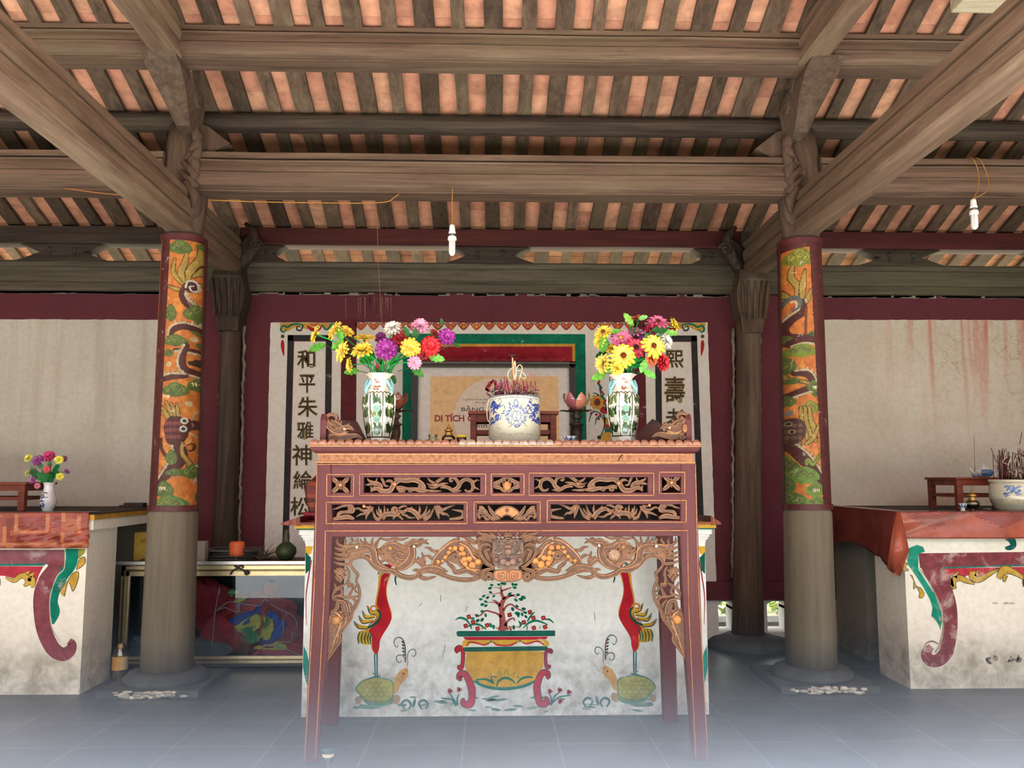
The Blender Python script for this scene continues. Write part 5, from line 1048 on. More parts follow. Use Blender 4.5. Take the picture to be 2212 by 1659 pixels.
for i in range(8): relief(q, [(1095+1.5*math.cos(i*.785), 1102+1.5*math.sin(i*.785)), (1095+6*math.cos(i*.785), 1102+6*math.sin(i*.785))], [2, .8], YPn-.009, k=1, cols=(GOD, GOD, (70, 40, 30)))
for s in (-1, 1):
    X = lambda pts: [(1095+s*a, b_) for a, b_ in pts]
    for pts, w in (([(14, 1121), (24, 1116), (34, 1104), (40, 1092)], [4, 9, 8, 3]), ([(20, 1121), (32, 1120), (42, 1112), (50, 1108)], [4, 8, 7, 3]), ([(40, 1112), (46, 1104), (56, 1100), (62, 1108)], [3, 7, 9, 4]), ([(62, 1094), (54, 1096), (48, 1102)], [3, 7, 4]), ([(36, 1120), (44, 1122), (50, 1114), (60, 1118)], [3, 6, 5, 2]), ([(58, 1122), (62, 1112), (56, 1106)], [3, 7, 4])): relief(q, X(pts), w, YPn)
    curl(q, X([(54, 1103)])[0], 7, 1.5, 1, s, (4, 3, 2), YPn-.004)
q.build('fan_panel', GILT, parent=table)
# the great openwork apron ----------------------------------------------
K = crop(690, 1130, 5.267); YV = YT+.016
def apron(mirror):
    q = M(); f = (lambda pts: [(2*MX-a, b_-2) for a, b_ in K(pts)]) if mirror else K
    rl = lambda pts, w, **k: relief(q, f(pts), [v/5.267 for v in w], YV, **k)
    cu = lambda c, r, tn=1.6, a0=0, w=(6, 5, 3), Y=YV-.006: curl(q, f([c])[0], r/5.267, tn, a0 if not mirror else math.pi-a0, -1 if mirror else 1, w, Y)
    BK_ = (140, 90, 58)
    for pts in ([(1290, 490), (1340, 380), (1440, 280), (1560, 200), (1700, 235), (1830, 330), (1900, 450), (1990, 560), (1850, 600), (1740, 560), (1640, 540), (1570, 470), (1450, 425), (1360, 500)], [(1780, 170), (1995, 185), (1995, 640), (1860, 625), (1835, 400)], [(850, 270), (1050, 235), (1085, 290), (1060, 420), (980, 480), (870, 520), (800, 470), (720, 415), (640, 330), (700, 285)], [(260, 285), (430, 255), (600, 275), (645, 400), (720, 500), (640, 480), (575, 330), (420, 345), (330, 440), (290, 360)], [(110, 1010), (260, 1000), (345, 1060), (300, 1120), (230, 1220), (200, 1340), (110, 1500), (60, 1580), (105, 1300)], [(1150, 570), (1240, 520), (1340, 510), (1450, 580), (1300, 570)]):
        w_ = [(p.x, p.z) for p in [at(a, b_, YV) for a, b_ in f(pts)]]; q.prism_y(w_ if mirror else w_[::-1], YV-.001, YV+.014, BK_)
    # rims
    rl([(350, 470), (365, 505), (400, 550), (432, 590), (418, 660), (440, 720), (455, 790), (445, 870), (410, 950), (372, 1010), (345, 1100), (275, 1190), (228, 1270), (232, 1340), (180, 1410), (100, 1530), (46, 1628)], [20, 26, 30, 34, 28, 30, 32, 34, 36, 40, 40, 40, 40, 44, 50, 40, 8])
    rl([(342, 485), (360, 425), (420, 390), (500, 385), (560, 415), (620, 480), (690, 525), (760, 545), (830, 545), (900, 590), (1000, 622), (1090, 612), (1130, 560), (1090, 535), (1062, 545)], [30, 44, 46, 46, 50, 60, 64, 60, 60, 58, 56, 54, 44, 30, 16])
    rl([(1115, 600), (1180, 630), (1240, 632), (1290, 618), (1330, 606)], [30, 46, 34, 28, 6]); rl([(1150, 560), (1220, 545), (1320, 565), (1420, 600), (1520, 632), (1640, 648), (1760, 640), (1840, 615)], [30, 44, 42, 46, 50, 50, 48, 30])
    rl([(1120, 560), (1200, 520), (1290, 505), (1380, 530), (1460, 555)], [40, 66, 62, 60, 10]); rl([(1440, 430), (1475, 470), (1520, 510), (1545, 560), (1610, 555), (1680, 540), (1770, 575), (1840, 600)], [12, 40, 46, 50, 60, 60, 70, 40])
    cu((1310, 520), 34, 1.5); cu((1150, 570), 30, 1.4, 2)
    # left dragon
    rl([(290, 330), (350, 290), (420, 275), (500, 265), (570, 275), (612, 330), (630, 420), (690, 490), (790, 525)], [60, 76, 74, 50, 60, 96, 90, 70, 40]); rl([(620, 320), (640, 240), (692, 165)], [60, 44, 8]); rl([(600, 290), (592, 230), (606, 165)], [44, 34, 8]); rl([(560, 265), (522, 215), (515, 165)], [36, 28, 6]); rl([(520, 255), (475, 215), (458, 180)], [32, 26, 6]); rl([(440, 250), (425, 205), (440, 172)], [32, 26, 6])
    for pts, w in (([(420, 330), (470, 345), (520, 330), (582, 342)], [20, 22, 20, 8]), ([(400, 360), (470, 375), (530, 362), (590, 385)], [22, 20, 18, 8]), ([(160, 270), (230, 300), (310, 310)], [8, 34, 50]), ([(160, 328), (225, 362), (310, 350)], [8, 34, 50]), ([(158, 385), (235, 410), (320, 390)], [8, 34, 44]), ([(158, 440), (240, 465), (345, 475)], [8, 34, 30]), ([(205, 172), (208, 230), (270, 270), (330, 290)], [10, 30, 40, 50]), ([(280, 170), (296, 215), (285, 250), (330, 270)], [8, 26, 26, 40]), ([(360, 170), (372, 205), (345, 240), (370, 270)], [8, 26, 28, 40]), ([(400, 195), (430, 205), (440, 245)], [8, 24, 20])): rl(pts, w)
    knob(q, f([(428, 272)])[0], 3.2, YV-.012, (232, 222, 206)); cu((310, 330), 40, 1.3, 1)
    # cloud along the rail and the middle phoenix
    rl([(690, 175), (770, 192), (850, 178), (940, 188), (1012, 165)], [20, 34, 34, 30, 10]); rl([(850, 185), (872, 225), (930, 262), (990, 250), (1040, 205)], [20, 36, 40, 44, 30]); rl([(1000, 260), (1050, 215), (1110, 215), (1160, 175)], [30, 60, 56, 14]); rl([(1060, 250), (1120, 250), (1180, 215), (1245, 240)], [70, 60, 44, 8]); rl([(960, 245), (990, 230), (1040, 220)], [10, 30, 40]); rl([(1110, 215), (1150, 200), (1190, 170)], [24, 24, 6]); rl([(1180, 230), (1200, 200), (1240, 190)], [24, 18, 6])
    rl([(1040, 260), (1060, 330), (1040, 400), (1000, 460), (930, 505), (860, 520)], [70, 80, 96, 100, 80, 40])
    for pts, w in (([(690, 300), (760, 262), (850, 250), (930, 290), (1040, 300)], [30, 70, 76, 60, 40]), ([(860, 300), (900, 350), (980, 370), (1040, 350)], [30, 60, 50, 20]), ([(840, 340), (880, 410), (960, 430), (1040, 400)], [30, 60, 50, 20]), ([(820, 330), (850, 400), (900, 460), (980, 470)], [20, 50, 50, 30]), ([(650, 300), (700, 340), (740, 350)], [50, 44, 20]), ([(660, 470), (700, 440), (760, 420), (820, 430), (900, 480)], [10, 30, 34, 34, 30]), ([(1040, 460), (1100, 430), (1160, 470), (1200, 500)], [50, 46, 50, 40]), ([(1110, 385), (1150, 420), (1200, 470)], [8, 40, 30]), ([(1165, 330), (1180, 400), (1200, 450)], [8, 34, 30])): rl(pts, w)
    cu((808, 282), 46, 1.5, 0, (8, 7, 5)); knob(q, f([(806, 284)])[0], 4.5, YV-.014); knob(q, f([(1078, 265)])[0], 3, YV-.016, (232, 222, 206))
    if mirror:
        c0 = f([(905, 375)])[0]
        for i in range(9): relief(q, [c0, (c0[0]+13*math.cos(i*.7), c0[1]+13*math.sin(i*.7))], [6, 7], YV-.016, cols=((206, 170, 138), (222, 190, 160), (160, 120, 92)), k=1)
    # scaly body beside the mask
    rl([(1300, 500), (1340, 420), (1430, 330), (1530, 250), (1600, 220)], [60, 110, 130, 120, 60]); rl([(1560, 260), (1640, 320), (1690, 420), (1770, 470), (1850, 500)], [120, 170, 190, 170, 90]); rl([(1280, 470), (1330, 370), (1420, 270), (1530, 195), (1600, 190)], [20, 30, 34, 32, 20])
    for x, y, r in ((1545, 285, 30), (1490, 285, 24), (1620, 288, 34), (1432, 388, 24), (1352, 436, 22), (1470, 335, 26), (1640, 345, 30), (1650, 410, 34), (1705, 405, 34), (1660, 465, 32), (1740, 480, 44), (1805, 440, 38), (1600, 350, 22), (1400, 430, 18)): knob(q, f([(x, y)])[0], r/5.267, YV-.012, (212, 142, 74))
    cu((1548, 385), 52, 1.8, 0, (7, 6, 4), YV-.014)
    for pts, w in (([(1195, 280), (1250, 288), (1290, 320), (1350, 318)], [8, 34, 36, 30]), ([(1190, 375), (1240, 378), (1280, 405), (1330, 395)], [8, 34, 36, 30]), ([(1570, 195), (1590, 150), (1650, 150), (1710, 200), (1770, 225), (1830, 200)], [16, 44, 60, 60, 50, 30]), ([(1610, 215), (1680, 250), (1740, 320), (1810, 360)], [40, 60, 50, 30]), ([(1840, 215), (1800, 170), (1790, 130)], [40, 40, 6])): rl(pts, w)
    rl([(1960, 300), (1905, 255), (1845, 265), (1822, 330), (1860, 420), (1920, 470), (1990, 510)], [30, 44, 46, 46, 48, 52, 50]); rl([(1900, 290), (1880, 350), (1930, 430), (1985, 470)], [30, 46, 50, 40]); rl([(1950, 320), (1970, 380), (1990, 440)], [40, 50, 40], cols=((214, 128, 66), GOL, (160, 84, 46)))
    rl([(1850, 560), (1870, 610), (1910, 590), (1960, 610)], [30, 90, 100, 60]); cu((1920, 610), 48, 1.7, 2, (8, 7, 5), YV-.012)
    # flowers and leaves of the side bracket
    for a in (-2.5, -2.0, -1.57, -1.1, -.6): rl([(232, 600), (232+55*math.cos(a), 590+60*math.sin(a)), (232+90*math.cos(a), 580+80*math.sin(a))], [30, 34, 8])
    rl([(180, 590), (232, 640), (235, 685)], [40, 60, 10]); rl([(290, 585), (240, 640)], [40, 40])
    for pts, w in (([(300, 500), (330, 550), (330, 620), (300, 680)], [16, 26, 26, 10]), ([(140, 850), (180, 770), (250, 720), (310, 690)], [20, 34, 34, 8]), ([(170, 680), (190, 740), (180, 790)], [8, 26, 20]), ([(330, 640), (330, 720), (370, 700), (380, 760)], [10, 40, 30, 10]), ([(140, 870), (200, 830), (290, 845), (360, 850), (440, 830)], [16, 28, 28, 30, 20]), ([(320, 850), (360, 780), (375, 720)], [30, 30, 8]), ([(370, 850), (410, 900), (380, 960)], [26, 30, 20]), ([(240, 740), (260, 800), (210, 830)], [20, 26, 20]), ([(420, 700), (400, 760), (440, 800)], [20, 20, 12]), ([(125, 990), (160, 1010), (200, 960), (215, 900), (270, 900), (305, 960), (320, 1050), (350, 1080)], [30, 36, 40, 50, 56, 50, 44, 20]), ([(250, 920), (280, 980), (260, 1040)], [40, 46, 20]), ([(150, 880), (200, 870), (240, 900)], [10, 24, 20]), ([(300, 880), (350, 930), (360, 990)], [16, 26, 20])): rl(pts, w)
    rl([(130, 1010), (180, 1090), (160, 1200), (140, 1300), (110, 1440), (60, 1580)], [60, 190, 180, 130, 90, 20]); rl([(290, 1050), (270, 1130), (200, 1220), (190, 1320), (150, 1420)], [60, 80, 70, 60, 20]); knob(q, f([(195, 1110)])[0], 10, YV-.012); cu((160, 1080), 40, 1.4, 0)
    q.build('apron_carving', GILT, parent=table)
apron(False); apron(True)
q = M(); K = crop(950, 1130, 7.9); f = K                        # lion mask in the middle
YM = YT-.004
WD, WL_, WDK = (122, 92, 76), (150, 118, 98), (84, 62, 52)
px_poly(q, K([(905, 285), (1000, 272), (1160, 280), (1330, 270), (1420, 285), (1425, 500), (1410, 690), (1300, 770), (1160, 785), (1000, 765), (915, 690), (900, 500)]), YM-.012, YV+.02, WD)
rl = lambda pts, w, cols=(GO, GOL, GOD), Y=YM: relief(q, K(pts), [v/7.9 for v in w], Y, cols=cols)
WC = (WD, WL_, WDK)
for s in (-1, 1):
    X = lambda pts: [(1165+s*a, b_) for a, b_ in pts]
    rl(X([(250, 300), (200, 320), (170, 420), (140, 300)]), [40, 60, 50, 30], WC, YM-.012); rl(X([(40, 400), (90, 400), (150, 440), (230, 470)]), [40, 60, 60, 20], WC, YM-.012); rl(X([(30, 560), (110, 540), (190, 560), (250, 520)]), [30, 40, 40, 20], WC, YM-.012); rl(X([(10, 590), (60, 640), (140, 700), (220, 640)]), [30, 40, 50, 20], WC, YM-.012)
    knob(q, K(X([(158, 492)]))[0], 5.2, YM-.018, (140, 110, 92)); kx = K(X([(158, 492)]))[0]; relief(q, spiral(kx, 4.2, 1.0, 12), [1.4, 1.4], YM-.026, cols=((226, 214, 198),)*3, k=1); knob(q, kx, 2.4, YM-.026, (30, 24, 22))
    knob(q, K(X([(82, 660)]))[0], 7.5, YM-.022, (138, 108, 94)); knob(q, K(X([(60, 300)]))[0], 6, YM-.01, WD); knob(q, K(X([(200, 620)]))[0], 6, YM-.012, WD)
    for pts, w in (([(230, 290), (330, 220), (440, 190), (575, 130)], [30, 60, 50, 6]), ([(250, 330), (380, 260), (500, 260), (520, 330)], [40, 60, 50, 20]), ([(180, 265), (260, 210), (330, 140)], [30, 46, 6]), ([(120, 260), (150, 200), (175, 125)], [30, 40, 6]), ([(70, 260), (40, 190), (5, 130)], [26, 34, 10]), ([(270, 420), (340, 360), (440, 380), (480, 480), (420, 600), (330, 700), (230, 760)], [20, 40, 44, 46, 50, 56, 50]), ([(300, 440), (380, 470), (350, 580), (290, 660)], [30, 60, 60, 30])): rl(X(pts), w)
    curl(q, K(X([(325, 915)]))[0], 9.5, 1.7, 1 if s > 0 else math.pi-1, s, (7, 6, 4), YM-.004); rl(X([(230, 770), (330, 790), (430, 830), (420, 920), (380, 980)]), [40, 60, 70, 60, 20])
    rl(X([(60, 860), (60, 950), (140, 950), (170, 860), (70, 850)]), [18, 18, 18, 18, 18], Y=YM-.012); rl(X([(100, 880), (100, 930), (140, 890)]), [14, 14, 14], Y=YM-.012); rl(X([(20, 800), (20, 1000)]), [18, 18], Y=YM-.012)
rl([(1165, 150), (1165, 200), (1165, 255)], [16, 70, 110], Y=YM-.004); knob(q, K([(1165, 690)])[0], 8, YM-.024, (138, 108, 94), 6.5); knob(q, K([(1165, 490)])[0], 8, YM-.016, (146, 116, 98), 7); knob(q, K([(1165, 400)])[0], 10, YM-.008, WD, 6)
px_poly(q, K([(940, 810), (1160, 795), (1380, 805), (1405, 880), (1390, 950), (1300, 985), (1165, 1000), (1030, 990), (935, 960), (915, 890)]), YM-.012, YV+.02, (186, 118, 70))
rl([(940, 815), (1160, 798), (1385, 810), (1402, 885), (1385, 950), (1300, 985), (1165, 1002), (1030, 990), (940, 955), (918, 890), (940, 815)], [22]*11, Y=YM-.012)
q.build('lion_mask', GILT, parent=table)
# upturned end boards with carved dragon scrolls -------------------------
def end_board(s, px_):
    p = at(*px_, YT); zt2 = at(px_[0], 893, YT).z; z0 = z(961); x = p.x; q = M()
    q.prism_x([(YT+.01, z0), (YT+.01, zt2-.03), (YT+.03, zt2), (YT+.3, zt2), (YT+.36, zt2-.05), (YT+.6, z0+.04), (YT+.6, z0)], x-.014, x+.014, (112, 46, 50)); b = bevel(q.build('end_board', LACQZ, parent=table), .004)
    return b
end_board(-1, (697, 920)); end_board(1, (1489, 920))
def scroll_dragon(mirror):
    q = M(); Kd = crop(560, 620, 3.95)
    f = (lambda pts: [(2*MX-a+1.5, b_-3) for a, b_ in Kd(pts)]) if mirror else Kd
    rl = lambda pts, w: relief(q, f(pts), [v/3.95 for v in w], YT+.03, d=.05, h=.02)
    for pts, w in (([(575, 1110), (600, 1090), (640, 1090), (660, 1120), (640, 1150)], [20, 30, 30, 24, 10]), ([(575, 1110), (580, 1160), (620, 1200), (680, 1230), (740, 1220)], [30, 60, 70, 80, 60]), ([(600, 1140), (650, 1160), (690, 1190), (720, 1210)], [20, 44, 50, 40]), ([(700, 1215), (760, 1195), (810, 1225)], [50, 44, 8]), ([(740, 1190), (770, 1165)], [30, 8]), ([(690, 1180), (700, 1140)], [30, 8]), ([(580, 1270), (620, 1275), (690, 1290), (760, 1280), (830, 1270), (880, 1300)], [20, 50, 60, 60, 40, 10]), ([(590, 1230), (640, 1250), (700, 1250), (760, 1240)], [12, 30, 40, 20]), ([(575, 1300), (640, 1310), (720, 1305)], [10, 20, 10]), ([(600, 1190), (630, 1240), (680, 1270)], [12, 26, 20]), ([(720, 1240), (740, 1280), (730, 1305)], [30, 40, 20])): rl(pts, w)
    curl(q, f([(640, 1190)])[0], 8, 1.6, 0, 1, (4, 3, 2), YT+.012); curl(q, f([(620, 1285)])[0], 7, 1.5, 0, 1, (4, 3, 2), YT+.012); knob(q, f([(727, 1212)])[0], 2.4, YT+.008, (236, 210, 180))
    if mirror: knob(q, (1479, 925), 6, YT+.01, GO, 10); relief(q, [(1470, 900), (1478, 908), (1480, 918)], [6, 7, 6], YT+.02)
    q.build('dragon_scroll', GILT, parent=table)
scroll_dragon(False); scroll_dragon(True)
# dark soot-coloured scroll boards further back on the table top
for s, pts in ((-1, [(734, 907), (770, 910), (788, 945), (800, 960), (720, 960), (700, 945)]), (1, [(1410, 905), (1425, 912), (1440, 945), (1450, 958), (1362, 958), (1385, 930)])):
    q = M(); Y2 = YB_-.06; q.prism_y([(p.x, p.z) for p in [at(a, b_, Y2) for a, b_ in pts]][::-1], Y2, Y2+.03, (40, 26, 24)); q.build('rear_scroll_board', LACQ_D, parent=table)
# ================================================================== THINGS ON THE TABLE AND ALTARS
ZT = at(1095, 961, YT).z                                     # table top surface
ZAL = 1.012                                                  # cloth on the brick altar
ZS = 1.036                                                   # tops of the side altars
# ---- vases
def hexr(a): a = a % (math.pi/3)-math.pi/6; return .965/math.cos(a)*.98
def canvas_lathe(q, cx, cy, prof, n, cv, rf=None, mi=0):
    rr = [[(cx+r*(rf(2*math.pi*j/n) if rf else 1)*math.cos(2*math.pi*j/n), cy+r*(rf(2*math.pi*j/n) if rf else 1)*math.sin(2*math.pi*j/n), z) for j in range(n)] for r, z in prof]
    def c(i, j):
        p = Vector(rr[i][j])*.5+Vector(rr[min(i+1, len(rr)-1)][(j+1) % n])*.5; return tuple(round(v/4)*4 for v in cv.get(*pix((p.x, cy, p.z))))
    q.grid(rr, c, mi, True, True, False)
def dense(prof, k=10):
    return spl(prof, k)
def big_vase(cx, top, bot, label, seed):
    Y = 4.10; z0 = ZT; zt_ = at(cx, top, Y).z; c = at(cx, (top+bot)/2, Y); k = pxm(Y); X = at(cx, bot, Y).x
    t = thing('flower_vase', (X, Y, z0), label, 'vase', 'hexagonal flower vases on the altar table', 'thing')
    H = zt_-z0; pf = dense([(.6, 0), (.62, .03), (.76, .16), (.92, .36), (1.0, .56), (1.0, .66), (.97, .70), (.78, .76), (.56, .83), (.52, .90), (.66, .96), (.88, 1.0)], 16)
    Rm = 33*k; rng = random.Random(seed); y_ = lambda f: bot-(bot-top)*f
    cv = Canvas(cx-45, top-4, cx+45, bot+6, 3, (226, 228, 216))
    cv.fill([(cx-45, y_(.7)), (cx+45, y_(.7)), (cx+45, top-5), (cx-45, top-5)], (228, 214, 198)); cv.fill([(cx-16, y_(.95)), (cx+16, y_(.95)), (cx+17, y_(.72)), (cx-17, y_(.72))], (240, 230, 216))
    D1, D2, D3, AQ = (38, 62, 32), (66, 92, 46), (110, 128, 70), (140, 176, 160)
    for xc in (-26, 0, 26):
        for yb, n in ((.16, 9), (.40, 10), (.6, 8)):
            for i in range(n):
                x = cx+xc*(1 if yb > .2 else .85)+rng.uniform(-9, 9)*(.6 if xc else 1); y = y_(yb)+rng.uniform(-4, 4); cv.stroke([(x, y+6), (x+rng.uniform(-3, 3), y-2), (x+rng.uniform(-6, 6), y-11)], [4, 3.6, 1], rng.choice([D1, D1, D2, D3]))
    for yb in (.46, .3): cv.dot((cx, y_(yb)), 8, AQ); cv.stroke(spiral((cx, y_(yb)), 6, 1.5, 12), [1.4, 1], (90, 140, 126))
    cv.dot((cx, y_(.12)), 8, (84, 120, 104)); cv.dot((cx-1, y_(.11)), 5, (176, 204, 190))
    for xx in (-33, -13.5, 13.5, 33): cv.stroke([(cx+xx*.72, y_(.02)), (cx+xx, y_(.4)), (cx+xx, y_(.69))], 2.2, (70, 66, 44))
    for x0_ in (-33, -13.5, 13.5):
        for i in range(3): xa = cx+x0_+i*(6.5 if x0_ != -13.5 else 9); w_ = 6.5 if x0_ != -13.5 else 9; cv.stroke([(xa, y_(.69)), (xa+w_/2, y_(.715)), (xa+w_, y_(.69))], 2, (78, 74, 46))
    cv.stroke([(cx-24, y_(.03)), (cx+24, y_(.03))], 3, (70, 74, 50), smooth=False)
    for i in range(26): xx, yy = rng.uniform(-7, 7), rng.choice([rng.uniform(.74, .8), rng.uniform(.74, .8), rng.uniform(.84, .92)]); cv.stroke([(cx+xx-2.5, y_(yy)), (cx+xx, y_(yy+.012)), (cx+xx+2.5, y_(yy))], [1, 1.7, .8], (146, 84, 66))
    q = M(); prof = [(r*Rm, z0+f*H) for r, f in pf]
    canvas_lathe(q, X, Y, prof, 168, cv, hexr); q.lathe(X, Y, [(r*Rm*.94, z0+f*H) for r, f in pf[::-1][:50]], 36, (150, 150, 140), 0, False, hexr); q.lathe(X, Y, [(.02, z0+.001), (.6*Rm, z0)], 36, (120, 110, 90))
    q.build('body', PORC, parent=t)
    for s in (-1, 1):                                          # pale blue beaded handles
        q = M()
        for i in range(6): f = .74+.032*i; q.ball((X+s*Rm*(.80-.04*i+.07*math.sin(i)), Y-.01, z0+f*H), .011, .012, .009, 8, 6, jit((150, 196, 200), .08))
        q.tube([(X+s*Rm*(.86-.12*i/7+.1*math.sin(i*.45)), Y-.004, z0+H*(.72+.2*i/7)) for i in range(8)], .007, 6, (112, 164, 176)); q.build('handle', PORC, parent=t)
    return t, Vector((X, Y, zt_)), Rm
vL, mouthL, RmL = big_vase(817.5, 808, 949, 'white and green porcelain vase holding the left bouquet, on the carved table', 3)
vR, mouthR, RmR = big_vase(1347, 809, 946, 'white and green porcelain vase holding the right bouquet, on the carved table', 5)
# ---- flowers
def frame_of(n):
    n = n.normalized(); u = n.cross(Vector((0, 0, 1)))
    u = u.normalized() if u.length > .05 else Vector((1, 0, 0)); return n, u, n.cross(u)
def petals(q, c, n, Rr, layers, tip=.5, rng=random):
    n, u, v = frame_of(n)
    for cnt, r0, r1, elev, wid, col, curl_ in layers:
        a0 = rng.uniform(0, 6.28)
        for i in range(cnt):
            a = a0+2*math.pi*i/cnt+rng.uniform(-.07, .07); e = elev+rng.uniform(-.1, .1); L_ = r1*rng.uniform(.9, 1.06); d = u*math.cos(a)+v*math.sin(a); sd = u*-math.sin(a)+v*math.cos(a)
            c1 = jit(col, .1); rows = []
            for k, (f, wf) in enumerate(((0, .35), (.35, .8), (.7, 1.0), (.92, .75), (1.0, tip))):
                r = r0+(L_-r0)*f; ee = e-curl_*f*f; p = c+(d*math.cos(ee)+n*math.sin(ee))*r*Rr; w_ = wid*Rr*wf*.5; up_ = (n*math.cos(ee)-d*math.sin(ee))*w_*.45
                rows.append([p-sd*w_+up_, p, p+sd*w_+up_])
            q.grid(rows, lambda i2, j2, c1=c1: c1 if i2 else mixc(c1, (120, 60, 20), .18), 0, True)
def bloom(q, c, n, Rr, kind, col, rng, eye=None):
    dk = mixc(col, (60, 20, 10), .28); lt = mixc(col, (255, 255, 240), .18)
    if kind == 'daisy':
        petals(q, c, n, Rr, [(15, .1, 1.0, .12, .30, col, .1), (13, .1, .82, .38, .28, lt, .1)], .25, rng); e = eye or (200, 150, 40)
        nn = n.normalized(); q.ball(c+nn*Rr*.1, Rr*.17, Rr*.17, Rr*.17, 8, 6, e)
        if eye: petals(q, c+nn*Rr*.05, n, Rr, [(10, .05, .28, .7, .12, mixc(eye, (0, 0, 0), .2), 0)], .5, rng)
    elif kind == 'cup':
        petals(q, c, n, Rr, [(14, .1, 1.0, .45, .32, col, .35), (12, .1, .92, .75, .30, lt, .25), (9, .08, .75, 1.05, .28, col, .2)], .5, rng)
    else:
        petals(q, c, n, Rr, [(13, .1, 1.0, .0, .36, dk, .2), (13, .1, .95, .32, .34, col, .2), (12, .1, .85, .62, .32, lt, .2), (10, .08, .7, .92, .30, col, .25), (7, .05, .52, 1.2, .26, lt, .3)], .65, rng)
def leafmesh(q, c, d, L_, W_, col, rng):
    d = d.normalized(); s = d.cross(Vector((0, -1, .25))).normalized(); n = s.cross(d); rows = []
    for f, w_ in ((0, .12), (.18, .55), (.3, .85), (.38, .6), (.55, .95), (.65, .62), (.82, .6), (1, .05)):
        p = c+d*L_*f-n*L_*.16*f*f; rows.append([p-s*W_*w_*.5+n*W_*.12, p, p+s*W_*w_*.5+n*W_*.12])
    q.grid(rows, lambda i, j: jit(col, .12), 0, True)
GS, GLf, GDk = (30, 142, 62), (76, 142, 48), (34, 84, 36)
def bouquet(flowers, mouth, K, s, Yc, group, grp_stem, leaves, spread, seed):
    rng = random.Random(seed); fl = []
    for (cx, cy, d, kind, col, nv, dy, label, eye) in flowers:
        px, py = K([(cx, cy)])[0]; c = at(px, py, Yc+dy); Rr = d/s*pxm(Yc)*.5; n = Vector((nv[0], -abs(nv[2]) if nv[2] >= 0 else -nv[2], nv[1]))
        t = thing('artificial_flower', tuple(c), label, 'flower', group, 'thing'); q = M(); bloom(q, c, n, Rr, kind, col, rng, eye); q.build('bloom', PETAL, parent=t)
        q = M(); m0 = Vector((mouth.x+rng.uniform(-1, 1)*spread, mouth.y+rng.uniform(-.6, .6)*spread, mouth.z-.06)); m1 = mouth+Vector((m0.x-mouth.x, m0.y-mouth.y, .02)); b_ = c-n.normalized()*Rr*.12
        pth = spl([tuple(m0), tuple(m1+(b_-m1)*.25+Vector((0, 0, .01))), tuple(m1+(b_-m1)*.7+Vector((0, 0, .012))), tuple(b_-n.normalized()*Rr*.25), tuple(b_)], 4)
        q.tube(pth, .0032, 6, jit(GS, .15)); q.ball(b_, Rr*.16, Rr*.16, Rr*.16, 8, 5, GDk); q.build('stem', PETAL, parent=t); fl.append((t, c, px, py))
    for (cx, cy, L_, ang, col) in leaves:
        px, py = K([(cx, cy)])[0]; c = at(px, py, Yc+rng.uniform(-.04, .02)); t = min(fl, key=lambda f: (f[2]-px)**2+(f[3]-py)**2)[0]; q = M(); Ls = L_/s*pxm(Yc); d = Vector((math.cos(ang), -.35, math.sin(ang)))
        leafmesh(q, c-d.normalized()*Ls*.4, d, Ls, Ls*.62, col, rng); tgt = Vector(mouth); st = c-d.normalized()*Ls*.4; q.tube([tuple(st), tuple(st+(tgt-st)*.45+Vector((0, .015, -.004)))], .0018, 5, GDk); q.build('leaf', PETAL, parent=t)
Yw, WH, PK, MG, PU, RDf, CRm, ORf = (246, 210, 66), (246, 242, 232), (232, 150, 186), (206, 84, 138), (142, 32, 134), (206, 26, 38), (178, 34, 62), (206, 92, 40)
K = crop(560, 620, 3.95); BK = (112, 44, 18)
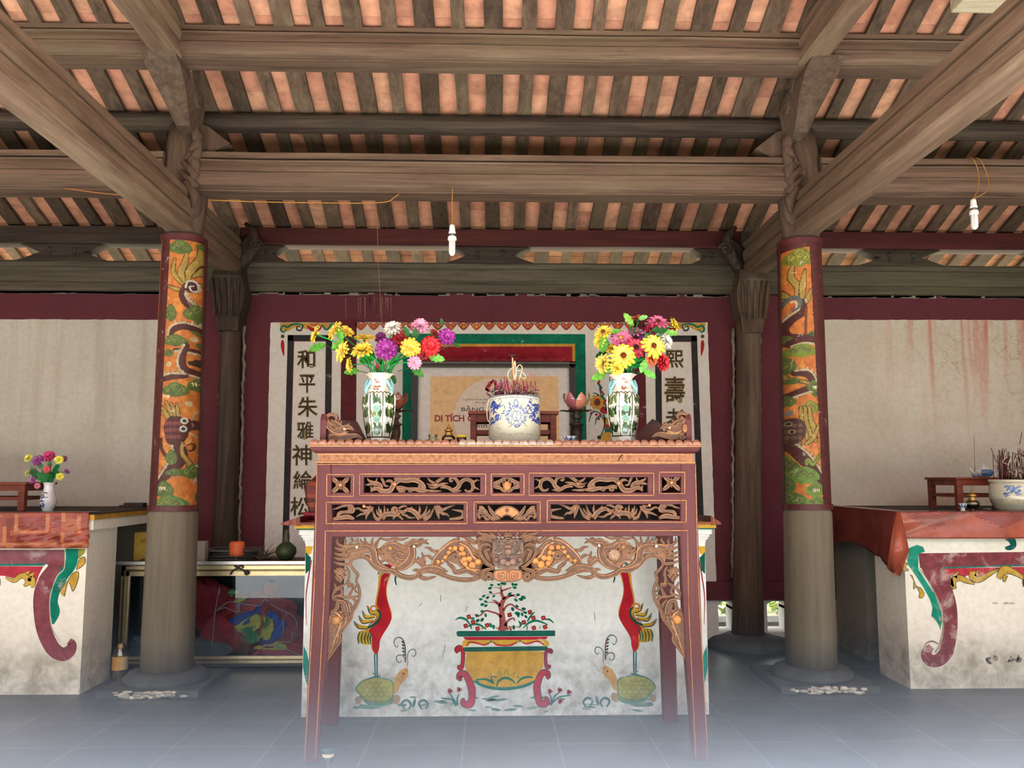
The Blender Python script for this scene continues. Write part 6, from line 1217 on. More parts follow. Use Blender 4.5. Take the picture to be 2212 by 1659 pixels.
bouquet([
 (485, 405, 185, 'daisy', Yw, (-.75, .25, .35), -.02, 'yellow flower at the far left of the left bouquet, seen side-on', None),
 (650, 375, 200, 'daisy', Yw, (-.6, .35, .45), .0, 'yellow flower high in the left bouquet, above the green leaf, facing left', None),
 (742, 380, 150, 'daisy', Yw, (.35, .55, .5), .03, 'yellow flower in the left bouquet just right of its highest yellow one', None),
 (715, 550, 200, 'daisy', Yw, (-.6, .2, .55), -.04, 'large yellow flower low on the left side of the left bouquet', None),
 (900, 440, 195, 'daisy', Yw, (.05, .85, .35), -.01, 'yellow flower seen edge-on left of the purple one in the left bouquet', None),
 (885, 555, 205, 'cup', Yw, (-.1, .6, .6), -.05, 'yellow flower directly left of the big purple flower, left bouquet', None),
 (775, 665, 150, 'daisy', Yw, (-.8, -.05, .4), -.03, 'small drooping yellow flower lowest at left over the left vase', None),
 (1290, 520, 185, 'mum', (244, 200, 70), (.1, .2, .9), -.05, 'yellow ruffled flower right of the purple one, left bouquet', None),
 (1140, 352, 165, 'mum', WH, (-.1, .6, .7), .03, 'white ruffled flower at the top of the left bouquet', None),
 (1372, 335, 165, 'mum', PK, (.1, .5, .8), .0, 'pink ruffled flower at the top right of the left bouquet', None),
 (1325, 645, 130, 'mum', PK, (.3, -.1, .9), -.05, 'small pink flower low on the right of the left bouquet', None),
 (1085, 530, 205, 'mum', PU, (0, .2, 1), -.07, 'big deep purple flower in the middle of the left bouquet', None),
 (1600, 425, 160, 'mum', PU, (.25, .1, .95), .0, 'purple flower sticking out far right of the left bouquet', None),
 (1035, 430, 110, 'mum', mixc(PU, (40, 10, 40), .3), (-.1, .4, .8), .05, 'dark purple flower half hidden above the big purple one, left bouquet', None),
 (1205, 440, 175, 'mum', (168, 20, 34), (0, .3, .9), .04, 'dark red flower behind the yellow ruffled one, left bouquet', None),
 (1462, 505, 190, 'mum', RDf, (.2, .1, .95), -.02, 'bright red flower right of centre in the left bouquet', None),
 (1490, 395, 90, 'cup', (190, 36, 44), (.4, .5, .6), .03, 'small red bud under the top pink flower, left bouquet', None),
 (1405, 570, 110, 'cup', (196, 34, 56), (-.2, -.4, .8), .01, 'red petals drooping beneath the bright red flower, left bouquet', None),
], mouthL, K, 3.95, 4.10, 'artificial flowers in the left bouquet', '', [(510, 510, 150, 3.5, GLf), (690, 415, 130, 1.9, GLf), (660, 500, 130, .6, (90, 150, 50)), (910, 620, 150, .2, (60, 160, 40)), (1095, 605, 140, 1.2, (120, 170, 60)), (1500, 605, 150, -.2, (126, 200, 90)), (1340, 715, 140, -.7, (70, 130, 60)), (800, 720, 130, 3.3, GLf), (1330, 420, 120, 1.5, GDk), (1260, 390, 100, 2.0, GDk), (1040, 640, 90, 2.2, GDk), (1180, 540, 110, .4, GDk), (950, 560, 100, 2.6, GDk), (1145, 780, 90, -1.2, GDk), (1150, 650, 120, .8, GS), (1010, 690, 80, 1.6, (120, 40, 50)), (1680, 495, 70, -.5, GDk), (1560, 300, 60, 1.8, GDk)], .028, 21)
K = crop(1060, 620, 3.95)
bouquet([
 (1385, 505, 225, 'daisy', (250, 220, 70), (.25, .2, .9), -.07, 'big yellow daisy with brown eye, right side of the right bouquet', BK),
 (1130, 588, 230, 'daisy', (244, 202, 66), (0, .15, 1), -.08, 'big yellow daisy with brown eye, centre front of the right bouquet', BK),
 (962, 388, 180, 'daisy', Yw, (-.4, .6, .6), .0, 'yellow daisy at the upper left of the right bouquet', (120, 70, 20)),
 (940, 462, 150, 'cup', Yw, (-.7, .2, .5), .01, 'yellow flower directly below the upper left daisy, right bouquet', None),
 (968, 655, 185, 'cup', (240, 214, 90), (-.75, .05, .5), -.03, 'pale yellow flower lowest left over the right vase', None),
 (1075, 692, 145, 'cup', Yw, (.1, .2, .9), -.06, 'small yellow cup flower just above the right vase mouth', None),
 (1035, 530, 120, 'cup', (236, 190, 50), (-.3, .6, .6), .0, 'yellow flower half hidden behind the centre front daisy', None),
 (1555, 325, 140, 'cup', Yw, (.8, .3, .4), .02, 'yellow flower at the far upper right of the right bouquet', None),
 (1428, 300, 195, 'daisy', (220, 100, 152), (.1, .75, .6), -.02, 'pink daisy topmost in the right bouquet, dark eye', BK),
 (1110, 438, 200, 'daisy', (216, 96, 146), (-.1, .5, .75), -.02, 'pink daisy at the left of the right bouquet', None),
 (1240, 385, 165, 'daisy', (206, 134, 186), (0, .8, .5), .03, 'lilac pink flower in the upper middle of the right bouquet', None),
 (1240, 520, 210, 'daisy', CRm, (0, .4, .9), -.05, 'crimson daisy in the heart of the right bouquet', (60, 10, 10)),
 (1370, 355, 130, 'mum', (176, 26, 66), (0, .3, .9), .05, 'crimson flower behind the topmost pink daisy', None),
 (1250, 275, 195, 'daisy', ORf, (-.2, .9, .3), .02, 'burnt orange daisy at the top left of the right bouquet', (80, 30, 10)),
 (1365, 605, 165, 'cup', (224, 104, 52), (.6, -.1, .6), -.04, 'orange yellow flower drooping right of the right vase mouth', None),
 (1470, 645, 165, 'mum', RDf, (.7, .0, .6), -.01, 'red ruffled flower hanging lowest at right of the right bouquet', None),
 (1492, 462, 155, 'mum', WH, (.5, .3, .7), .03, 'white flower behind the big yellow daisy, right bouquet', None),
 (1285, 450, 90, 'mum', PU, (0, .2, .9), .03, 'small purple flower peeping out in the middle of the right bouquet', None),
], mouthR, K, 3.95, 4.10, 'artificial flowers in the right bouquet', '', [(1180, 285, 130, 2.2, (120, 170, 70)), (1200, 300, 90, 4.6, GLf), (960, 500, 160, 1.5, GLf), (950, 570, 110, 3.6, GDk), (1530, 390, 120, -.2, (130, 190, 90)), (1300, 685, 130, 1.2, (120, 190, 90)), (1345, 735, 130, -.6, (110, 190, 80)), (935, 755, 150, 3.6, (100, 160, 60)), (1150, 655, 140, 1.2, GLf), (1195, 640, 150, .8, (40, 150, 50)), (1000, 690, 120, 1.8, (120, 170, 60)), (1290, 265, 90, .3, (120, 180, 100)), (1430, 370, 130, 0, GDk), (1060, 380, 90, .2, GLf), (1250, 650, 140, 1.1, (30, 140, 60)), (1160, 730, 120, 0, GDk)], .028, 22)
# ---- small vase on the left altar
Yv = 5.62
def small_vase():
    X = at(103, 1103, Yv).x; k = pxm(Yv)*1.0; z0 = ZS; H = at(103, 1042, Yv).z-z0; t = thing('flower_vase', (X, Yv, z0), 'small white vase with a blue painted sprig, on the left side altar', 'vase', kind='thing')
    cv = Canvas(80, 1036, 128, 1108, 5, (222, 226, 228)); K = crop(0, 960, 6.506); Bl, Bd = (50, 92, 140), (44, 52, 60)
    for pts, w_ in (([(620, 730), (650, 700), (660, 740), (610, 750)], 3), ([(640, 650), (650, 680), (700, 680), (690, 700)], 1.6), ([(630, 760), (680, 740), (720, 745)], 1.6), ([(600, 800), (640, 790), (680, 800)], 3), ([(610, 850), (650, 870), (670, 840), (640, 830)], 4), ([(600, 870), (640, 880)], 3)): cv.stroke(K(pts), [w_, w_, w_*.5], Bl if w_ > 2 else Bd)
    q = M(); pf = dense([(.62, 0), (.66, .04), (.86, .14), (1, .3), (.93, .46), (.7, .68), (.6, .84), (.66, .94), (.8, 1)], 7); Rm = 16.5*k
    canvas_lathe(q, X, Yv, [(r*Rm, z0+f*H) for r, f in pf], 90, cv); q.lathe(X, Yv, [(r*Rm*.92, z0+f*H) for r, f in pf[::-1][:20]], 24, (180, 184, 186), 0, False); q.lathe(X, Yv, [(.01, z0+.001), (.62*Rm, z0)], 24, (200, 200, 200)); q.build('body', PORC, parent=t); return Vector((X, Yv, z0+H))
ms = small_vase(); K = crop(0, 960, 6.506); YL2 = (232, 222, 78)
bouquet([
 (405, 200, 135, 'cup', YL2, (-.3, .5, .7), 0, 'yellow flower at the upper left of the small side altar bouquet', None), (830, 218, 130, 'cup', YL2, (.2, .2, .9), -.03, 'yellow flower at the upper right of the small side altar bouquet', None),
 (390, 402, 100, 'cup', YL2, (-.6, .1, .6), 0, 'small yellow flower at the lower left of the side altar bouquet', None), (845, 450, 110, 'cup', YL2, (.3, .1, .8), -.03, 'small yellow flower at the lower right of the side altar bouquet', None),
 (530, 222, 165, 'mum', (146, 66, 140), (-.1, .4, .8), -.01, 'purple flower left of the magenta one in the side altar bouquet', None), (690, 165, 175, 'mum', (190, 40, 104), (0, .5, .8), 0, 'magenta flower topmost in the side altar bouquet', None),
 (895, 200, 100, 'mum', (112, 56, 84), (.4, .3, .6), .04, 'dull purple flower at the far upper right of the side altar bouquet', None), (655, 350, 115, 'mum', (210, 76, 84), (0, .2, 1), -.05, 'coral flower in the middle of the side altar bouquet', None),
 (938, 385, 95, 'cup', (150, 92, 150), (.6, .5, .4), .02, 'mauve bud sticking out right of the side altar bouquet', None), (458, 505, 105, 'mum', (166, 74, 146), (-.4, .1, .8), -.02, 'violet flower hanging left of the small vase mouth', None), (525, 580, 90, 'cup', (228, 120, 140), (.2, -.3, .8), -.03, 'pale pink flower drooping lowest beside the small vase', None),
], ms, K, 6.506, Yv, 'artificial flowers in the side altar bouquet', '', [(520, 430, 190, 2.5, GDk), (640, 450, 230, 1.6, (30, 100, 50)), (740, 440, 200, .5, (24, 92, 48)), (600, 480, 190, 2.2, (36, 110, 54)), (560, 300, 120, 2.1, (80, 120, 70)), (780, 360, 160, .9, (30, 110, 60)), (480, 350, 110, 2.6, (110, 120, 90)), (700, 300, 130, 1.4, (60, 110, 60)), (690, 490, 180, 1.2, (30, 104, 52))], .012, 23)
# ---- incense urns
def urn(Y, cx, top, bot, half, z0, label, blue, cvx, seed, pf=None, grp=None):
    X = at(cx, bot, Y).x; k = pxm(Y); H = at(cx, top, Y).z-z0; Rm = half*k; t = thing('incense_urn', (X, Y, z0), label, 'incense burner', grp, 'thing')
    cv = Canvas(cx-half-8, top-6, cx+half+8, bot+8, 4, (196, 190, 172)); rng = random.Random(seed)
    for i in range(40): cv.stroke([(rng.uniform(cx-half, cx+half), bot-rng.uniform(2, 14)) for _ in (0, 1)], [.6, .6], (150, 140, 112)) if i % 6 == 0 else cv.dot((rng.uniform(cx-half, cx+half), bot-rng.uniform(0, 12)), rng.uniform(.4, 2.4), (196, 186, 156), rng.uniform(.4, 1.4))
    for pts, w_, c in blue: cv.stroke(pts, w_, c)
    q = M(); pf = dense(pf or [(.80, 0), (.86, .03), (.97, .14), (1.0, .3), (.985, .6), (.975, .86), (.99, .90), (1.0, .97), (.97, 1.0)], 16)
    canvas_lathe(q, X, Y, [(r*Rm, z0+f*H) for r, f in pf], 230, cv); q.lathe(X, Y, [(.97*Rm, z0+H), (.9*Rm, z0+H), (.88*Rm, z0+H*.82)], 40, (120, 124, 128), 0, False); q.lathe(X, Y, [(.02, z0+.001), (.8*Rm, z0)], 40, (150, 140, 120)); q.build('body', PORC, parent=t)
    q = M(); rr = []                                          # ash bed heaped with burnt stubs
    for i in range(9):
        f = i/8; rr.append([((X+.9*Rm*f*math.cos(j*.2618)), (Y+.9*Rm*f*math.sin(j*.2618)), z0+H*(.93+.16*(1-f))+rng.uniform(-.006, .006)) for j in range(24)])
    q.grid(rr[::-1], lambda i, j: jit(rng.choice([(70, 58, 54), (96, 84, 76), (54, 44, 44)]), .15), 0, True, True, True); q.build('ash', GENERIC, parent=t)
    return t, X, H, Rm
BL, BLd, GY = (64, 84, 150), (44, 58, 128), (90, 96, 130)
bl = []; rngb = random.Random(5)
for s in (-1, 1):
    m_ = lambda x, y: ((1112+s*(1112-x)) if s > 0 else x, y)
    for i in range(26):
        x = 1062+abs(rngb.gauss(0, 9)); y = rngb.uniform(872, 918); y = min(y, 918-(x-1060)*.6); bl.append(([m_(x-3, y+3), m_(x, y-2), m_(x+4, y+1)], [2, 4.2, 1.4], rngb.choice([BL, BLd, BLd])))
    for pts in ([(1075, 880), (1082, 872), (1080, 866), (1076, 870)], [(1072, 888), (1086, 880), (1090, 888), (1084, 896)], [(1078, 898), (1088, 896), (1086, 890)], [(1070, 905), (1080, 908), (1082, 900)]): bl.append(([m_(*p) for p in pts], [1.4, 1.8, 1], BL))
mc = (1114, 902)
bl += [([(mc[0]+r*math.cos(a*.4), mc[1]+r*math.sin(a*.4)) for a in range(17)], 1.1, BL) for r in (9, 12)]+[([(mc[0]-1, mc[1]-6), (mc[0]+3, mc[1]-2), (mc[0]-2, mc[1]+2), (mc[0]+1, mc[1]+6)], 1.4, GY)]
for i in range(16):
    a = i*.3927; x, y = mc[0]+19*math.cos(a), mc[1]+19*math.sin(a); bl.append((spiral((x, y), 4, 1.3, 8, a), [1.6, 1], BL))
bl += [([(1112, 868), (1108, 876), (1114, 882), (1118, 876), (1113, 868)], 1.8, BL), ([(1100, 884), (1099, 874), (1102, 880)], 2, GY), ([(1122, 884), (1126, 878)], 1.6, GY), ([(1108, 922), (1114, 927), (1122, 922)], 2, BL), ([(1058, 866), (1110, 863), (1166, 866)], 1.2, (110, 116, 136)), ([(1056, 860), (1110, 857), (1168, 860)], 5, (120, 128, 146)), ([(1145, 880), (1130, 915), (1138, 925)], .9, (120, 110, 90)), ([(1095, 925), (1115, 922)], .9, (130, 120, 100)), ([(1072, 925), (1080, 930)], 2, (170, 160, 130))]
uC, XU, HU, RU = urn(4.12, 1111.5, 857, 951, 56.5, ZT, 'white incense urn with blue dragons, full of stubs, centre of the carved table', bl, None, 9, grp='porcelain incense urns')
def sticks(X, Y, z, Rm, n, hmin, hmax, cols, name, label, seed, rr_=.0018):
    q = M(); rng = random.Random(seed)
    for i in range(n):
        a = rng.uniform(0, 6.28); r = Rm*.82*math.sqrt(rng.random()); x, y = X+r*math.cos(a), Y+r*math.sin(a); h = rng.uniform(hmin, hmax); dx, dy = rng.gauss(0, .012), rng.gauss(0, .012)
        q.tube([(x, y, z-.02), (x+dx*.5, y+dy*.5, z+h*.5), (x+dx, y+dy, z+h)], rr_, 5, jit(rng.choice(cols), .15))
    tag(q.build(name, GENERIC), label, 'incense', None, 'stuff')
sticks(XU, 4.12, ZT+HU*1.02, RU, 95, .03, .085, [(150, 52, 92), (176, 76, 100), (120, 40, 70), (190, 96, 100), (96, 36, 52)], 'incense_stubs', 'dense pink and magenta incense stubs standing in the centre urn', 31)
q = M(); rng = random.Random(33)
for i in range(70):
    a = rng.uniform(0, 6.28); r = RU*rng.uniform(.5, 1.03); x, y = XU+r*math.cos(a), 4.12+r*math.sin(a); z = ZT+HU*1.0+rng.uniform(-.01, .03); d = [rng.gauss(0, .018) for _ in range(3)]
    q.tube([(x-d[0], y-d[1], z), (x, y, z+rng.uniform(0, .012)), (x+d[0], y+d[1], z+d[2]*.6)], .0016, 5, rng.choice([(210, 200, 180), (70, 60, 54), (60, 50, 46), (110, 96, 80)]))
tag(q.build('burnt_litter', GENERIC), 'tangle of burnt incense curls and scraps lying over the centre urn rim', 'incense', None, 'stuff')
def single_stick(p0, p1, Y, r, col, label):
    a, b_ = at(*p0, Y), at(*p1, Y); q = M(); q.tube([tuple(a), tuple((a+b_)/2), tuple(b_)], r, 6, col); tag(q.build('incense_stick', GENERIC), label, 'incense stick', 'single long incense sticks', 'thing')
single_stick((1138, 860), (1148, 801), 4.10, .0026, (186, 104, 92), 'longest pink incense stick, leaning right in the centre urn')
single_stick((1094, 858), (1089, 815), 4.08, .0024, (150, 56, 84), 'tall magenta incense stick at the left in the centre urn')
q = M(); Y = 4.10; cw = (228, 212, 176)
pl = lambda pts: [tuple(at(a, b_, Y-.01*math.sin(i))) for i, (a, b_) in enumerate(spl(pts, 5))]
q.tube(pl([(1107, 772), (1109, 800), (1112, 822), (1115, 805), (1112, 780), (1110, 798)]), .0028, 6, cw); q.tube(pl([(1112, 792), (1100, 800), (1097, 812), (1103, 823), (1112, 815), (1114, 800), (1122, 788), (1128, 795), (1124, 812), (1119, 826)]), .0026, 6, cw); q.tube(pl([(1116, 800), (1126, 802), (1135, 812), (1132, 818), (1122, 812)]), .0026, 6, cw); q.tube(pl([(1106, 770), (1108, 830), (1108, 862)]), .003, 6, (170, 120, 80))
q.tube(pl([(1057, 862), (1052, 880), (1053, 905), (1058, 912)]), .0022, 6, (220, 210, 190)); q.tube(pl([(1122, 858), (1126, 872), (1134, 878), (1140, 868)]), .0016, 6, (200, 186, 150))
a = at(1107, 767, Y); q.ball(tuple(a), .021, .012, .005, 10, 5, (56, 34, 28)); tag(q.build('incense_coil', GENERIC), 'cream loops of a burnt incense coil hanging above the centre urn', 'incense coil', None, 'thing')
# ---- stools (small red offering tables)
def stool(x0, x1, y0, y1, z0, z1, label, mat=PLANK_RED, lw=.035, st=True):
    t = thing('offering_stool', ((x0+x1)/2, (y0+y1)/2, z0), label, 'stool', 'small red offering stools', 'thing'); q = M(); q.box(x0-.012, x1+.012, y0-.012, y1+.012, z1-.016, z1, (120, 56, 44)); bevel(q.build('seat', mat, parent=t), .003)
    q = M(); q.box(x0+.003, x1-.003, y0+.004, y0+.016, z1-.055, z1-.016); q.box(x0+.003, x1-.003, y1-.016, y1-.004, z1-.055, z1-.016); q.box(x0+.004, x0+.016, y0+.01, y1-.01, z1-.055, z1-.016); q.box(x1-.016, x1-.004, y0+.01, y1-.01, z1-.055, z1-.016); q.build('apron', mat, parent=t)
    for x in (x0, x1-lw):
        for y in (y0, y1-lw): q = M(); q.box(x, x+lw, y, y+lw, z0, z1-.017); bevel(q.build('leg', mat, parent=t), .002)
    if st:
        zs = z0+(z1-z0)*.42; q = M(); q.box(x0+.01, x1-.01, y0+.01, y0+.024, zs-.01, zs+.012); q.box(x0+.01, x1-.01, y1-.024, y1-.01, zs-.01, zs+.012); q.box(x0+.008, x0+.022, y0+.02, y1-.02, zs-.01, zs+.012); q.box(x1-.022, x1-.008, y0+.02, y1-.02, zs-.01, zs+.012); q.build('stretcher', mat, parent=t)
Yc_ = 4.28; stool(at(1016, 920, Yc_).x, at(1202, 920, Yc_).x, Yc_, Yc_+.2, ZT, at(1100, 888, Yc_).z, 'small red stool behind the centre urn on the carved table', lw=.03)
stool(-3.75, at(52, 1080, 5.62).x, 5.62, 6.0, ZS, at(30, 1042, 5.62).z, 'reddish wooden stool on the left side altar, cut by the left edge', lw=.042)
x_ = at(2068, 1060, 5.66).x; stool(x_, x_+.5, 5.66, 6.05, ZS, at(2080, 1031, 5.66).z, 'dark red wooden stool on the right side altar, carrying the teapot', lw=.04)
# ---- framed certificate on the brick altar
Yf = 6.2; t = thing('framed_certificate', (.03, Yf, ZAL), 'large certificate in a black beaded frame, leaning at the back of the altar', 'picture frame', kind='thing')
fx0, fx1 = at(890, 800, Yf).x, at(1243, 800, Yf).x; fz1 = at(1066, 781, Yf).z; fw = .045
q = M()
for a in ((fx0, fx1, fz1-fw, fz1), (fx0, fx1, ZAL, ZAL+fw), (fx0, fx0+fw, ZAL, fz1), (fx1-fw, fx1, ZAL, fz1)): q.box(a[0], a[1], Yf-.02, Yf+.02, a[2], a[3], (26, 24, 24))
for a in ((fx0, fx1, fz1-fw*.35, fz1-fw*.2), (fx0+fw*.85, fx1-fw*.85, fz1-fw, fz1-fw*.9)): q.box(a[0], a[1], Yf-.024, Yf-.019, a[2], a[3], (96, 84, 56))
n = 120
for i in range(n): q.ball((fx0+.01+(fx1-fx0-.02)*i/n, Yf-.024, fz1-.012), .0038, .003, .0038, 6, 4, (150, 146, 136))
for i in range(60): q.ball((fx0+.01, Yf-.024, fz1-.02-i*.018), .0038, .003, .0038, 6, 4, (96, 92, 84)); q.ball((fx1-.01, Yf-.024, fz1-.02-i*.018), .0038, .003, .0038, 6, 4, (96, 92, 84))
q.build('frame', GENERIC, parent=t)
P = Paint(Yf+.004, .0005, .0004); P.fill([(895, 786), (1239, 786), (1239, 1112), (895, 1112)], (196, 192, 188), 0); P.fill([(930, 813), (1206, 813), (1209, 1000), (928, 1000)], (206, 170, 122), 1)
rng = random.Random(44)
for i in range(44): x, y = rng.uniform(936, 1200), rng.uniform(818, 945); P.stroke(spiral((x, y), rng.uniform(5, 9), 1.3, 12, rng.uniform(0, 6)), [1, 1.6, 1], rng.choice([(190, 150, 104), (214, 182, 136)]), 2)
P.fill([(1068+88*math.cos(a), 905-88*math.sin(a)) for a in [math.pi*2*i/48 for i in range(48)]], (202, 188, 172), 3)
for i, (dx, dy, r_) in enumerate(((-9, -3, 1.2), (-6, -10, .8), (0, -13, .4), (6, -10, 0), (9, -4, -.4), (-10, 4, 1.8), (9, 4, -.9))): P.leaf((1064+dx, 838+dy), 15, 7, r_+1.57, (166, 38, 40), 4)
P.leaf((1056, 853), 14, 4, .5, (166, 38, 40), 4); P.leaf((1052, 842), 12, 4, .8, (166, 38, 40), 4); P.dot((1066, 830), 3, (226, 190, 110), 5)
TX = (66, 48, 40); TRD = (140, 38, 36)
write(P, 'CỘNG HÒA XÃ HỘI', 1034, 863, 68, 5.5, TX, 4, .012); write(P, 'Độc lập', 1038, 870, 21, 4.5, TX, 4, .012); write(P, 'BẰNG', 1021, 882, 49, 13, TX, 4, .012); write(P, 'DI TÍCH', 971, 902, 64, 18, TRD, 4, .035); write(P, 'C', 1017, 904, 14, 14, TRD, 4, .035); write(P, 'Tỉnh', 1033, 919, 36, 11, TX, 4, .005, .25); write(P, 'DI TÍCH', 1046, 938, 52, 7, TX, 4, .02)
P.m.build('certificate', GENERIC, parent=t)
# ---- lamps, cups and glasses on the table
def lathe_thing(name, X, Y, z0, parts, label, cat, group=None):
    t = thing(name, (X, Y, z0), label, cat, group, 'thing')
    for nm, prof, col, mat, n in parts: q = M(); q.lathe(X, Y, [(r, z0+z) for r, z in prof], n, col); q.build(nm, mat, parent=t)
    return t
BRS = (196, 160, 92)
def oil_lamp(px, py, Y, z0, label, sc=1.0):
    X = at(px, py, Y).x; k = sc; return lathe_thing('oil_lamp', X, Y, z0, [('font', [(.016*k, 0), (.02*k, .003), (.014*k, .008), (.012*k, .014), (.03*k, .024*k), (.034*k, .038*k), (.03*k, .05*k), (.016*k, .056*k)], (150, 140, 100), BOTTLEG, 18), ('burner', [(.02*k, .054*k), (.021*k, .06*k), (.016*k, .064*k), (.016*k, .074*k), (.021*k, .076*k), (.019*k, .084*k), (.01*k, .088*k), (.006*k, .1*k), (.002, .112*k)], BRS, METAL, 18), ('oil', [(.01*k, .016*k), (.026*k, .024*k), (.03*k, .034*k), (.005*k, .0345*k)], (60, 56, 40), GENERIC, 14)], label, 'lamp', 'small brass oil lamps')
oil_lamp(969, 945, 4.16, ZT, 'small brass oil lamp left of the centre urn on the carved table')
Xv = at(997, 940, 4.14).x; lathe_thing('votive_cup', Xv, 4.14, ZT, [('cup', [(.014, 0), (.018, .004), (.022, .03), (.0255, .044)], (70, 22, 26), PORC, 20), ('wick_holder', [(.0245, .0435), (.0252, .0435), (.025, .055), (.021, .057), (.004, .058)], (236, 214, 70), GENERIC, 20)], 'dark red votive cup with a bright yellow rim beside the oil lamp', 'cup')
lathe_thing('wine_glass', at(935, 945, 4.2).x, 4.2, ZT, [('bowl', [(.003, .016), (.018, .022), (.021, .036), (.019, .05), (.024, .06)], (230, 235, 235), CLEAR, 20), ('foot', [(.017, 0), (.017, .003), (.004, .005), (.003, .016)], (230, 235, 235), CLEAR, 20)], 'small clear glass behind the table edge, right of the left vase', 'glass')
lathe_thing('wine_cup', at(868, 945, 4.2).x, 4.2, ZT, [('cup', [(.012, 0), (.014, .006), (.016, .012), (.021, .03), (.022, .03)], (66, 34, 44), PORC, 16)], 'tiny dark cup just right of the left vase', 'cup', )
def cup_blue(px, Y, z0, label, r=.034, h=.047):
    X = at(px, 945, Y).x; t = thing('offering_cup', (X, Y, z0), label, 'cup', 'blue and white offering cups', 'thing'); q = M(); pf = [(.016, 0), (.017, .008), (.013, .014), (.018, .024), (.028, .036), (r, h)]
    q.lathe(X, Y, [(a*r/.034, z0+b_*h/.047) for a, b_ in pf], 24, lambda i, j: (70, 100, 150) if (i in (3, 4) and j % 3 == 0) or (i == 3 and j % 2) else (216, 224, 228)); q.lathe(X, Y, [(r*.92, z0+h), (.018, z0+h*.6), (.003, z0+h*.55)], 24, (200, 206, 210), 0, False); q.build('cup', PORC, parent=t)
cup_blue(1231, 4.05, ZT, 'flared blue and white cup at the right of the centre urn')
def lotus_lamp(px, Y, label, dim, seed):
    X = at(px, 940, Y).x; z0 = ZT; H = at(px, 848, Y).z-z0; k = H/.23; t = thing('lotus_lamp', (X, Y, z0), label, 'candle stand', 'lotus lamp stands', 'thing'); wd = (56, 44, 34) if not dim else (84, 54, 40)
    q = M(); q.lathe(X, Y, [(r*k, z0+z*k) for r, z in ((.034, 0), (.034, .014), (.024, .02), (.018, .03), (.022, .045), (.024, .06), (.022, .09), (.03, .094), (.03, .1), (.018, .104), (.012, .11), (.016, .118), (.026, .132), (.012, .142), (.03, .15))], 14, wd); q.build('stand', GENERIC, parent=t)
    rng = random.Random(seed); zc = z0+.15*k
    q = M()
    for i in range(9):
        a = i*.698; d = Vector((math.cos(a), math.sin(a), .08)); s = Vector((-math.sin(a), math.cos(a), 0)); rows = [[Vector((X, Y, zc))+d*r*k-s*w_*k, Vector((X, Y, zc-.003))+d*r*k, Vector((X, Y, zc))+d*r*k+s*w_*k] for r, w_ in ((.01, .01), (.03, .016), (.055, .013), (.075, .002))]; q.grid(rows, jit((84, 58, 44), .15), 0, True)
    q.build('leaf_dish', GENERIC, parent=t)
    cols = [(196, 128, 108), (206, 170, 74), (60, 112, 170), (120, 58, 66), (176, 110, 100), (150, 84, 90)] if not dim else [(132, 74, 58), (110, 58, 48), (146, 90, 70), (96, 50, 44), (120, 64, 54), (140, 84, 64)]
    for i in range(6):
        a = -1.57+.35+i*1.047; q = M(); d = Vector((math.cos(a), math.sin(a), 0)); s = Vector((-math.sin(a), math.cos(a), 0)); rows = []
        for f, w_, o_ in ((0, .008, .014), (.25, .019, .036), (.55, .023, .050), (.8, .015, .055), (1, .002, .052)): c = Vector((X, Y, zc+.003))+d*o_*k+Vector((0, 0, .075*k*f)); rows.append([c-s*w_*k-d*.006*k, c+d*.002*k, c+s*w_*k-d*.006*k])
        q.grid(rows, cols[i], 0, True); q.build('petal', PORC, parent=t)
lotus_lamp(1246, 4.3, 'dark lotus lamp stand with coloured petals, left of the right vase', False, 1)
lotus_lamp(853, 4.3, 'brown wooden lotus lamp half hidden behind the left vase', True, 2)
# ---- striped ceremonial hat on the brick altar, left of the table
Yh = 4.95; X = at(691, 1100, Yh).x; t = thing('ceremonial_hat', (X, Yh, ZAL), 'dark red striped ceremonial hat on a red dish, peeping out left of the carved table', 'hat', kind='thing'); k = pxm(Yh)
q = M(); q.lathe(X, Yh, [(24*k, ZAL), (33*k, ZAL+.012), (36*k, ZAL+.04), (33*k, ZAL+.04), (20*k, ZAL+.02)], 24, (150, 40, 50)); q.build('dish', GENERIC, parent=t)
q = M(); zz = lambda y: at(690, y, Yh).z
q.lathe(X, Yh, [(24*k, ZAL+.03), (26*k, zz(1095)), (29*k, zz(1085)), (31*k, zz(1075)), (32.5*k, zz(1066)), (34*k, zz(1056)), (33*k, zz(1049)), (24*k, zz(1040)), (14*k, zz(1030)), (4*k, zz(1018))], 8, lambda i, j: [(96, 34, 32), (150, 76, 52), (84, 28, 30), (140, 62, 46), (110, 40, 36)][i % 5], 0, True, None, False); q.build('crown', GENERIC, parent=t)
# ---- right side altar goods
Yu = 5.42; bl2 = []; rngb = random.Random(8)
for x0_, x1_, n in ((2150, 2176, 26), (2190, 2202, 9), (2208, 2216, 5)):
    for i in range(n): x, y = rngb.uniform(x0_, x1_), rngb.uniform(1050, 1070); bl2.append(([(x-2, y+2), (x, y-1), (x+3, y+1)], [2, 3.4, 1.2], rngb.choice([(64, 96, 150), (80, 112, 160), (120, 130, 160)])))
uR, XR2, HR2, RR2 = urn(Yu, 2193, 1036, 1090, 50, ZS+.012, 'low white incense urn with blue sprigs on the right side altar', bl2, None, 12, [(.74, 0), (.8, .04), (.95, .25), (1.0, .5), (.97, .78), (.93, .86), (1.0, .93), (.99, 1.0), (.93, 1.0)], 'porcelain incense urns')
q = M(); q.lathe(XR2, Yu, [(.02, ZS), (RR2*1.15, ZS), (RR2*1.25, ZS+.01), (RR2*1.1, ZS+.006), (.02, ZS+.006)], 40, (60, 70, 64)); tag(q.build('tray', PORC), 'dark green tray under the incense urn on the right side altar', 'tray', kind='thing')
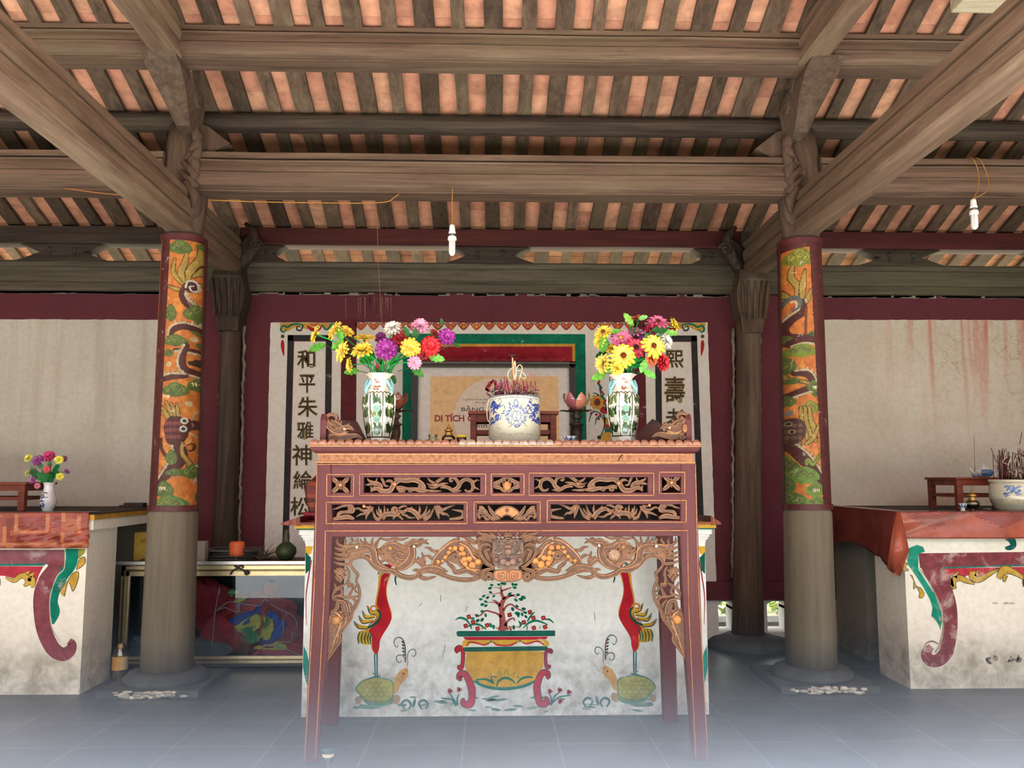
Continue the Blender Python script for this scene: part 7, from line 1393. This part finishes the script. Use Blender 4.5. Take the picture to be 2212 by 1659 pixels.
sticks(XR2, Yu, ZS+.012+HR2, RR2*1.0, 120, .06, .2, [(96, 44, 52), (70, 44, 44), (120, 70, 70), (84, 60, 52), (140, 110, 96)], 'incense_stubs', 'dense dark incense stubs bristling from the right side altar urn', 41, .0022)
q = M(); rng = random.Random(43)
for i in range(26):
    c = Vector((XR2+rng.gauss(0, .055), Yu-.05+rng.uniform(-.05, .02), ZS+HR2+.02+rng.uniform(0, .15))); r = rng.uniform(.02, .06); a0 = rng.uniform(0, 6.28); ax = rng.uniform(.5, 1); q.tube([(c.x+r*ax*math.cos(a0+j*.4), c.y-.015*math.sin(j), c.z+r*math.sin(a0+j*.4)) for j in range(rng.randint(5, 13))], .0024, 5, jit((206, 196, 180), .12))
tag(q.build('incense_curls', GENERIC), 'pale burnt incense curls tangled over the right side altar urn', 'incense', None, 'stuff')
single_stick((2153, 1000), (2141, 968), Yu-.06, .003, (110, 90, 76), 'dark incense stick leaning left at the right side altar urn'); single_stick((2203, 960), (2207, 934), Yu, .0026, (104, 78, 60), 'tall incense stick leaning right above the right side altar urn'); single_stick((2106, 1022), (2104, 938), 5.75, .0018, (134, 116, 84), 'thin lone incense stick standing by the teapot on the right side altar')
oil_lamp(2101, 1095, 5.36, ZS, 'small oil lamp on the right side altar, left of the urn', 1.25)
cup_blue(2071, 5.32, ZS, 'blue and white cup on the right side altar, left of the oil lamp', .03, .05)
Xt, Yt2, zt2 = at(2125, 1020, 5.85).x, 5.85, at(2080, 1031, 5.66).z; t = thing('teapot', (Xt, Yt2, zt2), 'blue and white teapot on the stool of the right side altar', 'teapot', kind='thing')
q = M(); q.lathe(Xt, Yt2, [(.03, zt2), (.05, zt2+.01), (.062, zt2+.03), (.055, zt2+.052), (.03, zt2+.062)], 24, lambda i, j: (70, 104, 156) if (j in (15, 16, 17, 18, 19, 20) and i in (1, 2)) else (206, 212, 212)); q.build('body', PORC, parent=t)
q = M(); q.lathe(Xt, Yt2, [(.034, zt2+.06), (.03, zt2+.068), (.008, zt2+.075), (.01, zt2+.085), (.003, zt2+.09)], 18, (214, 216, 214)); q.build('lid', PORC, parent=t)
q = M(); q.tube([(Xt-.05, Yt2, zt2+.02), (Xt-.08, Yt2, zt2+.035), (Xt-.1, Yt2, zt2+.062)], [.014, .01, .008], 8, (206, 212, 212)); q.build('spout', PORC, parent=t)
q = M(); q.tube(spl([(Xt+.055, Yt2, zt2+.05), (Xt+.09, Yt2, zt2+.045), (Xt+.085, Yt2, zt2+.02), (Xt+.055, Yt2, zt2+.015)], 4), .005, 6, (206, 212, 212)); q.build('handle', PORC, parent=t)
Xs = Xt-.115; q = M(); q.lathe(Xs, Yt2-.09, [(.012, zt2), (.02, zt2+.01), (.024, zt2+.022)], 16, (130, 150, 180)); tag(q.build('tea_cup', PORC), 'tiny blue cup beside the teapot spout on the right side altar', 'cup', kind='thing')
p = at(293, 1096, 6.3); q = M(); q.box(p.x-.07, p.x+.07, 6.25, 6.33, ZS, ZS+.03, (44, 36, 32)); q.box(p.x-.1, p.x-.06, 6.25, 6.33, ZS, ZS+.014, (44, 36, 32)); tag(bevel(q.build('wood_block', W_DARK), .004), 'small dark wooden block at the back of the left side altar, near the column', 'block', kind='thing')
# ================================================================== GLASS CASE AND ITS CLUTTER
YG = 5.75
cx0, cx1 = at(257, 1330, YG).x, -1.06; cz0, cz1 = .045, at(400, 1214, YG).z; cd_ = .36
case = thing('glass_case', ((cx0+cx1)/2, YG+cd_/2, 0), 'gold framed glass case full of folded flags, behind the left column', 'display case', kind='thing')
Kc = crop(240, 1120, 4.88)
def bar(q, x0, x1, y0, y1, z0, z1, c): q.box(x0, x1, y0, y1, z0, z1, c)
GD, GDd = (214, 198, 158), (120, 106, 74)
zt_, zb_ = at(400, 1221, YG).z, cz0
for nm, a in (('frame', (cx0, cx0+.055, zb_, zt_)), ('frame', (cx1-.055, cx1, zb_, zt_)), ('frame', (cx0, cx1, zt_-.07, zt_)), ('frame', (cx0, cx1, zb_, zb_+.045))):
    q = M(); q.box(a[0], a[1], YG, YG+.03, a[2], a[3], GD)
    if a[1]-a[0] > .3:
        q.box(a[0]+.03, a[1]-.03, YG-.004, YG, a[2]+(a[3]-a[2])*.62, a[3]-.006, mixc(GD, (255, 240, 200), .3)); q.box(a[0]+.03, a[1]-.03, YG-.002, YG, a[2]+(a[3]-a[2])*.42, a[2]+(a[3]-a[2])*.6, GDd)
    else:
        q.box(a[0]+.016, a[0]+.03, YG-.003, YG, a[2]+.03, a[3]-.03, GDd)
    bevel(q.build(nm, METAL, parent=case), .003)
for x in (cx0, cx1-.03):
    q = M(); q.box(x, x+.03, YG+cd_-.03, YG+cd_, zb_, zt_, GDd); q.build('frame', METAL, parent=case)
q = M(); q.box(cx0+.04, cx1-.04, YG+.012, YG+.016, zb_+.03, zt_-.05); q.build('glass_pane', PANE, parent=case)
q = M(); q.box(cx0+.01, cx1, YG+cd_-.02, YG+cd_-.005, zb_, zt_, (52, 62, 74)); q.box(cx0, cx1, YG+.01, YG+cd_, zb_-.02, zb_, (60, 54, 48)); q.box(cx0+.004, cx0+.012, YG+.03, YG+cd_, zb_, zt_, (50, 58, 68)); q.build('back_panel', GENERIC, parent=case)
q = M(); q.box(cx0-.03, cx1, YG-.02, YG+cd_+.04, zt_, cz1-.008, (92, 70, 58)); q.build('top_board', W_BEAM_X, parent=case)
q = M(); q.box(cx0-.045, cx1, YG-.03, YG-.012, cz1-.014, cz1+.006, (230, 232, 236)); q.build('edge_strip', STEEL, parent=case)
for x in (cx0+.03, cx1-.08): 
    for y in (YG+.03, YG+cd_-.06): q = M(); q.box(x, x+.03, y, y+.03, 0, zb_-.02, (60, 54, 48)); q.build('foot', GENERIC, parent=case)
q = M()
for pts in ([(1300, 500), (1340, 520), (1380, 540), (1430, 575)], [(1345, 525), (1290, 545), (1255, 590)], [(1330, 515), (1370, 500), (1395, 520)]): q.tube([tuple(at(a, b_, YG-.012)) for a, b_ in spl(Kc(pts), 4)], .006, 6, (44, 36, 34))
c = at(*Kc([(1430, 572)])[0], YG-.012); q.tube([(c.x+.012*math.cos(a), c.y, c.z+.012*math.sin(a)) for a in [.6*i for i in range(12)]], .006, 6, (44, 36, 34)); q.build('latch_wire', GENERIC, parent=case)
zc0 = zb_+.002
rng = random.Random(61)
def heap(px, py, rx, ry, col, label, Y, seed, name='folded_flag', cat='flag', pat=None):
    rg = random.Random(seed); c = at(px, py, Y); k = pxm(Y); q = M(); ph_ = [(rg.uniform(2, 6), rg.uniform(2, 7), rg.uniform(0, 6), rg.uniform(.03, .09)) for _ in range(7)]; n, m_ = 36, 20; rr = []
    for i in range(m_+1):
        b_ = -math.pi/2+math.pi*i/m_; r_ = []
        for j in range(n):
            a = 2*math.pi*j/n; d = 1+sum(w_*math.sin(u_*a*1.0 if False else int(u_)*a+v_*b_+p_) for u_, v_, p_, w_ in ph_); kx = max(math.cos(b_), .02)
            r_.append((c.x+rx*k*kx*math.cos(a)*d, c.y+min(rx, ry)*k*.55*kx*math.sin(a)*d, max(zc0, c.z+ry*k*math.sin(b_)*d)))
        rr.append(r_)
    cf_ = (lambda i, j: pat(i/m_, j/n)) if pat else (lambda i, j: col)
    q.grid(rr, cf_, 0, True, True, True); tag(q.build(name, FABRIC), label, cat, 'flags folded inside the glass case', 'thing')
def sheet(corners, col, label, Y, seed, amp=.012, name='folded_flag'):
    rg = random.Random(seed); P4 = [at(a, b_, Y) for a, b_ in Kc(corners)]; q = M(); n = 18; rr = []; f1, f2, p1 = rg.uniform(2, 4), rg.uniform(5, 9), rg.uniform(0, 6)
    for i in range(n+1):
        u = i/n; r_ = []
        for j in range(n+1):
            v = j/n; a = P4[0].lerp(P4[1], v); b_ = P4[3].lerp(P4[2], v); p = a.lerp(b_, u); w_ = amp*(math.sin(f1*v*3.1+p1+u*2)+.5*math.sin(f2*(v+u*.4)*3.1))
            r_.append((p.x+w_*.4, p.y+w_+.06*u*(1-u), max(zc0+.003, p.z+w_*.5)))
        rr.append(r_)
    q.grid(rr, col if callable(col) else (lambda i, j: col), 0, True); o = q.build(name, FABRIC); sd = o.modifiers.new('thick', 'SOLIDIFY'); sd.thickness = .006; tag(o, label, 'flag', 'flags folded inside the glass case', 'thing')
RD1, RD2, BLf, YLf, GNf = (232, 84, 84), (196, 66, 70), (58, 98, 200), (246, 232, 90), (56, 164, 86)
heap(440, 1300, 62, 46, RD2, 'dark red flag heaped behind the column, upper left in the glass case', 5.97, 1); heap(540, 1345, 105, 56, (206, 70, 74), 'broad red flag heap filling the back of the glass case', 5.98, 2)
heap(486, 1362, 46, 36, RD1, 'bright red bundled flag low in the middle of the glass case', 5.93, 3); heap(530, 1388, 26, 24, (176, 104, 80), 'brown bundle beside the red one at the bottom of the case', 5.92, 4, 'cloth_bundle', 'bundle'); heap(622, 1370, 42, 50, (190, 72, 76), 'dark red flag pressed against the right end of the case', 5.95, 5)
heap(603, 1408, 56, 20, (230, 74, 82), 'red flag with a yellow fold at the bottom right of the case', 5.86, 6, pat=lambda u, v: YLf if u > .55 and .58 < v < .78 else (230, 74, 82)); heap(440, 1404, 58, 22, (150, 146, 140), 'grey rag heap at the bottom left of the glass case', 5.9, 7, 'rag', 'rag'); heap(292, 1404, 34, 26, (130, 140, 152), 'grey plastic bag at the far left inside the glass case', 5.95, 8, 'plastic_bag', 'bag')
sheet([(1240, 1070), (1570, 905), (1640, 1010), (1300, 1160)], BLf, 'blue flag stripe draped over the middle of the case', 5.86, 11); sheet([(1650, 950), (1840, 1080), (1780, 1260), (1580, 1350)], BLf, 'blue flag end hanging at the right of the yellow one', 5.85, 12)
sheet([(1305, 1130), (1545, 990), (1610, 1130), (1400, 1230)], YLf, 'yellow flag fold below the blue stripe in the case', 5.845, 13); sheet([(1620, 1000), (1735, 1130), (1670, 1270), (1555, 1265)], YLf, 'yellow flag tip pointing right in the glass case', 5.835, 14); sheet([(1380, 1160), (1530, 1120), (1570, 1290), (1460, 1325)], GNf, 'green flag patch in the centre of the glass case', 5.84, 15); sheet([(1640, 1030), (1670, 1080), (1620, 1150), (1590, 1150)], GNf, 'small green flag patch between two yellow folds', 5.825, 16, .004)
sheet([(1580, 900), (1660, 920), (1610, 1080), (1560, 1250)], (216, 80, 72), 'long red pennant hanging down over the yellow flag', 5.82, 17, .006); sheet([(1230, 850), (1620, 860), (1500, 960), (1220, 1000)], RD1, 'red flag fold across the top of the heap in the case', 5.86, 18); sheet([(1310, 850), (1430, 820), (1400, 880), (1300, 885)], YLf, 'small yellow flag corner on top of the heap', 5.82, 19, .004); sheet([(940, 1000), (1060, 940), (1010, 1000), (950, 1010)], (190, 190, 70), 'thin yellow flag fold at the left, just right of the column', 5.9, 20, .004)
sheet([(1520, 1430), (1620, 1330), (1900, 1360), (1990, 1440)], (220, 80, 88), 'red flag spread along the bottom right of the case', 5.84, 21, .01)
c = at(*Kc([(1690, 750)])[0], 5.96); q = M(); q.ball(tuple(c), .05, .05, .055, 14, 10, (206, 66, 56)); q.ball((c.x, c.y, c.z+.055), .018, .018, .008, 8, 5, (60, 40, 30)); q.tube([(c.x, c.y, c.z-.05), (c.x+.01, c.y, c.z-.12)], .006, 6, (170, 50, 50)); q.tube([(c.x, c.y, c.z+.06), (c.x, c.y, zt_-.002)], .002, 5, (90, 60, 50)); tag(q.build('paper_lantern', FABRIC), 'round orange red paper lantern hanging at the upper right in the case', 'lantern', kind='thing')
c = at(*Kc([(1280, 775)])[0], 5.97); q = M(); q.ball(tuple(c), .045, .04, .022, 12, 8, (150, 190, 120)); q.ball((c.x, c.y, c.z-.02), .03, .03, .02, 10, 6, (120, 150, 90)); q.tube([(c.x, c.y, c.z), (c.x, c.y, zt_-.002)], .002, 5, (90, 100, 70)); tag(q.build('glass_ornament', PORC), 'pale green shiny ornament hanging in the upper middle of the case', 'ornament', kind='thing')
cords = [('longest white flag cord hanging straight down in the case, with a pointed tip', [(1140, 750), (1120, 850), (1095, 1000), (1085, 1120), (1060, 1370)], 6), ('white flag cord looping over the red fold in the middle', [(1085, 985), (1200, 940), (1340, 990), (1350, 890), (1330, 960), (1325, 900)], 5), ('white flag cord across the upper red fold', [(1120, 960), (1240, 880), (1400, 900), (1550, 920), (1620, 855), (1660, 880)], 5), ('white flag cord trailing at the right end of the heap', [(1680, 900), (1800, 970), (1900, 1010), (1960, 1100), (1940, 1180)], 4), ('white flag cord zigzagging at the lower right', [(1660, 1350), (1780, 1310), (1900, 1290), (1910, 1200), (1960, 1240)], 5), ('white flag cord edging the bottom right red flag', [(1510, 1440), (1640, 1340), (1820, 1370), (1990, 1440)], 4), ('white flag cord at the far left by the plastic bag', [(240, 1260), (300, 1300), (345, 1340)], 5), ('white flag cord hanging at the right of the blue flag', [(1850, 1000), (1810, 1080), (1820, 1180), (1790, 1240)], 4)]
for lb, pts, w_ in cords:
    q = M(); q.tube([tuple(Vector((p.x, p.y, max(p.z, zc0+.01)))) for p in [at(a, b_, 5.80) for a, b_ in spl(Kc(pts), 5)]], w_*.0006, 6, (206, 200, 196))
    if w_ == 6: p = at(*Kc([(1140, 760)])[0], 5.80); q.ball(tuple(p), .006, .006, .022, 8, 6, (206, 200, 196))
    tag(q.build('flag_cord', GENERIC), lb, 'cord', 'white cords among the flags', 'thing')
# things lying on the case -----------------------------------------------
zt2 = cz1-.008
Yo = YG+.10; p = at(511, 1200, Yo); t = thing('orange_lamp', (p.x, Yo, zt2), 'orange drum shaped lamp head on a black foot, on top of the glass case', 'lamp', kind='thing')
z1_ = at(511, 1170, Yo).z; q = M(); q.lathe(p.x, Yo, [(.03, zt2), (.03, zt2+.012), (.022, zt2+.03), (.026, zt2+.04)], 20, (30, 28, 28)); q.build('foot', GENERIC, parent=t)
q = M(); q.lathe(p.x, Yo, [(.03, zt2+.035), (.046, zt2+.04), (.05, zt2+.06), (.05, z1_-.012), (.044, z1_), (.02, z1_+.003)], 24, (226, 108, 62)); q.build('cap', GENERIC, parent=t)
q = M()
for k in range(4):
    Xc, rr_ = at(500, 1190, YG+.2).x, (.17, .16, .15, .165)[k]; q.tube([(Xc+rr_*math.cos(a)+.01*k, YG+.2+rr_*.75*math.sin(a), zt2+.012+.02*k+.004*math.sin(3*a)) for a in [i*.21 for i in range(31)]], .012, 7, jit((58, 54, 50), .15))
for i in range(70): a = i*.0897; q.ball((Xc+.17*math.cos(a), YG+.2+.128*math.sin(a), zt2+.072), .013, .009, .008, 6, 4, (92, 88, 82))
tag(q.build('rope_coil', GENERIC), 'dark braided rope coil lying on the glass case behind the orange lamp', 'rope', kind='thing')
Yo = YG+.2; p = at(618, 1190, Yo); q = M(); zg = zt2; q.lathe(p.x, Yo, [(.02, zg), (.05, zg+.012), (.07, zg+.05), (.066, zg+.085), (.04, zg+.11), (.02, zg+.125), (.022, zg+.16), (.016, zg+.2), (.005, zg+.205)], 24, lambda i, j: (52, 68, 40) if i < 5 else (72, 70, 52)); tag(q.build('bottle_gourd', GENERIC), 'dark green round bottle gourd with a neck on the glass case, beside the altar', 'gourd', kind='thing')
q = M(); rg = random.Random(5); c = at(575, 1195, YG+.2)
for i in range(60):
    d = Vector((rg.gauss(0, .05), rg.gauss(0, .03), abs(rg.gauss(.03, .03)))); q.tube([(c.x-d.x*.4, c.y, zt2+.004), (c.x+d.x*.4, c.y+d.y, zt2+.004+d.z*.7), (c.x+d.x, c.y+d.y, zt2+.006+d.z)], .0022, 4, jit((96, 84, 66), .25))
tag(q.build('dry_twigs', GENERIC), 'tuft of dry twigs and roots lying left of the green gourd', 'twigs', None, 'stuff')
a, b_ = at(421, 1169, YG+.06), at(443, 1208, YG+.06); q = M(); q.box(a.x, b_.x, YG+.05, YG+.12, zt2, a.z, (150, 142, 134)); tag(bevel(q.build('wood_offcut', GENERIC), .003), 'grey upright wood offcut on the glass case, right beside the column', 'wood block', kind='thing')
Yo = YG+.2; a, b_ = at(291, 1150, Yo), at(330, 1197, Yo); t = thing('yellow_box', ((a.x+b_.x)/2, Yo, zt2), 'yellow cardboard box on the glass case, half hidden by the left column', 'box', kind='thing'); q = M(); q.box(a.x, b_.x, Yo, Yo+.1, zt2, a.z, (214, 176, 72)); q.build('carton', GENERIC, parent=t)
P = Paint(Yo, .0008); fr_ = (90, 66, 34)
P.stroke([(305, 1166), (325, 1163)], 1, fr_, 0, smooth=False); P.stroke([(305, 1172), (325, 1170)], 1, fr_, 0, smooth=False); P.stroke([(305, 1166), (305, 1172)], 1, fr_, 0, smooth=False)
for x in (309, 313, 318, 322): P.stroke([(x, 1167), (x+1.5, 1170)], 1.2, fr_, 1, smooth=False)
P.m.build('printed_mark', PAINT, parent=t)
q = M(); p = at(311, 1205, YG+.03); q.ball((p.x, YG+.03, zt2+.014), .028, .02, .014, 10, 6, (70, 66, 62)); q.box(p.x-.05, p.x-.02, YG+.02, YG+.04, zt2, zt2+.01, (70, 66, 62)); tag(q.build('padlock', GENERIC), 'small dark metal fitting on the case front, left of the column', 'fitting', kind='thing')
# bottle on the floor by the left altar ------------------------------------
p = onz(251, 1474, 0); Xb, Yb = p.x, p.y+.045; Hb = at(258, 1391, Yb).z; t = thing('plastic_bottle', (Xb, Yb, 0), 'plastic bottle with amber liquid on the floor between left altar and glass case', 'bottle', kind='thing')
q = M(); pf = dense([(.04, 0), (.048, .02), (.047, .1), (.044, .13), (.047, .16), (.03, .205), (.016, .225), (.016, Hb-.02)], 4); q.lathe(Xb, Yb, pf, 24, (220, 210, 190)); q.build('body', BOTTLEG, parent=t)
q = M(); q.lathe(Xb, Yb, [(.005, .004), (.043, .01), (.043, .1), (.005, .101)], 20, (120, 96, 60)); q.build('liquid', GENERIC, parent=t)
q = M(); q.lathe(Xb, Yb, [(.0485, .07), (.0485, .15)], 24, lambda i, j: (206, 150, 70) if 12 < j < 20 else (190, 170, 130), 0, False); q.build('label', GENERIC, parent=t)
q = M(); q.lathe(Xb, Yb, [(.018, Hb-.026), (.018, Hb-.002), (.014, Hb), (.003, Hb)], 18, (232, 214, 190)); q.build('cap', GENERIC, parent=t)
# jar near the table's left leg --------------------------------------------
Yj = 3.42; p = at(709, 1620, Yj); zj = at(709, 1612, Yj).z; t = thing('glass_lamp_jar', (p.x, Yj, 0), 'small glass jar with a dark cap on the floor near the left table leg', 'jar', kind='thing'); k = pxm(Yj)
q = M(); q.lathe(p.x, Yj, [(.03, 0), (.034, .01), (.034, zj*.42), (6.5*k, zj-36*k), (9*k, zj-27*k), (13.5*k, zj-9*k)], 24, (210, 226, 224)); q.build('body', CLEAR, parent=t)
q = M(); q.lathe(p.x, Yj, [(13.5*k, zj-12*k), (15*k, zj-10*k), (15*k, zj-3*k), (13*k, zj), (2*k, zj)], 24, (66, 84, 92)); q.build('cap', GENERIC, parent=t)
q = M(); q.lathe(p.x, Yj, [(11.5*k, zj-20*k), (12.6*k, zj-13*k)], 24, (206, 190, 160), 0, False); q.build('label', GENERIC, parent=t)
# bulbs and wires -----------------------------------------------------------
def bulb(px, top, bot, Y, cordpts, label):
    p = at(px, top, Y); zT, zB = p.z, at(px, bot, Y).z; H = zT-zB; X = p.x; t = thing('hanging_bulb', (X, Y, zB), label, 'light bulb', 'hanging compact fluorescent bulbs', 'thing')
    q = M(); q.lathe(X, Y, [(.004, zT), (.015, zT-.004), (.018, zT-.02), (.019, zT-H*.22), (.022, zT-H*.24), (.022, zT-H*.3), (.016, zT-H*.31)], 18, (228, 230, 234)); q.build('socket', TUBEW, parent=t)
    q = M(); q.lathe(X, Y, [(.016, zT-H*.31), (.0165, zT-H*.34), (.016, zT-H*.37)], 18, (120, 122, 126)); q.build('collar', STEEL, parent=t)
    q = M(); q.lathe(X, Y, [(.016, zT-H*.37), (.026, zT-H*.40), (.028, zT-H*.5), (.024, zT-H*.53), (.004, zT-H*.535)], 20, (228, 230, 234)); q.build('ballast', TUBEW, parent=t)
    for a in (.4, 1.45, 2.5):
        q = M(); d = Vector((math.cos(a), math.sin(a), 0))*.014; pts = [(-1, .52), (-1, .7), (-1, .93), (-.6, .985), (0, 1), (.6, .985), (1, .93), (1, .7), (1, .52)]
        q.tube([(X+d.x*u, Y+d.y*u, zT-H*v) for u, v in pts], .0068, 8, (240, 240, 244)); q.build('tube', TUBEW, parent=t)
    for cp in cordpts: q = M(); q.tube(spl(cp, 5), .0028, 6, (176, 130, 52)); q.build('cord', GENERIC, parent=t)
pC = at(977, 485, 5.15); bulb(977, 485, 551, 5.15, [[(pC.x, 5.15, pC.z), (pC.x-.002, 5.15, pC.z+.12), (pC.x, 5.16, 3.045), (pC.x, 5.26, 3.09)]], 'white compact bulb hanging on a cord from the middle tie beam')
pR = at(2102, 430, 5.12); zz_ = pR.z
bulb(2102, 430, 494, 5.12, [[(pR.x, 5.12, zz_), (pR.x+.05, 5.14, zz_+.08), (pR.x+.07, 5.165, zz_+.2), (pR.x+.05, 5.175, 3.27), (pR.x+.055, 5.22, 3.3)], [(pR.x, 5.12, zz_), (pR.x+.1, 5.13, zz_+.06), (pR.x+.13, 5.165, zz_+.16), (pR.x+.1, 5.175, 3.26), (pR.x+.09, 5.22, 3.3)]], 'white compact bulb hanging from two yellow cord loops over the right tie beam')
q = M(); pts = [(448, 432), (560, 436), (680, 438), (780, 439), (835, 436), (850, 428), (862, 419)]
q.tube([tuple(p) for p in [at(a, b_, 5.19) for a, b_ in spl(pts, 5)]], .0032, 6, (176, 128, 50)); tag(q.build('electric_wire', GENERIC), 'yellow electric wire stretched from the left column under the middle tie beam', 'wire', 'yellow electric wires', 'thing')
q = M(); q.tube([tuple(p) for p in [at(a, b_, 5.19) for a, b_ in spl([(140, 407), (200, 415), (260, 421), (330, 424)], 5)]], .003, 6, (176, 110, 60)); tag(q.build('electric_wire', GENERIC), 'thin orange wire running left of the left column under the tie beam', 'wire', 'yellow electric wires', 'thing')
q = M(); a, b_ = at(813, 438, 5.19), at(826, 705, 6.2)
q.tube(spl([tuple(at(813, 438, 5.19)), tuple(at(816, 520, 5.2)), tuple(at(819, 600, 5.21)), tuple(at(826, 705, 5.22))], 5), .0016, 5, (140, 96, 60)); tag(q.build('hanging_thread', GENERIC), 'thin brown thread hanging from the yellow wire down to the left bouquet', 'thread', kind='thing')
# ================================================================== HAZE volume added low in front, standing in for lens veiling
m = bpy.data.materials.new('low lens veil haze'); m.use_nodes = True; t = m.node_tree; t.nodes.clear(); N = lambda ty, **k: _nd(t, ty, k); L = t.links.new
out = N('ShaderNodeOutputMaterial'); vs = N('ShaderNodeVolumeScatter'); vs.inputs['Color'].default_value = (.22, .255, .315, 1); vs.inputs['Anisotropy'].default_value = -.3
geo = N('ShaderNodeNewGeometry'); sx = N('ShaderNodeSeparateXYZ'); L(geo.outputs['Position'], sx.inputs[0])
mr = N('ShaderNodeMapRange'); L(sx.outputs[2], mr.inputs[0]); mr.inputs[1].default_value = SMZ = .8; mr.inputs[2].default_value = 0.0
pw = N('ShaderNodeMath', operation='POWER', i_1=1.6); L(mr.outputs[0], pw.inputs[0])
my = N('ShaderNodeMapRange'); L(sx.outputs[1], my.inputs[0]); my.inputs[1].default_value = 3.8; my.inputs[2].default_value = 2.8
mu = N('ShaderNodeMath', operation='MULTIPLY'); L(pw.outputs[0], mu.inputs[0]); L(my.outputs[0], mu.inputs[1])
mp = N('ShaderNodeMapping'); tc = N('ShaderNodeTexCoord'); L(tc.outputs['Object'], mp.inputs[0]); n = noise(N, L, mp, 1.1, 2, .5); md = N('ShaderNodeMapRange'); L(n.outputs[0], md.inputs[0]); md.inputs[1].default_value = .3; md.inputs[2].default_value = .7; md.inputs[3].default_value = .7; md.inputs[4].default_value = 1.25
m2 = N('ShaderNodeMath', operation='MULTIPLY'); L(mu.outputs[0], m2.inputs[0]); L(md.outputs[0], m2.inputs[1]); m3 = N('ShaderNodeMath', operation='MULTIPLY', i_1=1.78); L(m2.outputs[0], m3.inputs[0]); L(m3.outputs[0], vs.inputs['Density']); L(vs.outputs[0], out.inputs['Volume'])
q = M(); q.box(-4.8, 4.8, 1.5, 3.82, .004, SMZ); o = tag(q.build('smoke', m), 'thin bluish smoke lying low over the floor in front', 'smoke', None, 'stuff')
